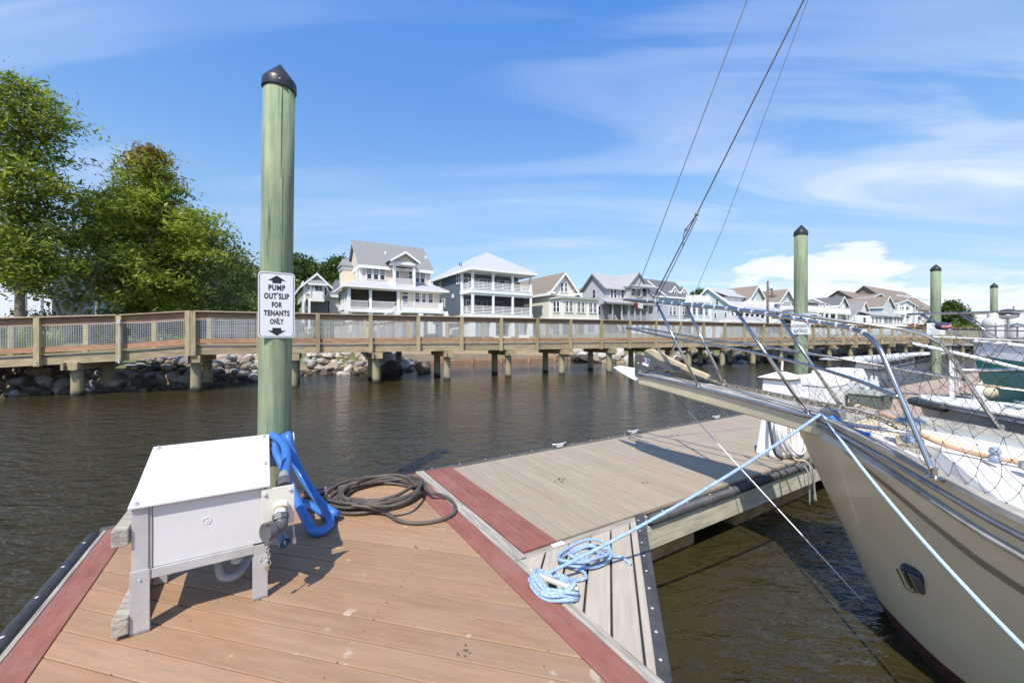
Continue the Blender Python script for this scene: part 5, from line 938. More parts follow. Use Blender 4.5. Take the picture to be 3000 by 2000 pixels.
shrub('dark hedge-like shrub in front of the white shed', 120, 29.5, 2.0, 1.9, LEAFK, 3600, L=.16); shrub('bright yellow-green bush between the two cypress trunks', 320, 29, 2.6, 1.5, LEAFY, 2200); shrub('olive bush beside the forked pale trunks', 255, 30, 1.9, 1.4, LEAFM, 1600); shrub('low light green bush right of the big cypress trunk', 490, 29, 1.3, .8, LEAFY, 700)
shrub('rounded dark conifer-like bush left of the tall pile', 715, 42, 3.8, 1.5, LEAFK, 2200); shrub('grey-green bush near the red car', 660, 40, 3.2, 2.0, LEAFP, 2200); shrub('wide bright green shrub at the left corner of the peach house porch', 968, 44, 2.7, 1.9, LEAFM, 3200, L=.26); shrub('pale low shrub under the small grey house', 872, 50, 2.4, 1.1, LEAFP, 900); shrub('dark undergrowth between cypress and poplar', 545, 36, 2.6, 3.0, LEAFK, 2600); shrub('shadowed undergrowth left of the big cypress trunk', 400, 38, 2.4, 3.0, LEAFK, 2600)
def grass_clump(label, px, Z, H, R, n=260):
    x = at(px, Z); z = gz(x, Z); mb = MB()
    for k in range(n):
        a, r = random.random()*6.3, R*math.sqrt(random.random()); b = V(x+r*math.cos(a), Z+r*math.sin(a), z); d = V(math.cos(a), math.sin(a), 0); h = H*random.uniform(.55, 1.05); w = V(-d.y, d.x, 0)*.012; tip = b+d*h*.35+V(0, 0, h); md = b+d*h*.08+V(0, 0, h*.55)
        mb.add([b-w, b+w, md+w, tip, md-w], [(0, 1, 2, 4), (4, 2, 3)])
    mb.build('tall_grass', LEAFY, None, label=label, cat='tall grass', fix=False)
grass_clump('tall reedy grass clump behind the mesh at the far left', 28, 17.0, 1.35, .45); grass_clump('second tall grass clump, just right of the first mesh post', 135, 17.4, 1.3, .55)
grass_clump('short tuft of grass on the bank under the ramp', 10, 15.3, .5, .4, 120)
# conifer and far shore at the right
tree('dark green conifer beyond the apartment building', at(2790, 170), 170, 13.5, interp((0, 6.5), (.2, 7), (.5, 4.6), (.8, 2.2), (1, .4)), 70, 60, LEAFD, BARK, .4, name='conifer_tree', L=1.1, W=.5, flat=.6, clump=(1.1, .7), h0=.03, up=.05)
shrub('bright green low trees at the foot of the dark conifer', 2790, 150, 5, 5, LEAFM, 1500, 'thicket', .9, .5)
def far_shore():
    P = []
    for k in range(420): x = random.uniform(560, 1400); y = 620+(x-560)*.22+random.uniform(0, 90); P.append(blob((x, y, random.uniform(4, 15)), 7, 3.4, 46))
    P = np.concatenate(P); P[:, 2] = np.abs(P[:, 2]); o = bpy.data.objects.new('far_wood', leaf_mesh('far_wood', P, LEAFD, 4.5, 3, 1)); COL.objects.link(o); tag(o, 'low dark wooded shore on the horizon at the right', 'far woodland', kind='stuff')
far_shore()
# ------------------------------------------------------------------ small things on the far lawn
def lamp_post(px, Z, label, ytop):
    p = aty(px, HY, Z); z = gz(p.x, p.y); zt = aty(px, ytop, Z).z; t = thing('street_lamp', (p.x, p.y, z), label, 'street lamp', 'brown street lamps along the shore'); RUST = MATS.get('brown_metal') or mat('brown_metal', (.12, .085, .07), .6)
    MB().tube([(p.x, p.y, z), (p.x, p.y, zt)], [.13, .10], 10).build('pole', RUST, t, True); mb = MB(); a = V(p.x, p.y, zt-.95); b = a+D3*.95*1.0
    mb.tube([a, b], .035, 6); mb.tube([a+V(0, 0, .08), b+V(0, 0, .08)], .03, 6); mb.tube(smooth_path([a+V(0, 0, .75), a+D3*.18+V(0, 0, .3), b+V(0, 0, .1)], 6), .03, 6); mb.tube([b+V(0, 0, .22), b-V(0, 0, .35)], .06, 8); mb.build('arm', RUST, t)
    MB().lathe(b-V(0, 0, .7), [(.52, 0), (.5, .05), (.2, .12), (.14, .34), (.05, .38)], 16).build('lamp_shade', RUST, t, True); MB().sphere(b-V(0, 0, .74), .12).build('bulb', WHITE, t, True)
lamp_post(2249, 44, 'brown street lamp with a hanging dish shade, before the mint houses', 823); lamp_post(2969, 74, 'brown street lamp beyond the propane tanks at the right edge', 897)
def car(px, Z):
    p = aty(px, HY, Z); z = gz(p.x, p.y); t = thing('parked_car', (p.x, p.y, z), 'small red car parked on the lawn left of the tall pile', 'car'); CARR = mat('red_car_paint', (.5, .02, .03), .3, coat=.6, var=.05)
    A, B = V(.95, .3, 0).normalized(), V(-.3, .95, 0).normalized(); Q = lambda a, b, h: V(p.x, p.y, z)+A*a+B*b+V(0, 0, h)
    prof = [(-2.1, .35), (2.1, .35), (2.15, .72), (1.95, .88), (1.0, .98), (.45, 1.42), (-.9, 1.46), (-1.6, 1.02), (-2.1, .95)]
    MB().slab([Q(a, -.8, h) for a, h in prof], B*1.6).build('body', CARR, t, bevel=.06)
    g = [(.86, 1.0), (.4, 1.37), (-.85, 1.40), (-1.38, 1.04)]
    for b in (-.81, .80): MB().slab([Q(a, b, h) for a, h in g], B*.012).build('window', GLASS, t)
    MB().slab([Q(1.02, -.68, 1.0), Q(1.02, .68, 1.0), Q(.5, .62, 1.40), Q(.5, -.62, 1.40)], A*.03+V(0, 0, .02)).build('windscreen', GLASS, t)
    for a in (-1.3, 1.35):
        for b in (-.72, .72): w = MB().lathe(Q(a, b-.1, .32), [(.32, 0), (.34, .04), (.34, .18), (.3, .2)], 16, ax=B).build('wheel', BLACK, t, True); MB().lathe(Q(a, b-.12, .32), [(.19, 0), (.19, .24)], 12, ax=B).build('rim', ALU, w)
    for b in (-.55, .55): MB().sphere(Q(2.1, b, .72), .12, sc3=(.6, 1.3, .8)).build('headlight', WHITE, t, True)
car(728, 45)
for i, (a, b, Z) in enumerate(((1451, 1500, 46), (1513, 1556, 47.5))):
    p0, p1 = aty(a, HY, Z), aty(b, HY, Z+.9); z = gz(p0.x, p0.y); ax = (p1-p0); ax.z = 0; Lb = ax.length; ax.normalize(); sd = V(-ax.y, ax.x, 0); c = (p0+p1)/2; c.z = z
    t = thing('garden_bench', c, ('left' if i == 0 else 'right')+' one of two long white slatted benches on the lawn before the blue house', 'bench', 'white benches on the lawn')
    mb = MB()
    for j in range(4): mb.bar(c-ax*Lb/2+sd*(j*.12)+V(0, 0, .45), c+ax*Lb/2+sd*(j*.12)+V(0, 0, .45), .1, .04)
    mb.build('seat', TRIM, t); mb = MB()
    for j in range(3): mb.bar(c-ax*Lb/2+sd*.45+V(0, 0, .6+j*.16), c+ax*Lb/2+sd*.45+V(0, 0, .6+j*.16), .04, .12)
    mb.build('backrest', TRIM, t)
    for s in (-.45, 0, .45):
        for o_ in (0, .42): MB().cbox(c+ax*Lb*s+sd*o_, .08, .08, .45 if o_ == 0 else 1.0, ax, sd).build('leg', TRIM, t)
def mural():
    m = mat('blue_white_print', (.75, .78, .8), .6, var=.05, scl=2, blotch=1.4, bcol=(.12, .38, .75)); p0, p1 = aty(2070, HY, 38), aty(2109, HY, 38.8); z = gz(p0.x, p0.y)
    t = thing('banner', ((p0.x+p1.x)/2, p0.y, z), 'white banner with blue blotches seen through the boardwalk mesh', 'banner'); d = p1-p0; d.z = 0
    MB().box(V(p0.x, p0.y, z+.25), d, V(0, .04, 0), V(0, 0, 1.1)).build('panel', m, t)
    for f in (.03, .97): q = p0+d*f; MB().cbox((q.x, q.y+.08, z-.2), .07, .07, 1.7).build('post', TRIM, t)
mural()
# ------------------------------------------------------------------ lettering
def text_piece(name, s, w, h, m, parent, centre, ax, up, th=.0012, off=.012):
    cu = bpy.data.curves.new(name, 'FONT'); cu.body = s; cu.align_x = 'CENTER'; cu.offset = off; cu.resolution_u = 3; cu.space_character = 1.16
    tmp = bpy.data.objects.new(name, cu); COL.objects.link(tmp); dg = bpy.context.evaluated_depsgraph_get(); me = bpy.data.meshes.new_from_object(tmp.evaluated_get(dg)); bpy.data.objects.remove(tmp)
    a = np.array([v.co[:] for v in me.vertices]); mn, mx = a.min(0), a.max(0); c = (mn+mx)/2; nrm = ax.cross(up); wl = wloc(parent)
    for v in me.vertices: v.co = Vector(centre)-wl+ax*((v.co.x-c[0])/(mx[0]-mn[0])*w)+up*((v.co.y-c[1])/(mx[1]-mn[1])*h)+nrm*th
    me.materials.clear(); me.materials.append(m); me.name = name; o = bpy.data.objects.new(name, me); COL.objects.link(o); o.parent = parent; return o
INK = mat('black_print', (.012, .012, .014), .5, var=.05); UP = V(0, 0, 1); SIGNW = mat('white_sign_face', (.72, .735, .76), .35, var=.03)
def rrect(c, ax, up, w, h, r, n=5):
    return [c+ax*(sx*(w/2-r)+r*math.cos(a))+up*(sy*(h/2-r)+r*math.sin(a)) for sx, sy, a0 in ((1, 1, 0), (-1, 1, 90), (-1, -1, 180), (1, -1, 270)) for a in [math.radians(a0+90*i/n) for i in range(n+1)]]
def sign_board(label, c, ax, w, h, name='sign', border=True):
    nrm = ax.cross(UP); t = thing(name, c-UP*h/2, label, 'sign'); MB().slab(rrect(c-nrm*.003, ax, UP, w, h, .03 if h > .3 else .02), nrm*.003).build('plate', SIGNW, t)
    if border:
        o, i = rrect(c+nrm*.0012, ax, UP, w-.018, h-.018, .025), rrect(c+nrm*.0012, ax, UP, w-.027, h-.027, .021); n = len(o); MB().add(o+i, [(k, (k+1) % n, n+(k+1) % n, n+k) for k in range(n)]).build('border_line', INK, t, fix=False)
    return t
# ------------------------------------------------------------------ capped mooring piles and their signs
def cap_pile(d, c, r, top, label, lean=.0):
    p = dp(d, c, 0); t = thing('mooring_pile', p, label, 'mooring pile', 'capped green piles along the dock'); n = 30; prof = [(-1.5, 1.06), (.3, 1.03), (1.2, 1.01), (2.2, 1.0), (3.2, .985), (top-.16, .97)]
    pts = []; mb = MB(); ph = random.random()*6
    vs = [(p.x+r*s*(1+.012*math.sin(3*a+ph)+.008*math.sin(7*a))*math.cos(a)+lean*(z-1), p.y+r*s*(1+.012*math.sin(3*a+ph))*math.sin(a), z) for z, s in prof for a in [2*math.pi*k/n for k in range(n)]]; m = len(prof)
    mb.add(vs, [(i*n+k, i*n+(k+1) % n, (i+1)*n+(k+1) % n, (i+1)*n+k) for i in range(m-1) for k in range(n)]+[tuple((m-1)*n+k for k in range(n))]); mb.build('shaft', PILE, t, True)
    q = p+V(lean*(top-1.2), 0, 0); ax = V(.05, -.02, 1)
    MB().lathe(q+UP*(top-.205), [(r*1.07, 0), (r*1.075, .005), (r*1.05, .075), (r*1.02, .085), (.008, .235), (.002, .237)], 30, ax=ax).build('cap', BLKCAP, t, 'auto')
    return t, q
mp, mq = cap_pile(-1.315, .15, .134, 4.405, 'tall green treated pile with black cone cap, standing behind the pump station', .014)
mb = MB()
for dx, z0, z1, w in ((.02, 3.35, 4.24, .006), (.035, 2.75, 3.45, .004), (-.05, 3.0, 3.2, .003), (.06, 2.45, 2.9, .003)):
    pr = dp(-1.315+dx, .15-math.sqrt(max(.0, .131**2-dx*dx))-.001, 0); mb.tube([pr+V(.014*(z-1), 0, z) for z in np.linspace(z0, z1, 6)], [w*.2, w*.5, w*.5, w*.5, w*.5, w*.15], 5)
mb.build('drying_crack', SHADE, mp)
MB().lathe(dp(-1.315, .007, 4.235)+V(.044, 0, 0), [(.006, 0), (.006, .01)], 8, ax=-C3).build('cap_screw', GALV, mp)
cap_pile(8.97, .2, .131, 4.42, 'capped green pile carrying the overnight dockage sign, second pile along the dock'); cap_pile(19.0, .2, .138, 4.46, 'capped green pile in front of the apartment building, with a small sign')
cap_pile(28.4, .25, .126, 4.46, 'slim looking capped green pile rising behind the propane tanks'); cap_pile(38.4, .25, .126, 4.46, 'capped green pile cut by the right edge of the photo'); cap_pile(34.5, -7, .14, 3.5, 'short capped pile next to the dark grill cover, far right')
S0 = dp(-1.30, .002, 2.21); SW, SHt = .285, .585
sg = sign_board('white pump out slip sign with black arrows on the tall green pile', S0, D3, SW, SHt)
def sp(u, v): return S0+D3*((u-300)/560-.5)*SW-UP*((v-235)/1005-.5)*SHt-C3*.0012
for s, u0, u1, v0, v1 in (('PUMP', 455, 710, 427, 518), ('OUT SLIP', 390, 772, 555, 648), ('FOR', 505, 662, 690, 776), ('TENANTS', 385, 778, 817, 907), ('ONLY', 478, 688, 948, 1034)): text_piece('lettering', s, SW*(u1-u0)/560, SHt*(v1-v0)/1005, INK, sg, sp((u0+u1)/2, (v0+v1)/2)+C3*.0012, D3, UP, off=.048)
for pts in ([(583, 283), (718, 362), (652, 362), (652, 402), (513, 402), (513, 362), (448, 362)], [(513, 1088), (648, 1088), (648, 1130), (718, 1130), (583, 1206), (446, 1130), (513, 1130)]): MB().slab([sp(*q) for q in pts], -C3*.0005).build('arrow', INK, sg)
for v in (543, 930): MB().lathe(sp(583, v), [(.011, 0), (.010, .004), (.006, .006)], 12, ax=-C3).build('screw', GALV, sg)
def face_pile(d, c, r, px, py):                                  # point on the pile's side that faces the viewer's walkway, and the sign's own axis there
    p = dp(d, c, 0); n = V(-p.x, -p.y, 0).normalized(); q = p+n*(r+.008); q.z = aty(px, py, q.y).z; return q, V(-n.y, n.x, 0)
S1, X1 = face_pile(8.97, .2, .134, 2338, 949); s1 = sign_board('white overnight dockage sign on the second pile', S1, X1, .36, .47)
text_piece('lettering', 'OVERNIGHT', .31, .075, INK, s1, S1-UP*.045, X1, UP, off=.03); text_piece('lettering', 'DOCKAGE', .25, .075, INK, s1, S1-UP*.155, X1, UP, off=.03); N1 = X1.cross(UP); MB().slab([S1+X1*a+UP*b+N1*.001 for a, b in ((-.07, .10), (0, .17), (.07, .10), (.03, .10), (.03, .05), (-.03, .05), (-.03, .10))], N1*.0006).build('arrow', INK, s1)
S2, X2 = face_pile(19.0, .2, .141, 2735, 963); N2_ = X2.cross(UP); s2 = sign_board('small white notice on the pile before the apartment building', S2, X2, .44, .42, border=False)
text_piece('lettering', 'SLIPS', .18, .05, INK, s2, S2+UP*.14, X2, UP, off=.02); text_piece('lettering', 'FOR', .11, .05, INK, s2, S2+UP*.065, X2, UP, off=.02)
for v, w in ((-.015, .34), (-.085, .22), (-.155, .3)): MB().slab([S2+X2*a+UP*b+N2_*.001 for a, b in ((-w/2, v-.012), (w/2, v-.012), (w/2, v+.012), (-w/2, v+.012))], N2_*.0005).build('worn_lettering', GREYD, s2)
# ------------------------------------------------------------------ pump-out station
ps = thing('pump_station', dp(-1.66, -1.3, DK), 'white waste pump cabinet on aluminium legs with a sloping lid', 'pump station')
def pbox(n, m, *bs, bevel=.002, par=None):
    mb = MB()
    for b in bs: dbox(mb, *b)
    return mb.build(n, m, par or ps, bevel=bevel)
z0 = DK+.003
for i, (d0, d1, c0, c1) in enumerate(((-1.948, -1.885, -1.56, -1.50), (-1.448, -1.388, -1.56, -1.50), (-1.948, -1.885, -1.10, -1.05), (-1.448, -1.388, -1.10, -1.05))):
    fr = i < 2; top = 1.10 if i == 0 else (.78 if i == 1 else 1.22)
    lg = pbox('leg', ALU, (d0, d1, c0, c0+.006, z0, top), (d0 if d0 < -1.6 else d1-.006, d0+.006 if d0 < -1.6 else d1, c0+.006, c1, z0, top), (d0, d1, c0+.006, c1, z0, z0+.012))
    if fr: pbox('leg_foot', ALU, (d0-.006, d1+.006, c0-.005, c0-.0005, z0, .79 if i == 0 else .72), (d0-.006, d1+.006, c0-.005, c0+.03, z0-.001, z0+.012)); MB().lathe(dp((d0+d1)/2, c0-.006, .745 if i == 0 else .70), [(.006, 0), (.005, .005)], 8, ax=-C3).build('bolt', GALV, ps)
pbox('frame_rail', ALU, (-1.885, -1.448, -1.558, -1.50, .735, .783)); pbox('frame_rail', ALU, (-1.945, -1.89, -1.50, -1.10, .735, .783)); pbox('frame_rail', ALU, (-1.446, -1.39, -1.50, -1.10, .735, .783)); pbox('frame_rail', ALU, (-1.885, -1.448, -1.10, -1.05, .735, .783))
pbox('front_panel', PUMPW, (-1.872, -1.40, -1.547, -1.535, .785, 1.086)); pbox('base_panel', PUMPW, (-1.93, -1.395, -1.53, -1.08, .784, .794)); pbox('back_panel', PUMPW, (-1.93, -1.395, -1.075, -1.06, .785, 1.255)); pbox('corner_strip', ALU, (-1.885, -1.873, -1.553, -1.53, .785, 1.09))
for d0 in (-1.938, -1.392): MB().slab([dp(d0, c, z) for c, z in ((-1.54, .785), (-1.07, .785), (-1.07, 1.255), (-1.40, 1.132), (-1.54, 1.088))], D3*.008).build('side_panel', PUMPW, ps)
L1, L2 = -1.958, -1.370
lid = MB().hexa([dp(L1, -1.58, 1.096), dp(L2, -1.58, 1.096), dp(L2, -1.405, 1.142), dp(L1, -1.405, 1.142), dp(L1, -1.58, 1.108), dp(L2, -1.58, 1.108), dp(L2, -1.405, 1.154), dp(L1, -1.405, 1.154)]).build('lid_flap', PUMPW, ps, bevel=.003)
MB().hexa([dp(L1, -1.402, 1.143), dp(L2, -1.402, 1.143), dp(L2, -1.035, 1.264), dp(L1+.0, -1.035, 1.264), dp(L1, -1.402, 1.156), dp(L2, -1.402, 1.156), dp(L2, -1.035, 1.277), dp(L1, -1.035, 1.277)]).build('lid', PUMPW, ps, bevel=.003)
for d, c, z in ((-1.93, -1.56, 1.113), (-1.395, -1.36, 1.17), (-1.93, -1.06, 1.269), (-1.40, -1.06, 1.269)): MB().lathe(dp(d, c, z), [(.013, 0), (.013, .003), (.007, .004), (.007, .012), (.003, .015)], 12).build('lid_bolt', GALV, ps, 'auto')
EMB = mat('embossed_grey', (.76, .765, .77), .45, var=.03)
c0 = dp(-1.655, -1.549, .965); ring = [c0+D3*.017*math.cos(a)+UP*.017*math.sin(a) for a in np.linspace(0, 2*math.pi, 24, endpoint=False)]; MB().tube(ring, .0016, 6, closed=True).build('emblem_ring', EMB, ps); MB().slab([c0+D3*a+UP*b for a, b in ((-.006, -.010), (.011, 0), (-.006, .010))], -C3*.0008).build('emblem_triangle', EMB, ps)
pbox('mount_plate', PLATEW, (-1.412, -1.252, -1.572, -1.562, .868, 1.085))
for d, z in ((-1.395, 1.055), (-1.272, 1.06), (-1.395, .89)): MB().lathe(dp(d, -1.572, z), [(.012, 0), (.012, .002), (.008, .003), (.008, .009), (.003, .011)], 12, ax=-C3).build('plate_bolt', GALV, ps, 'auto')
hp_ = lambda px, py, c: onv(px, py, E0+C3*c, D3)
A, P1, P2, P3, P4 = hp_(827, 1474, -1.572), hp_(821, 1506, -1.625), hp_(823, 1536, -1.66), hp_(802, 1551, -1.69), hp_(776, 1560, -1.715)
MB().tube([A, P1], .029, 18).tube([A+(P1-A)*.05, A+(P1-A)*.45], .033, 18).build('pvc_stub', WHITE, ps, 'auto'); MB().tube([A+(P1-A)*.48, A+(P1-A)*.66], .0315, 18).build('threaded_nipple', mat('brass_tape', (.35, .24, .13), .6), ps, 'auto')
MB().tube(smooth_path([P1, P2, P3], 6), .034, 18).tube([P1, P1+(P2-P1)*.55], .041, 8).build('elbow', GREYPVC, ps, 'auto')
MB().tube([P3, P3+(P4-P3)*.2, P3+(P4-P3)*.22, P4], [.036, .038, .049, .049], 20).build('coupling', GREYPVC, ps, 'auto'); MB().bar(P3+UP*.042-C3*.02, P4+UP*.056-C3*.02, .014, .009).build('coupling_lever', DULL, ps); MB().bar(P3-UP*.03-C3*.04, P4-UP*.045-C3*.04, .014, .009).build('coupling_lever', DULL, ps)
pc0 = dp(-1.33, -1.60, .82); MB().tube([pc0, pc0+V(.0, 0, 0)+D3*.03-C3*.06-UP*.02], .03, 18, caps=False).build('clear_tube', mat('blue_tinted_tube', (.10, .16, .26), .2), ps, 'auto'); MB().tube(smooth_path([dp(-1.40, -1.45, .80), dp(-1.37, -1.52, .80), pc0], 5), .028, 14).build('blue_pipe', mat('navy_pipe', (.03, .055, .12), .35), ps, 'auto')
k0 = hp_(783, 1590, -1.70)
for i in range(5): a = k0-UP*(.012+i*.017)+D3*.002*i; MB().tube([a+(D3 if i % 2 else C3)*.007*math.cos(t)+UP*.011*math.sin(t) for t in np.linspace(0, 6.283, 12, endpoint=False)], .0016, 5, closed=True).build('key_chain_link', GALV, ps)
a = k0-UP*.105; MB().tube([a+D3*.016*math.cos(t)+UP*.016*math.sin(t) for t in np.linspace(0, 6.283, 16, endpoint=False)], .0018, 5, closed=True).build('key_ring', GALV, ps); MB().cbox(a-UP*.04, .02, .014, .032, D3, C3).build('padlock', mat('brass_lock', (.4, .33, .22), .5, metal=.6), ps, bevel=.004)
k1 = dp(-1.262, -1.60, .868); MB().tube([k1, k1-UP*.03+D3*.004, k1-UP*.075+D3*.008], .004, 5).tube([k1-UP*.075+D3*.008, k1-UP*.105+D3*.008], .010, 8).build('hanging_tag', GALV, ps)
MB().tube(smooth_path([dp(-1.62, -1.38, .79), dp(-1.62, -1.38, .66), dp(-1.60, -1.40, .58), dp(-1.52, -1.40, .575), dp(-1.45, -1.30, .64), dp(-1.35, -1.2, .62), dp(-1.30, -1.15, .56)], 8), .021, 12).build('drain_hose', LGREY, ps, True); MB().tube([dp(-1.62, -1.38, .77), dp(-1.62, -1.38, .68)], .028, 12).build('hose_cuff', WHITE, ps); MB().tube([dp(-1.53, -1.30, .78), dp(-1.53, -1.30, .60)], .036, 16).build('drain_pipe', WHITE, ps, 'auto'); MB().tube(smooth_path([dp(-1.57, -1.40, .74), dp(-1.53, -1.42, .68), dp(-1.46, -1.40, .70), dp(-1.42, -1.30, .77)], 7), .014, 10).build('vent_hose', LGREY, ps, True)
for z in (.50, .925): dplank_ = MB().bar(dp(-1.985, -1.58, z+.045), dp(-1.985, -1.0, z+.045), .062, .085).build('side_timber', OLDW, ps, bevel=.006)
pbox('mount_bracket', ALU, (-1.955, -1.949, -1.55, -1.52, .93, 1.0))
# blue suction hose hung over two pegs on the tall pile
hh = thing('suction_hose', dp(-1.0, -.7, DK), 'ribbed bright blue hose looped over pegs on the pile beside the pump station', 'hose')
for d in (-1.385, -1.175): MB().lathe(dp(d, -.05, 1.0), [(.062, 0), (.066, .004), (.062, .009)], 20, ax=D3).build('peg_disc', WHITE, hh, 'auto')
MB().tube([dp(-1.38, -.05, .985), dp(-1.17, -.05, .985)], .03, 12).tube([dp(-1.28, -.05, .985), dp(-1.28, .03, .985)], .03, 10).build('peg', BLACK, hh); MB().lathe(dp(-1.315, .15, .78), [(.145, 0), (.145, .13)], 24).build('pile_band', mat('dark_blue_strap', (.03, .05, .10), .6), hh)
def hpt(px, py, c): return onv(px, py, E0+C3*c, D3)
def hose(pts, r, m, name, par, ribs=.011, rib=.0016, n=14):
    p = smooth_path(pts, 14); out = [p[0]]; acc = 0
    for a, b in zip(p, p[1:]):
        while (b-out[-1]).length >= ribs/2: out.append(out[-1]+(b-out[-1]).normalized()*ribs/2)
    return MB().tube(out, [r+(rib if i % 2 else -rib*.4) for i in range(len(out))], n).build(name, m, par, True)
g = lambda px, py, z=.515: atz(px, py, z)
hose([hpt(832, 1408, -1.40), hpt(835, 1385, -1.22), hpt(840, 1345, -.85), hpt(833, 1304, -.42), dp(-1.30, -.16, 1.05), dp(-1.335, -.05, 1.055), dp(-1.34, .0, 1.0)], .031, BLUEH, 'hose_loop', hh)
MB().tube([hpt(832, 1412, -1.42), hpt(831, 1392, -1.28)], .034, 16).build('hose_cuff', LGREY, hh, 'auto'); MB().tube([hpt(833, 1428, -1.46), hpt(832, 1408, -1.40)], .042, 16).build('hose_coupling', GREYPVC, hh, 'auto')
hose([dp(-1.345, .0, .98), dp(-1.30, -.07, 1.045), hpt(808, 1318, -.18), hpt(822, 1352, -.3), hpt(842, 1400, -.45), hpt(868, 1462, -.62), hpt(892, 1512, -.80), g(914, 1552), g(942, 1556), g(965, 1538), g(966, 1512, .53), hpt(945, 1480, -.6), hpt(915, 1440, -.5), hpt(880, 1382, -.3), hpt(855, 1322, -.16), dp(-1.215, -.10, 1.04), dp(-1.21, -.03, 1.04), dp(-1.21, .02, .98)], .031, BLUEH, 'hose_loop', hh)
hose([dp(-1.25, -.02, 1.03), dp(-1.235, -.12, 1.0), hpt(862, 1350, -.22), hpt(884, 1395, -.34), hpt(912, 1437, -.44), hpt(941, 1474, -.54), g(975, 1500, .56), g(984, 1506, .52), g(962, 1512, .515), g(925, 1487, .515), g(890, 1474, .515), g(850, 1470, .515)], .031, BLUEH, 'hose_loop', hh)
# dark garden hose coiled on the deck
gh = thing('garden_hose', dp(-.5, -.46, DK), 'dark brown-black hose lying in a loose coil beside the blue hose', 'hose'); cc, rr = (-.515, -.455), .36
def ang_pt(d, c, z): return dp(d, c, z)
rnd = random.Random(5); pts = []; turns = 9; hr = .0145
for i in range(turns*14):
    a = 2*math.pi*i/14; tt = i/14; lay = int(tt) % 3; R = .30+.035*((int(tt)*37 % 5)/2)+.02*math.sin(a*2+tt)+rnd.uniform(-.006, .006)
    pts.append(dp(cc[0]+R*1.06*math.cos(a)+.03*math.sin(tt*1.7), cc[1]+R*.97*math.sin(a)+.03*math.cos(tt*2.3), DK+hr+.001+lay*.027+.008*math.sin(3*a+tt)+.008))
MB().tube(smooth_path(pts, 3), hr, 8).build('coil', HOSE, gh, True)
MB().tube(smooth_path([g(1235, 1420, .56), g(1262, 1442, .55), g(1300, 1452, .51), g(1330, 1475, .497), g(1332, 1500, .495), g(1300, 1520, .495), g(1230, 1532, .495), g(1170, 1525, .50), g(1130, 1500, .52), g(1085, 1485, .56), g(1030, 1480, .575)], 8), hr, 8).build('outer_loop', HOSE, gh, True)
MB().tube(smooth_path([g(1050, 1412, .57), g(1000, 1425, .54), g(950, 1443, .50), g(900, 1456, .495), g(840, 1470, .495)], 6), hr, 8).build('tail', HOSE, gh, True); MB().tube(smooth_path([g(1236, 1410, .60), g(1222, 1440, .60), g(1190, 1468, .60), g(1140, 1482, .59), g(1085, 1478, .58), g(1030, 1464, .58)], 6), hr, 8).build('top_loop', HOSE, gh, True)
# cleat with its rope
cl = thing('dock_cleat', dp(-.005, -2.36, DK), 'pale cleat wrapped in light blue rope on the red border board', 'cleat'); CA = (C3*.92-D3*.39).normalized(); CB = V(-CA.y, CA.x, 0); CLM = mat('cast_cleat', (.5, .47, .40), .5, var=.15); co = dp(-.005, -2.36, DK)
MB().tube([co-CA*.05, co-CA*.05+UP*.06], .022, 12).tube([co+CA*.05, co+CA*.05+UP*.06], .022, 12).build('base', CLM, cl, 'auto'); MB().tube(smooth_path([co-CA*.16+UP*.078, co-CA*.08+UP*.066, co+CA*.08+UP*.066, co+CA*.16+UP*.078], 6), [.010]*3+[.017]*13+[.010]*3, 10).build('horn', CLM, cl, True); MB().cbox(co, .07, .19, .008, CB, CA).build('foot', CLM, cl, bevel=.003)
rp = thing('mooring_rope', co, 'light blue mooring rope from the cleat up to the sailboat bow', 'rope'); pts = []
for i in range(7*14):
    a = 2*math.pi*i/14; t = i/98; w = .058+.016*math.sin(t*9); l = .115+.022*math.sin(t*7+1); pts.append(co+CA*l*math.cos(a)*(1 if math.cos(a) < 0 else .9)+CB*w*math.sin(a)+UP*(.015+.085*t*(.7+.3*math.cos(2*a))+.012*math.sin(a*2)))
MB().tube(smooth_path(pts, 2), .0105, 8).build('wraps', ROPEB, rp, True)
pts = []
for i in range(5*14):
    a = 2*math.pi*i/14; t = i/70; w = .075+.014*math.sin(t*11+2); l = .135+.02*math.sin(t*8); pts.append(co+CA*l*math.cos(a)+CB*w*math.sin(a)+UP*(.013+.05*t+.01*math.sin(a*3+t)))
MB().tube(smooth_path(pts, 2), .0105, 8).build('outer_wraps', ROPEB, rp, True)
pts = []; c1 = g(1712, 1640, .5)
for i in range(5*12): a = 2*math.pi*i/12+.4; t = i/60; R = .085+.055*math.sin(t*11+.6); pts.append(c1+D3*(R*1.45*math.cos(a)+.05*math.sin(t*13))+C3*(R*.8*math.sin(a)+.03*math.cos(t*9))+UP*(.004+.045*t+.012*math.sin(a*2.3)))
pts += [g(1795, 1628, .5), g(1822, 1632, .49), g(1848, 1652, .49)]
MB().tube(smooth_path([g(1640, 1700, .53), g(1665, 1702, .50), g(1700, 1697, .495), g(1717, 1690, .495), g(1708, 1672, .50), g(1680, 1655, .50)]+pts, 3), .0105, 8).build('tangle', ROPEB, rp, True)
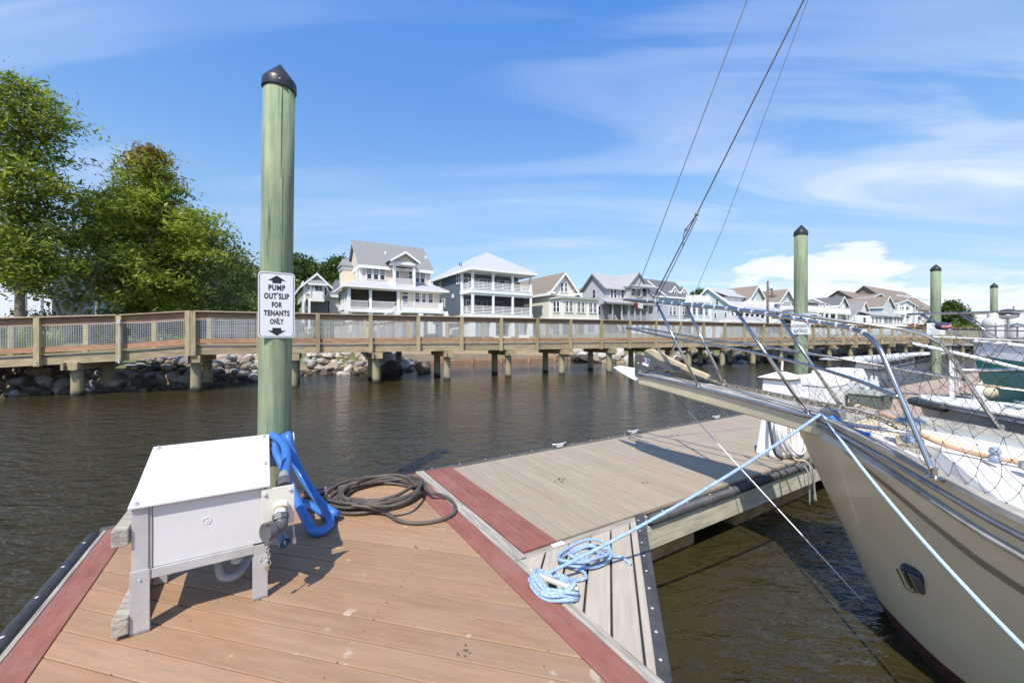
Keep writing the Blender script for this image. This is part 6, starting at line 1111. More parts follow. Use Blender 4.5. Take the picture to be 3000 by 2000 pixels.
# shore-power pedestal with hose coils on the dock edge
pd = thing('power_pedestal', dp(3.95, -1.62, DK), 'short white dockside utility pedestal draped with coiled white hose', 'utility pedestal'); po = dp(3.95, -1.62, DK)
def taper(c, w0, d0, w1, d1, h, ax, ay): return MB().hexa([c+ax*sx*w0/2+ay*sy*d0/2 for sx, sy in ((-1, -1), (1, -1), (1, 1), (-1, 1))]+[c+ax*sx*w1/2+ay*sy*d1/2+UP*h for sx, sy in ((-1, -1), (1, -1), (1, 1), (-1, 1))])
taper(po, .30, .26, .19, .16, .52, D3, C3).build('body', WHITE, pd, bevel=.02); MB().hexa([po-C3*.128+D3*sx*.07+UP*.12 for sx in (-1, 1)]+[po-C3*.122+D3*sx*.07+UP*.12 for sx in (1, -1)]+[po-C3*.098+D3*sx*.06+UP*.33 for sx in (-1, 1)]+[po-C3*.092+D3*sx*.06+UP*.33 for sx in (1, -1)]).build('outlet_panel', PLATEW, pd); MB().lathe(po-C3*.112+UP*.25+D3*.02, [(.022, 0), (.022, .012), (.012, .014)], 14, ax=-C3).build('socket', BLACK, pd)
for k in range(7):
    R = .20+.012*(k % 3); pts = [po-C3*(.10+.03*k*.5+.10*(1-math.sin(a))*.5)+D3*((R*.85+.01*k)*math.cos(a)+.015*k-.04)+UP*(.285+R*1.12*math.sin(a)) for a in np.linspace(0, 2*math.pi, 26, endpoint=False)]
    for p_ in pts: p_.z = max(p_.z, DK+.014)
    MB().tube(pts, .0125, 8, closed=True).build('hose_coil', WHOSE, pd, True)
MB().tube(smooth_path([po-D3*.1+UP*.5, po-D3*.25-C3*.1+UP*.32, po-D3*.28-C3*.16+UP*.1, po-D3*.2-C3*.2+UP*.02], 6), .016, 8).build('black_cable', BLACK, pd, True); MB().tube(smooth_path([po-C3*.25-D3*.1+UP*.03, po-C3*.28+D3*.1+UP*.06, po-C3*.2+D3*.3+UP*.16], 6), .012, 8).build('black_cable', BLACK, pd, True)
mb = MB(); mb.tube(smooth_path([po+UP*.47+D3*.06-C3*.12, po+UP*.2-C3*.2-D3*.02, po-C3*.28-D3*.09+UP*.03, po-C3*.38-D3*.02+UP*.0, po-C3*.42+D3*.02-UP*.2, po-C3*.43+D3*.08-UP*.45], 7), .011, 8); mb.build('tan_line', ROPET, pd, True)
mb = MB()
for a in (.0, .12): mb.tube(smooth_path([po-C3*.33-D3*a, po-C3*.43-D3*a-UP*.08, po-C3*.44-D3*(a-.02)-UP*.46], 5), .009, 6)
mb.build('cable_to_water', LGREY, pd, True)
# utility hut, dock boxes, tote with bottles
def hut():
    o = dp(7.0, -.32, DK); t = thing('utility_hut', o, 'small white hut-shaped dock cabinet with overhanging pyramid roof', 'cabinet'); taper(o, .56, .5, .50, .44, .62, D3, C3).build('body', WHITE, t, bevel=.01)
    for s in (-.125, .125): MB().hexa([o-C3*.262+D3*(s+sx*.11)+UP*.06 for sx in (-1, 1)]+[o-C3*.255+D3*(s+sx*.11)+UP*.06 for sx in (1, -1)]+[o-C3*.237+D3*(s+sx*.105)+UP*.56 for sx in (-1, 1)]+[o-C3*.23+D3*(s+sx*.105)+UP*.56 for sx in (1, -1)]).build('door', TRIM, t)
    MB().cbox(o+UP*.62, .48, .42, .05, D3, C3).build('eave_trim', mat('tan_trim', (.45, .36, .22), .7), t); taper(o+UP*.67, .66, .58, .1, .1, .11, D3, C3).build('roof', WHITE, t, bevel=.01); MB().tube([o+UP*.80, o+UP*.98+D3*.02], .018, 8).build('vent_rope', WHOSE, t); MB().tube(smooth_path([o-C3*.24+D3*.17+UP*.35, o-C3*.32+D3*.22+UP*.32, o-C3*.3+D3*.25+UP*.42], 5), .03, 8).build('bracket', TRIM, t, True)
hut()
def dock_box(label, d, c, w, dep, h):
    o = dp(d, c, DK); t = thing('dock_box', o, label, 'dock box', 'white fibreglass dock boxes'); taper(o, w*.92, dep*.9, w, dep, h*.68, D3, C3).build('body', WHITE, t, bevel=.03); taper(o+UP*h*.685, w*1.05, dep*1.06, w*.95, dep*.84, h*.32, D3, C3).build('lid', WHITE, t, bevel=.04); MB().cbox(o-C3*dep*.5+UP*h*.6, .08, .03, .08, D3, C3).build('latch', GALV, t)
dock_box('big white dock box with a hipped lid, nearer the small hut', 8.42, -.42, 1.0, .62, .66); dock_box('long white dock box behind the first, partly hidden by it', 9.55, -.3, 1.3, .62, .72)
def tote():
    o = dp(9.05, -1.02, DK); t = thing('storage_tote', o, 'grey-green storage tote with bottles heaped on its lid', 'storage tote'); G = mat('grey_green_plastic', (.13, .155, .13), .5, var=.12); taper(o, .74, .42, .82, .5, .30, D3, C3).build('body', G, t, bevel=.02); taper(o+UP*.30, .88, .55, .82, .48, .09, D3, C3).build('lid', mat('pale_grey_lid', (.30, .33, .30), .5), t, bevel=.02)
    for s in (-.25, .25): MB().cbox(o-C3*.255+D3*s+UP*.2, .07, .02, .12, D3, C3).build('latch', BLACK, t)
    CLR = mat('clear_plastic', (.62, .66, .68), .12, var=.1)
    for a_, c_, wh in ((-.24, .0, 'leftmost of the four clear plastic bottles standing on the tote lid'), (.14, .03, 'rightmost of the four clear plastic bottles standing on the tote lid'), (-.06, -.10, 'clear bottle in front, between the outer two on the tote lid'), (-.05, .13, 'clear bottle at the back of the group on the tote lid')): q = o+D3*a_+C3*c_+UP*.39; b = thing('plastic_bottle', q, wh, 'bottle', 'bottles on the tote'); MB().lathe(q, [(.045, 0), (.05, .02), (.05, .15), (.018, .21), (.018, .24)], 14).build('bottle_body', CLR, b, True); MB().lathe(q+UP*.238, [(.02, 0), (.02, .02)], 10).build('cap', WHITE, b)
tote()
for d, wh in ((1.9, 'nearest'), (3.3, 'middle'), (5.4, 'farthest')): o = dp(d, .0, DK+.005); t = thing('dock_cleat', o, wh+' of three small galvanised cleats on the far edge of the beige walkway', 'cleat', 'small cleats on the walkway far edge'); MB().tube([o-D3*.11+UP*.045, o-D3*.05+UP*.035, o+D3*.05+UP*.035, o+D3*.11+UP*.045], .012, 8).build('horn', GALV, t, True); MB().cbox(o, .1, .05, .035, D3, C3).build('base', GALV, t)
DROP = mat('dark_droppings', (.12, .085, .06), .9, var=.4)
for k, (px, py, s) in enumerate(((1640, 1407, .05), (1650, 1403, .03), (1886, 1413, .03), (1357, 1912, .03), (1215, 1600, .02), (905, 1535, .012))):
    rr_ = random.Random(k); c = atz(px, py, DK+.003); mb = MB()
    for j in range(7): q = c+V(rr_.gauss(0, s*.5), rr_.gauss(0, s*.5), 0); mb.sphere(q, s*rr_.uniform(.12, .3), 7, 4, (1, 1, .35))
    mb.build('dried_leaf_litter', DROP, None, label='small dark scrap of dried litter lying on the deck planks', cat='litter', group='scraps of litter on the decks')
# ------------------------------------------------------------------ boats
class Frame:
    def __init__(s, o, aft): s.o = o; s.A = aft; s.Pt = V(aft.y, -aft.x, 0)*1.0                 # port side is to the left when looking forward
    def __call__(s, k, l, z): return V(s.o.x, s.o.y, 0)+s.A*k+s.Pt*l+V(0, 0, z)
    def px(s, px, py, l): return onv(px, py, s.o+s.Pt*l, s.A)
    def kz(s, px, py, l): p = s.px(px, py, l); return (p-V(s.o.x, s.o.y, 0)).dot(s.A), p.z
AFT = V(math.sin(math.radians(33)), -math.cos(math.radians(33)), 0)
def hull_grid(B, ks, hs, zs, kb, zb, p, side, n=12, out=0.0):
    rows = []
    for i in range(len(ks)):
        r = []
        for j in range(n+1):
            t = j/n; l = hs[i]*max(0, (1-t))**p[i]+out*(1-t); r.append(B(ks[i]+(kb[i]-ks[i])*t, side*l, zs[i]+(zb[i]-zs[i])*t))
        rows.append(r)
    return rows
def dense(a, b, m): return [float(np.interp(x, range(len(a)), b)) for x in np.linspace(0, len(a)-1, m)]
def spline(a, m):                                                # Catmull-Rom resample of a number list
    pts = smooth_path([V(i, v, 0) for i, v in enumerate(a)], 12); xs = [q.x for q in pts]; ys = [q.y for q in pts]; return [float(np.interp(x, xs, ys)) for x in np.linspace(0, len(a)-1, m)]
def build_hull(B, t, ks, hs, zs, kb, zb, p, m, deckm, capm, name='hull', drop=.14, capw=.085, transom=True, N_=40):
    ks, hs, zs, kb, zb, p = [spline(a, N_) for a in (ks, hs, zs, kb, zb, p)]; mb = MB(); n = 14
    for side in (1, -1):
        g = hull_grid(B, ks, hs, zs, kb, zb, p, side, n); vs = [q for r in g for q in r]; w = n+1
        mb.add(vs, [(i*w+j, i*w+j+1, (i+1)*w+j+1, (i+1)*w+j) for i in range(N_-1) for j in range(n)])
    e = N_-1
    if transom: a = [B(ks[e]+(kb[e]-ks[e])*j/n, hs[e]*max(0, 1-j/n)**p[e], zs[e]+(zb[e]-zs[e])*j/n) for j in range(n+1)]; b = [B(ks[e]+(kb[e]-ks[e])*j/n, -hs[e]*max(0, 1-j/n)**p[e], zs[e]+(zb[e]-zs[e])*j/n) for j in range(n, -1, -1)]; mb.add(a+b[1:], [tuple(range(len(a+b[1:])))])
    mb.build(name, m, t, True, fix=False)
    inn = .03; D = MB(); rows = []
    for i in range(N_):
        h = max(.01, hs[i]-inn); rows.append([B(ks[i], h*u, zs[i]-drop+.045*(1-u*u)) for u in np.linspace(-1, 1, 9)])
    D.add([q for r in rows for q in r], [(i*9+j, i*9+j+1, (i+1)*9+j+1, (i+1)*9+j) for i in range(N_-1) for j in range(8)]); D.build('deck', deckm, t, True, fix=False)
    K = MB()
    for side in (1, -1):
        vs = []
        for i in range(N_): h = max(.01, hs[i]-inn); vs += [B(ks[i], side*h, zs[i]-drop), B(ks[i], side*h, zs[i]+.005)]
        K.add(vs, [(2*i, 2*i+1, 2*i+3, 2*i+2) for i in range(N_-1)])
    K.build('bulwark', deckm, t, True, fix=False)
    if capm:
        for side in (1, -1):
            C_ = MB(); vs = []
            for i in range(N_): h = hs[i]; vs += [B(ks[i], side*(h+.018), zs[i]), B(ks[i], side*max(0, h-capw), zs[i]), B(ks[i], side*max(0, h-capw), zs[i]+.03), B(ks[i], side*(h+.018), zs[i]+.03)]
            C_.add(vs, [(4*i+j, 4*i+(j+1) % 4, 4*i+4+(j+1) % 4, 4*i+4+j) for i in range(N_-1) for j in range(4)]+[(0, 1, 2, 3), (4*N_-4, 4*N_-3, 4*N_-2, 4*N_-1)]); C_.build('cap_rail', capm, t, 'auto')
    return ks, hs, zs, kb, zb, p
def hull_line(B, G, f, side, out, i0=0, i1=None):                # a line on the hull a distance f (0..1) below the sheer
    ks, hs, zs, kb, zb, p = G; i1 = i1 or len(ks); return [B(ks[i]+(kb[i]-ks[i])*f(i), side*(hs[i]*max(0, 1-f(i))**p[i]+out), zs[i]+(zb[i]-zs[i])*f(i)) for i in range(i0, i1)]
def hull_material(name, top, boot, zboot, stain):
    m = mat(name, top, .28, var=.10, scl=1.2, coat=.3, blotch=1.1, bcol=stain); nt = m.node_tree; L = nt.links.new; p = nt.nodes['Principled BSDF']; src = p.inputs['Base Color'].links[0].from_socket
    g = N(nt, 'ShaderNodeNewGeometry'); s3 = N(nt, 'ShaderNodeSeparateXYZ'); L(g.outputs['Position'], s3.inputs[0]); L(mixc(nt, mathn(nt, 'LESS_THAN', s3.outputs[2], zboot), src, boot), p.inputs['Base Color']); return m
B = Frame(V(1.38, 4.75, 0), AFT)
sb = thing('sailboat', B(4, 0, 0), 'cream-hulled sailboat with a teak bowsprit platform and steel pulpit, overhanging the dock', 'sailboat')
HULLC = hull_material('cream_gelcoat', (.88, .65, .385), (.12, .036, .028), .12, (.78, .55, .30)); DECKW = mat('white_deck', (.72, .72, .69), .5, var=.05, scl=3, blotch=2, bcol=(.60, .59, .55))
KS = [1.72, 1.85, 2.0, 2.26, 2.54, 2.76, 3.0, 3.5, 4.2, 5.2, 6.5, 8, 9.5, 11]; HS = [.045, .18, .32, .54, .74, .90, 1.05, 1.31, 1.52, 1.68, 1.74, 1.66, 1.45, 1.1]; ZS = [1.325, 1.335, 1.333, 1.30, 1.25, 1.20, 1.145, 1.06, .98, .92, .90, .92, .96, 1.02]
G = build_hull(B, sb, KS, HS, ZS, [1.74, 1.80, 1.9, 2.05, 2.25, 2.42, 2.62, 3.1, 4, 5.2, 6.5, 8, 9.5, 11], [1.17, 1.02, .8, .47, .03, -.25, -.47, -.68, -.85, -.92, -.95, -.9, -.6, -.1], [1, .95, .9, .82, .72, .62, .55, .48, .42, .38, .36, .36, .38, .4], HULLC, DECKW, OLDWZ)
i1 = 30
MB().tube(hull_line(B, G, lambda i: .035, 1, .012, 0, i1), .014, 8).build('rub_strip', DULL, sb, True); MB().tube(hull_line(B, G, lambda i: .085, 1, .012, 1, i1), .018, 8).build('rubbing_strake', OLDWZ, sb, True); MB().tube(hull_line(B, G, lambda i: .035, -1, .012, 0, i1), .014, 8).build('rub_strip', DULL, sb, True)
v = []; st = hull_line(B, G, lambda i: .17, 1, .004, 4, 34); st2 = hull_line(B, G, lambda i: .192, 1, .004, 4, 34)
MB().add(st+st2, [(i, i+1, len(st)+i+1, len(st)+i) for i in range(len(st)-1)]).build('cove_stripe', mat('brown_cove_stripe', (.30, .22, .12), .4), sb, fix=False)
# bowsprit platform: box core, teak planks, cream sides, steel edging
kp = [.22, .45, .75, 1.0, 1.4, 1.9, 2.15]; wp = [.13, .165, .20, .225, .265, .32, .34]; zp = [1.522, 1.51, 1.485, 1.462, 1.42, 1.362, 1.345]
W_ = lambda k: float(np.interp(k, kp, wp)); Zp = lambda k: float(np.interp(k, kp, zp))
vs = []
for k in kp: w, z = W_(k), Zp(k); vs += [B(k, w, z-.02), B(k, -w, z-.02), B(k, -w*.9, z-.115-.03*min(1, k)), B(k, w*.9, z-.115-.03*min(1, k))]
n = len(kp); MB().add(vs, [(4*i+j, 4*i+(j+1) % 4, 4*i+4+(j+1) % 4, 4*i+4+j) for i in range(n-1) for j in range(4)]+[(3, 2, 1, 0), (4*n-4, 4*n-3, 4*n-2, 4*n-1)]).build('bowsprit_platform', mat('cream_paint', (.70, .61, .42), .4, var=.08, scl=5, blotch=4, bcol=(.58, .5, .34)), sb, bevel=.012)
for j in range(5):
    a, b = -1+.4*j+.02, -.6+.4*j-.02; vs = []
    for k in kp: w, z = W_(k)*.97, Zp(k); vs += [B(k, w*a, z-.018), B(k, w*b, z-.018), B(k, w*b, z), B(k, w*a, z)]
    MB().add(vs, [(4*i+q, 4*i+(q+1) % 4, 4*i+4+(q+1) % 4, 4*i+4+q) for i in range(n-1) for q in range(4)]+[(0, 1, 2, 3), (4*n-4, 4*n-3, 4*n-2, 4*n-1)]).build('plank', OLDWZ, sb)
for s in (1, -1): MB().tube([B(k, s*(W_(k)+.006), Zp(k)-.010) for k in np.linspace(.2, 2.5 if s > 0 else 2.15, 16)], .015, 8).build('edge_strip', DULL, sb, True)
MB().tube([B(.21, l, 1.512) for l in np.linspace(-.136, .136, 5)], .015, 8).build('edge_strip', DULL, sb, True)
# pulpit of bent steel tube
tr = .0132
top = [(.10, .17, 2.343), (.30, .215, 2.318), (.555, .25, 2.283), (1.0, .305, 2.212), (1.45, .36, 2.145), (1.9, .465, 2.055), (2.2, .55, 1.992), (2.33, .62, 1.95), (2.42, .69, 1.87), (2.49, .75, 1.72), (2.56, .80, 1.55), (2.69, .895, 1.235)]
loop = [B(k, s*l, z) for s, L_ in ((1, list(reversed(top))), (-1, top)) for k, l, z in L_]; mid_ = len(top); loop = loop[:mid_]+[B(-.005, .10, 2.357), B(-.035, 0, 2.36), B(-.005, -.10, 2.357)]+loop[mid_:]
MB().tube(smooth_path(loop, 6), tr, 12).build('pulpit_rail', STEEL, sb, True)
mids = []
for px, py, l in ((1979, 992, .235), (2140, 1019, .30), (2249, 1041, .36), (2383, 1074, .45), (2520, 1117, .60), (2630, 1163, .80)): k, z = B.kz(px, py, l); mids.append((k, l, z))
ml = [B(k, l, z) for k, l, z in reversed(mids)]+[B(.14, .13, 2.015), B(.035, .09, 2.022), B(.005, 0, 2.024), B(.035, -.09, 2.022), B(.14, -.13, 2.015)]+[B(k, -l, z) for k, l, z in mids]; MB().tube(smooth_path(ml, 6), tr*.86, 12).build('mid_rail', STEEL, sb, True)
for s in (1, -1):
    for a, b in (((1.0, .215, 1.462), (.555, .25, 2.283)), ((1.92, .30, 1.36), (1.42, .355, 2.15))):
        MB().tube([B(a[0], s*a[1], a[2]), B(b[0], s*b[1], b[2])], tr, 12).build('stanchion', STEEL, sb, True); MB().lathe(B(a[0], s*a[1], a[2]), [(.03, 0), (.03, .006), (.018, .010), (.017, .035)], 12).build('stanchion_foot', STEEL, sb, 'auto')
    MB().lathe(B(2.69, s*.895, 1.23), [(.04, 0), (.04, .006), (.02, .012), (.018, .05)], 12).build('stanchion_foot', STEEL, sb, 'auto')
    for k, l, z, bz in ((4.6, 1.53, 1.80, .98), (6.4, 1.68, 1.78, .93), (8.2, 1.6, 1.8, .95)): MB().tube([B(k, s*l, bz), B(k, s*l, z)], tr, 10).build('stanchion', STEEL, sb, True)
    MB().tube([B(2.36, s*.65, 1.93), B(3.2, s*1.1, 1.87), B(4.6, s*1.53, 1.79), B(6.4, s*1.68, 1.77), B(8.2, s*1.6, 1.79)], .004, 6).build('lifeline', DULL, sb) if s < 0 else None
    MB().tube([B(2.69, s*.88, 1.55), B(3.3, s*1.13, 1.5), B(4.6, s*1.53, 1.42), B(6.4, s*1.68, 1.38)], .004, 6).build('lifeline', DULL, sb) if s < 0 else None
# white lashings of the net along the top rail
TP = smooth_path([B(*q) for q in top], 8); mb = MB(); acc = 0; a0 = B(1.33, .345, 2.16); started = False
for i in range(1, len(TP)):
    if (TP[i]-B(1.45, .36, 2.145)).length > 1.1 and not started: continue
    started = True
    if TP[i].z < 1.93: break
    acc += (TP[i]-TP[i-1]).length
    if acc > .082: acc = 0; d = (TP[i]-TP[i-1]).normalized(); x = d.cross(UP).normalized(); y = x.cross(d); mb.tube([TP[i]+d*(.010*t/6.28)+(x*math.cos(t)+y*math.sin(t))*.0165 for t in np.linspace(0, 6.6, 14)], .0028, 5)
mb.build('net_lashing', WHITE, sb)
NETB = mat('black_net_cord', (.025, .025, .028), .8)
def net(name, tops, bots, nu, nv, r=.0011, jit=.012):
    T, Bt = smooth_path(tops, 8), smooth_path(bots, 8)
    def samp(P, u): x = u*(len(P)-1); i = min(len(P)-2, int(x)); return P[i].lerp(P[i+1], x-i)
    rg = random.Random(4); J = {}
    def node(i, j):
        if (i, j) not in J: u = max(0, min(1, i/nu)); q = samp(T, u).lerp(samp(Bt, u), j/nv); J[(i, j)] = q+(V(rg.gauss(0, jit), rg.gauss(0, jit), rg.gauss(0, jit)) if 0 < j < nv else V(0, 0, 0))
        return J[(i, j)]
    mb = MB()
    for i in range(0, nu+1):
        for j in range(0, nv+1):
            if (i+j) % 2: continue
            if i > 0 or True: mb.sphere(node(i, j), r*2.6, 6, 4)
            for di in (-1, 1):
                if 0 <= i+di <= nu and j+1 <= nv: a, b = node(i, j), node(i+di, j+1); m_ = (a+b)/2-UP*.006; mb.tube([a, m_, b], r, 5, caps=False)
    return mb.build(name, NETB, sb, fix=False)
deckz = lambda k: float(np.interp(k, KS, ZS)); hsk = lambda k: float(np.interp(k, KS, HS))
for s in (1, -1):
    net('safety_net', [B(k, s*l, z-.012) for k, l, z in ((1.36, .35, 2.155), (1.9, .465, 2.05), (2.2, .55, 1.985), (2.40, .68, 1.90), (2.49, .75, 1.72))], [B(k, s*(hsk(k)-.10), deckz(k)+.03) for k in (1.86, 2.0, 2.2, 2.42, 2.62)], 20, 11)
    net('safety_net', [B(2.38, s*.64, 1.93), B(2.9, s*.98, 1.90), B(3.5, s*1.3, 1.86), B(4.6, s*1.53, 1.79)], [B(2.62, s*.80, 1.27), B(3.0, s*.98, 1.18), B(3.5, s*1.24, 1.09), B(4.6, s*1.5, .98)], 40, 13)
# wire stays and halyards running up out of frame
stays = thing('rigging_wire', B(.45, 0, 1.5), 'steel wire stay and halyards running from the bowsprit up out of the picture', 'rigging')
def stay(pts, r, name='wire', m=WIRE, ext=9.0): P = [B.px(px, py, 0) for px, py in pts]; P.append(P[-1]+(P[-1]-P[-2]).normalized()*ext); return MB().tube(P, r, 6).build(name, m, stays, True)
stay([(1862, 868), (1883, 804), (2189, 0)], .0042, 'halyard', mat('grey_line', (.17, .165, .15), .8)); stay([(1914, 876), (2041, 628), (2355, 0)], .0062, 'furling_line', mat('dark_line', (.10, .095, .09), .8)); stay([(1923, 878), (1990, 745), (2041, 640)], .0045, 'furling_line', MATS['dark_line'], 0.01); stay([(1975, 1006), (2026, 880), (2115, 676), (2367, 0)], .0022, 'forestay')
P = [B.px(*q, 0) for q in ((2041, 628), (2022, 655), (2010, 672), (2003, 690), (2001, 722))]; MB().tube(smooth_path(P, 5), .0055, 6).sphere(P[0], .02, 8, 6).sphere(P[2], .016, 8, 6).build('knot', MATS['grey_line'], stays, True)
P = [B.px(*q, 0) for q in ((1978, 1000), (1972, 1020), (1960, 1052), (1953, 1070))]; MB().tube(P, [.006, .014, .014, .006], 8).build('turnbuckle', STEEL, stays, 'auto'); MB().cbox(B.px(1953, 1086, 0), .03, .05, .05, B.Pt, B.A).build('chain_plate', DULL, stays)
P = [B.px(*q, .02) for q in ((1873, 846), (1862, 858), (1868, 872), (1882, 870), (1880, 852))]; MB().tube(smooth_path(P, 4), .008, 6).sphere(P[0], .022, 8, 6).build('shackle', MATS['grey_line'], stays, True)
for x0, x1, mm in ((1861, 1870, mat('dark_red_cloth', (.13, .02, .02), .9)), (1872, 1884, mat('off_white_cloth', (.55, .53, .48), .9))): a, b = B.px(x0, 887, .03), B.px(x1, 888, .03); MB().slab([a, b, b-UP*.062, a-UP*.058], B.Pt*.02).build('telltale_cloth', mm, stays)
# bobstay rod from under the platform to the waterline
BS = thing('bobstay', B(.6, 0, 1.3), 'thin white rod running from under the bowsprit down to the bow at the waterline', 'bobstay'); P0, P1, P2_ = B.px(1953, 1130, .0), B.px(2016, 1204, 0), B.px(2575, 1812, 0); MB().tube([P0, P1], .0035, 6).build('wire', WIRE, BS); MB().tube([P1, P2_], .0055, 8).build('sleeve', WHITE, BS, True); MB().tube([P2_, B.px(2598, 1832, 0)], .011, 8).build('end_fitting', DULL, BS)
for s in (1, -1): MB().slab([B.px(*q, .15*s) for q in ((1925, 1108), (1938, 1106), (1958, 1128), (1948, 1132), (1922, 1118))], B.Pt*.004).build('tang', DULL, BS)
# anchor, rollers, chain
an = thing('anchor', B(.1, 0, 1.5), 'galvanised plough anchor with a pale shank stowed on the bowsprit roller', 'anchor'); GA = mat('galvanised_anchor', (.52, .53, .51), .6, metal=.2, var=.2, scl=9); SHK = mat('stained_cream_paint', (.55, .45, .30), .6, var=.15, scl=8, blotch=7, bcol=(.35, .22, .12))
Fp = lambda q, l: B.px(*q, l)
vs = [Fp((1795, 1075), 0), Fp((1815, 1070), 0), Fp((1862, 1077), 0), Fp((1893, 1092), 0), Fp((1820, 1092), .045), Fp((1850, 1109), .075), Fp((1903, 1132), .085), Fp((1820, 1092), -.045), Fp((1850, 1109), -.075), Fp((1903, 1132), -.085)]
MB().add(vs, [(0, 4, 1), (1, 4, 5, 2), (2, 5, 6, 3), (0, 1, 7), (1, 2, 8, 7), (2, 3, 9, 8), (0, 7, 4), (4, 7, 8, 5), (5, 8, 9, 6), (3, 6, 9)]).build('fluke', mat('galvanised_white', (.72, .72, .69), .55, var=.14, scl=9), an, bevel=.004); MB().slab([Fp(q, .03) for q in ((1898, 1122), (1912, 1118), (1916, 1141), (1903, 1132))], -B.Pt*.06).build('fluke_heel', DULL, an)
MB().slab([Fp(q, .035) for q in ((1884, 1040), (1887, 1027), (1897, 1022), (1906, 1022), (1925, 1030), (1956, 1046), (2004, 1070), (2060, 1092), (2075, 1100), (2070, 1112), (2034, 1098), (1978, 1074), (1930, 1056), (1910, 1052), (1897, 1062), (1886, 1058))], -B.Pt*.05).build('shank', SHK, an, bevel=.008)
br = thing('bow_roller', B(.2, 0, 1.55), 'grey metal anchor roller cheeks with a 25 registration sticker', 'anchor roller'); plate = ((1860, 1040), (1863, 1037), (1873, 1037), (1954, 1062), (1993, 1076), (1994, 1089), (1958, 1083), (1924, 1071), (1897, 1086), (1876, 1101), (1859, 1098))
PLT = mat('dark_grey_plate', (.17, .175, .18), .35, metal=.6, var=.12)
for l in (.075, -.07): MB().slab([Fp(q, l) for q in plate], -B.Pt*.006).build('cheek_plate', PLT, br, bevel=.002)
for q in ((1870, 1063), (1875, 1087)): MB().tube([Fp(q, .083), Fp(q, -.085)], .011, 10).build('roller_pin', STEEL, br, 'auto')
MB().tube([Fp((1868, 1088), .06), Fp((1868, 1088), -.06)], .03, 14).build('roller', BLACK, br, 'auto')
for q0, m_, o_ in ((((1884, 1046), (1903, 1053), (1899, 1074), (1880, 1067)), WHITE, .0775), (((1885, 1047.5), (1902, 1054), (1899.8, 1066), (1882.6, 1060)), mat('sticker_blue', (.03, .05, .22), .5), .0782), (((1883.2, 1046), (1885, 1046.7), (1881.4, 1067), (1879.6, 1066.3)), mat('sticker_red', (.5, .04, .05), .5), .0784)): MB().slab([Fp(q, o_) for q in q0], -B.Pt*.0004).build('sticker', m_, br)
c_ = Fp((1892.3, 1056.8), .0786); text_piece('lettering', '25', .040, .034, WHITE, br, c_, (Fp((1902, 1054), .0786)-Fp((1885, 1047.5), .0786)).normalized(), UP, off=.02)
ch = thing('anchor_chain', B(1.2, -.03, 1.5), 'rusty grey anchor chain lying along the bowsprit platform to the foredeck', 'chain'); CP = smooth_path([B(.72, -.06, 1.512), B(.95, -.08, Zp(.95)+.014), B(1.3, -.10, Zp(1.3)+.014), B(1.7, -.11, Zp(1.7)+.014), B(2.1, -.10, Zp(2.1)+.012), B(2.3, -.08, 1.30), B(2.42, -.06, 1.235)], 24)
lk = MB().tube([V(.026*math.cos(a)+.012*(1 if math.cos(a) > 0 else -1), .016*math.sin(a), 0) for a in np.linspace(0, 6.283, 12, endpoint=False)], .006, 6, closed=True).mesh('link', mat('rusty_chain', (.21, .18, .14), .7, metal=.3, var=.35, scl=30), True); acc = 0; cnt = 0
for a, b in zip(CP, CP[1:]):
    acc += (b-a).length
    if acc >= .046: acc = 0; o = piece('link', lk, ch, b); cnt += 1; o.rotation_euler = (b-a).to_track_quat('X', 'Z').to_euler(); o.rotation_euler.rotate_axis('X', math.pi/2*(cnt % 2)+.4)
MB().tube(smooth_path([B(.52, -.05, 1.53), B(.72, -.06, 1.512), B(1.0, -.09, Zp(1.0)+.018)], 5), .02, 8).build('rope_splice', mat('frayed_rope', (.25, .22, .14), .9, var=.3, scl=40, bump=.004), ch, True)
# deck gear
MB().cbox(B(2.06, .27, 1.34), .10, .13, .075, B.Pt, B.A).build('bow_chock', mat('tarnished_steel', (.33, .32, .29), .4, metal=.7, var=.2), sb, bevel=.012)
bo_ = thing('deck_bollard', B(2.4, .05, 1.2), 'domed polished steel windlass drum on the foredeck beside the blue rope', 'windlass'); MB().lathe(B(2.40, .0, 1.18), [(.07, 0), (.07, .06), (.05, .08), (.05, .12), (.085, .15), (.08, .185), (.03, .205)], 20).build('drum', STEEL, bo_, True); MB().cbox(B(2.40, 0, 1.15), .22, .26, .04, B.Pt, B.A).build('bed', OLDWZ, bo_)
bl = thing('blue_dock_line', B(2.2, .32, 1.38), 'deep blue rope twisted along the port rail behind the bow chock', 'rope'); P = [B.px(*q) for q in ((2415, 1233, .33), (2432, 1232, .31), (2458, 1246, .34), (2490, 1262, .40), (2520, 1273, .48), (2545, 1280, .54))]; x_ = (P[-1]-P[0]).normalized().cross(UP)
for ph in (0, math.pi): sp_ = smooth_path(P, 8); MB().tube([q+(x_*math.cos(i*.45+ph)+UP*math.sin(i*.45+ph))*.012+UP*.006 for i, q in enumerate(sp_)], .013, 8).build('strand', ROPED, bl, True)
MB().tube([P[0]-UP*.01, P[0]+UP*.03+B.A*.05, P[0]+B.A*.10], .02, 10).build('turn', ROPED, bl, True)
bh_ = thing('boat_hook', B(2.6, -.3, 1.3), 'tan wooden boat hook lying along the deck under the net', 'boat hook'); WPL = mat('varnished_pole', (.50, .31, .19), .5, var=.2, scl=8); K1 = B.px(2720, 1283, .0); K1.z = max(K1.z, 1.12); P = [B.px(2520, 1192, -.45), B.px(2620, 1225, -.3), B.px(2720, 1283, -.1), B.px(2850, 1327, -.25), B.px(3060, 1368, -.5)]
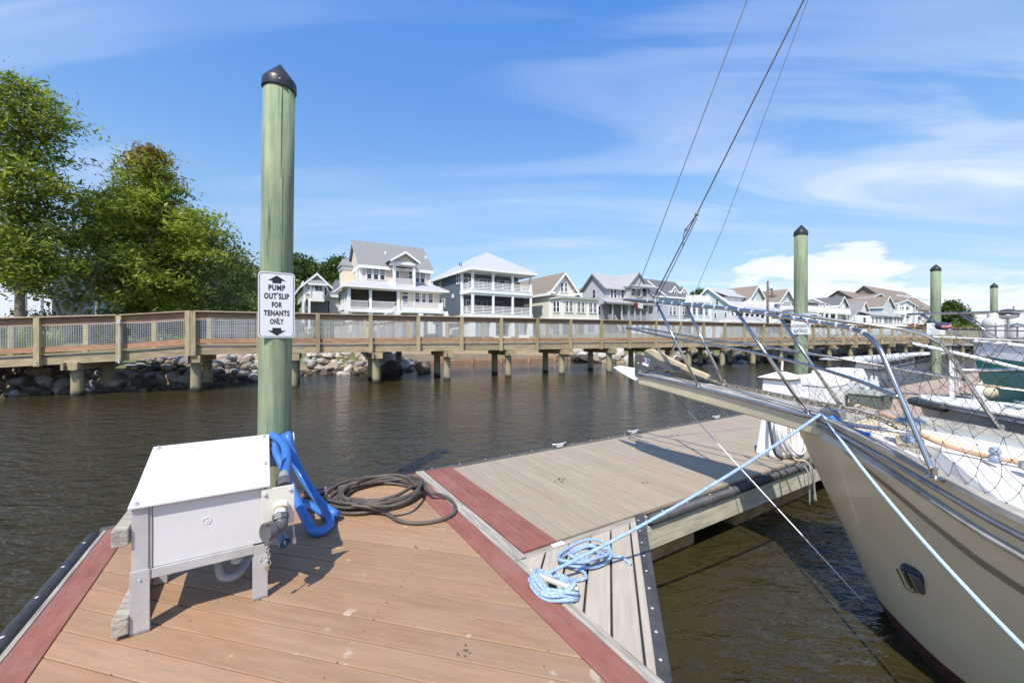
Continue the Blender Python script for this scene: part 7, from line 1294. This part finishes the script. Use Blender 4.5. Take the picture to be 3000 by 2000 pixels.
MB().tube(smooth_path(P, 6), .016, 10).build('pole', WPL, bh_, True); MB().tube(smooth_path([B.px(2512, 1199, -.45), B.px(2505, 1193, -.45), B.px(2512, 1188, -.45), B.px(2525, 1194, -.45)], 4), .014, 8).build('hook_head', mat('cream_hook', (.55, .45, .32), .6), bh_, True); MB().slab([B.px(2525, 1196, -.45), B.px(2545, 1190, -.45), B.px(2550, 1207, -.45), B.px(2535, 1206, -.45)], B.Pt*.015).build('hook_fin', MATS['cream_hook'], bh_)
MB().tube([B(2.9, -.2, 1.13), B(2.9, -.2, 1.17)], .06, 14).build('deck_fitting', DULL, sb, 'auto'); q = B.px(2915, 1322, -.2); MB().sphere(q, .03).sphere(q-UP*.045, .032).build('deck_block', mat('blue_grey_block', (.22, .27, .33), .4), sb, True)
MB().slab([B(2.55, .42, 1.105), B(2.85, .62, 1.06), B(2.85, .5, 1.09), B(2.6, .34, 1.26)], B.Pt*.03).build('deck_bracket', LGREY, sb)
# hull fitting low on the bow
fp = thing('hull_fitting', B(2.75, .6, .55), 'weathered black bracket with steel pins bolted low on the sailboat bow', 'bracket')
def onhull(px, py):
    best = None
    for l in np.linspace(.05, 1.4, 200):
        k, z = B.kz(px, py, l)
        ks, hs, zs, kb, zb, p = G
        d = min((abs(ks[i]+(kb[i]-ks[i])*t-k)+abs(zs[i]+(zb[i]-zs[i])*t-z)+abs(hs[i]*max(0, 1-t)**p[i]-l), i) for i in range(0, 26) for t in [max(0, min(1, (zs[i]-z)/(zs[i]-zb[i])))])[0]
        if best is None or d < best[0]: best = (d, l)
    return B.px(px, py, best[1])
h0 = onhull(2692, 1690); nh = (B.Pt*.8-UP*.45+B.A*-.25).normalized(); uu = (UP-nh*UP.dot(nh)).normalized(); aa = uu.cross(nh)
MB().slab([h0+aa*a+uu*b for a, b in ((-.055, .075), (.05, .075), (.055, -.07), (-.05, -.065))], nh*.045).build('body', BLACK, fp, bevel=.01); MB().slab([h0+nh*.046+aa*a+uu*b for a, b in ((-.012, .06), (.045, .06), (.05, -.06), (-.012, -.06))], nh*.008).build('face', mat('scuffed_grey', (.12, .115, .11), .6, var=.3), fp)
for a in (-.06, -.03, .0): MB().tube([h0+nh*.055+aa*a+uu*.06, h0+nh*.055+aa*(a+.006)-uu*.055], .005, 6).build('pin', STEEL, fp)
MB().tube(smooth_path([h0+nh*.05-aa*.055-uu*.03, h0+nh*.05-aa*.06-uu*.075, h0+nh*.05-aa*.02-uu*.085, h0+nh*.05+aa*.0-uu*.05], 4), .003, 5).build('wire_loop', mat('rust_wire', (.2, .09, .04), .8), fp)
# mooring ropes made fast at the chock
chk = B(2.02, .34, 1.385); r0 = dp(.02, -2.31, DK+.085); mb = MB(); pts = [r0.lerp(chk, t)-UP*(.05*4*t*(1-t)) for t in np.linspace(0, 1, 24)]
MB().tube(pts, .0105, 10).build('taut_line', ROPEB, rp, True)
r2 = thing('spring_line', B(2.1, .36, 1.38), 'light blue rope falling from the bow chock across the cream hull toward the viewer', 'rope'); e2 = dp(.05, -5.0, DK+.08); pts = [chk.lerp(e2, t)-UP*(.24*4*t*(1-t)) for t in np.linspace(0, 1, 30)]; MB().tube(pts, .0095, 10).build('line', mat('pale_blue_rope', (.45, .60, .68), .85, var=.15, scl=70, bump=.002), r2, True)
# mast well outside the frame carries the stays
# ---- neighbouring motorboat, its bow against the walkway
B2 = Frame(V(*dp(7.05, -2.2, 0)), AFT); mbt = thing('motorboat', B2(2, 0, 0), 'low white motorboat with a grey side and black bow bumper, behind the sailboat', 'motorboat'); HG = hull_material('grey_white_hull', (.33, .34, .34), (.05, .06, .08), .05, (.27, .27, .26))
k2 = [0, .15, .4, .8, 1.4, 2.2, 3.4, 5, 6.5]; G2 = build_hull(B2, mbt, k2, [.06, .24, .42, .62, .84, 1.02, 1.18, 1.25, 1.22], [.98, .98, .97, .95, .92, .89, .86, .84, .84], [.1, .2, .42, .75, 1.3, 2.2, 3.4, 5, 6.5], [.55, .4, .2, 0, -.15, -.25, -.3, -.3, -.25], [.8, .75, .7, .6, .5, .45, .42, .4, .4], HG, DECKW, None, drop=-.03)
for s in (1, -1): MB().tube(hull_line(B2, G2, lambda i: .05, s, .012), .018, 8).build('rub_rail', DULL, mbt, True)
MB().tube(smooth_path([B2(.35, .42, .93), B2(.0, .2, .95), B2(-.08, 0, .95), B2(.0, -.2, .95), B2(.35, -.42, .93)], 6), .05, 10).build('bow_bumper', BLACK, mbt, True)
for l in (.35, -.4): q = B2(1.0, l, .99); MB().tube([q-B2.A*.14+UP*.05, q-B2.A*.06+UP*.035, q+B2.A*.06+UP*.035, q+B2.A*.14+UP*.05], .014, 8).cbox(q-UP*.02, .04, .08, .05, B2.Pt, B2.A).build('deck_cleat', DULL, mbt, True)
MB().slab([B2(1.9, -.85, .92), B2(1.9, .85, .92), B2(1.6, .6, 1.02), B2(1.6, -.6, 1.02)], B2.A*2.2).build('foredeck_hump', DECKW, mbt, bevel=.06)
# ---- green sailboat beyond, propane tanks slung from its pulpit
B3 = Frame(V(*dp(11.8, -1.95, 0)), AFT); gb = thing('green_boat', B3(3, 0, 0), 'green-hulled yacht with white bulwarks and a steel pulpit reaching over the walkway', 'yacht'); HGR = hull_material('green_hull', (.04, .25, .21), (.03, .04, .05), .05, (.045, .28, .23))
k3 = [0, .2, .5, 1.0, 1.8, 3, 5, 7.5, 10]; G3 = build_hull(B3, gb, k3, [.05, .2, .42, .75, 1.15, 1.55, 1.85, 1.85, 1.5], [1.52, 1.50, 1.46, 1.40, 1.32, 1.22, 1.1, 1.08, 1.15], [.06, .22, .42, .75, 1.3, 2.6, 5, 7.5, 10], [1.1, .7, .2, -.2, -.5, -.7, -.8, -.7, -.2], [1, .9, .8, .7, .55, .45, .4, .38, .38], HGR, DECKW, None, drop=-.30)
for s in (1, -1):
    a = hull_line(B3, G3, lambda i: 0.0, s, .012); MB().add(a+[q+UP*.30 for q in a], [(i, i+1, len(a)+i+1, len(a)+i) for i in range(len(a)-1)]).build('white_bulwark', WHITE, gb, True, fix=False); MB().tube([q+UP*.30 for q in a], .03, 8).build('bulwark_cap', WHITE, gb, True)
pz = lambda k: 2.44-.02*k
for s in (1, -1):
    MB().tube(smooth_path([B3(-1.05, 0, pz(-1.05)), B3(-.95, s*.12, pz(-.9)), B3(0, s*.3, pz(0)), B3(1.2, s*.8, pz(1.2)), B3(3, s*1.45, pz(3))], 6), .02, 8).build('pulpit_rail', STEEL, gb, True)
    for a, b in (((-.85, .14), (.0, .14, 1.75)), ((-.2, .28), (.55, .4, 1.72)), ((1.1, .75), (1.15, .8, 1.62)), ((2.9, 1.42), (2.95, 1.45, 1.5))): MB().tube([B3(a[0], s*a[1], pz(a[0])), B3(b[0], s*b[1], b[2])], .016, 8).build('stanchion', STEEL, gb, True)
    MB().tube([B3(-.3, s*.25, 2.08), B3(1.1, s*.77, 2.02), B3(3, s*1.43, 1.98)], .012, 8).build('mid_rail', DULL, gb, True)
MB().slab([B3(-.5, -.14, 1.72), B3(-.5, .14, 1.72), B3(1.0, .2, 1.74), B3(1.0, -.2, 1.74)], UP*.06).build('bowsprit_platform', OLDWZ, gb)
fl = thing('folded_flag', B3(-.6, .15, 2.25), 'rolled red, white and blue striped cloth lashed under the green yacht pulpit', 'flag'); q0 = aty(2762, 955, 9.1); x0 = V(.9, .4, 0).normalized()
MB().sphere(q0, .105, 16, 10, (1.5, 1.0, .85)).build('bundle', mat('navy_cloth', (.035, .03, .07), .8), fl, True)
for i, mm in enumerate((mat('flag_red', (.5, .05, .06), .8), mat('flag_white', (.7, .68, .66), .8), MATS['flag_red'], mat('flag_blue', (.08, .12, .4), .8))): MB().tube(smooth_path([q0+V(-.13+.05*i*.3, -.075, -.035+.03*i), q0+V(0, -.108, -.04+.03*i), q0+V(.11, -.075, -.0+.022*i)], 6), [.004]+[.011]*11+[.004], 6).build('stripe', mm, fl, True)
def propane(px, Z, label):
    p = aty(px, HY, Z); z0 = 1.80; t = thing('propane_tank', (p.x, p.y, z0), label, 'propane tank', 'propane tanks slung from the green yacht pulpit'); MB().lathe((p.x, p.y, z0), [(.05, 0), (.13, .02), (.16, .07), (.162, .40), (.15, .46), (.09, .525), (.05, .54)], 22).build('cylinder', mat('stained_white_tank', (.60, .59, .56), .5, var=.12, scl=3, st=(6, 6, .4), blotch=3, bcol=(.35, .33, .29)) if 'stained_white_tank' not in MATS else MATS['stained_white_tank'], t, True)
    MB().lathe((p.x, p.y, z0+.52), [(.085, 0), (.085, .085), (.075, .09), (.075, .01)], 18).build('collar', WHITE, t, 'auto'); MB().tube([(p.x, p.y, z0+.53), (p.x, p.y, z0+.59)], .025, 8).build('valve', DULL, t)
    mb = MB()
    for h in (.10, .36): mb.tube([V(p.x, p.y, z0+h)+V(math.cos(a), math.sin(a), 0)*.178 for a in np.linspace(0, 6.283, 22, endpoint=False)], .009, 6, closed=True)
    for a in (-2.2, -1.2, -.3, .8, 2.2): mb.tube(smooth_path([V(p.x, p.y, z0+.42)+V(math.cos(a), math.sin(a), 0)*.18, V(p.x, p.y, z0+.08)+V(math.cos(a), math.sin(a), 0)*.18, V(p.x, p.y, z0-.01)+V(math.cos(a), math.sin(a), 0)*.12, V(p.x, p.y, z0-.012)], 5), .009, 6)
    mb.build('cage', DULL, t, True)
propane(2909, 8.6, 'pale stained propane tank in a wire cage, left one of the two'); propane(2972, 8.9, 'pale propane tank partly under the black grill cover, right one of the two')
gr = thing('grill', aty(2955, 912, 8.5), 'black kettle-shaped boat grill mounted above the right propane tank', 'grill'); q = aty(2953, 918, 8.5); MB().sphere(q, .15, 18, 10, (1.25, 1.0, .62)).build('lid', BLKCAP, gr, True); MB().sphere(q-UP*.05, .145, 18, 10, (1.25, 1.0, .5)).build('bowl', DULL, gr, True); MB().tube([q-UP*.05, q-UP*.35], .018, 8).build('stand', DULL, gr); MB().tube([q+V(-.1, -.12, .03), q+V(.05, -.17, .0), q+V(.12, -.12, .03)], .01, 6).build('handle', STEEL, gr)
# white pole lashed along the starboard rail, horizontal tube, fenders
wp_ = thing('whisker_pole', B.px(2840, 1040, -1.0), 'white tube pole lashed along the sailboat starboard side above the deck', 'pole'); MB().tube([B.px(2674, 1006, -.85), B.px(2840, 1043, -1.05), B.px(3060, 1096, -1.3)], .014, 10).build('tube', WHITE, wp_, True); MB().tube([B.px(2668, 1004, -.85), B.px(2680, 1008, -.86)], .017, 10).build('end_cap', DULL, wp_, True)
MB().tube([B.px(2806, 1085, -.92), B.px(2950, 1084, -1.3), B.px(3100, 1084, -1.5)], .016, 10).build('side_rail', STEEL, sb, True); MB().tube([B.px(2845, 1123, -.9), B.px(2900, 1130, -1.1), B.px(3060, 1152, -1.3)], .009, 8).build('side_line', ROPET, sb, True)
fd = thing('fender', aty(2890, 1150, 8.4), 'white inflatable fender hanging at the green yacht bow', 'fender'); q = aty(2872, 1165, 8.2); MB().lathe(q-UP*.28, [(.02, 0), (.10, .05), (.125, .14), (.125, .42), (.10, .5), (.03, .55), (.03, .60)], 18).build('body', WHITE, fd, True); MB().tube(smooth_path([q+UP*.32, q+UP*.6+D3*.1, B3(.4, .38, 1.75)], 5), .008, 6).build('lanyard', BLACK, fd)
f2 = thing('buoy', aty(2900, 1150, 8.2), 'cream round buoy resting beside the white fender', 'buoy'); q = aty(2897, 1150, 8.1); MB().sphere(q, .13, 14, 10).build('ball', mat('cream_buoy', (.62, .55, .36), .5), f2, True); MB().lathe(q+UP*.12, [(.03, 0), (.03, .05), (.01, .06)], 8).build('eye', BLACK, f2)
pw = thing('power_post', aty(2820, 1090, 9.5), 'slim white service post with ropes hung on it, left of the green bow', 'service post'); q = dp(11.1, -1.75, DK); MB().cbox(q, .07, .07, .95, D3, C3).build('post', WHITE, pw, bevel=.005); MB().tube(smooth_path([q+UP*.85-C3*.05, q+UP*.5-C3*.10+D3*.03, q+UP*.3-C3*.08, q+UP*.55-C3*.06-D3*.04, q+UP*.85-C3*.05], 5), .012, 6).build('hung_rope', WHOSE, pw, True)
# low grey floating finger and covered hulls far down the dock
ld = thing('outer_dock', dp(33, 8, 0), 'low grey floating dock with dark openings beyond the apartment pile', 'dock')
for k in range(7): a = dp(30+k*2.6, 5.5+k*.3, .0); MB().cbox(a, 2.4, 1.6, .5, D3, C3).build('pontoon', LGREY, ld, bevel=.03); MB().cbox(a-C3*.81+UP*.12, 1.9, .02, .26, D3, C3).build('opening', SHADE, ld)
MB().cbox(dp(38, 6.4, .5), 20, 1.7, .06, D3, C3).build('top', PIPEW, ld)
wb = thing('distant_boat', dp(30, -5, 0), 'white boat hull moored beyond the green yacht', 'boat'); B4 = Frame(V(*dp(22, -2.6, 0)), AFT); G4 = build_hull(B4, wb, k3, [.05, .2, .42, .75, 1.1, 1.4, 1.6, 1.6, 1.4], [1.35, 1.33, 1.3, 1.25, 1.2, 1.12, 1.0, 1.0, 1.0], [.06, .22, .42, .75, 1.3, 2.6, 5, 7.5, 10], [1.0, .6, .2, -.2, -.5, -.7, -.8, -.7, -.2], [1, .9, .8, .7, .55, .45, .4, .38, .38], WHITE, DECKW, None, drop=-.02); MB().slab([B4(2, -.9, 1.1), B4(2, .9, 1.1), B4(2.6, .8, 1.75), B4(2.6, -.8, 1.75)], B4.A*3.5).build('cabin', WHITE, wb, bevel=.08); MB().slab([B4(2.45, -.75, 1.35), B4(2.45, .75, 1.35), B4(2.65, .72, 1.6), B4(2.65, -.72, 1.6)], -B4.A*.12).build('windscreen', GLASS, wb)
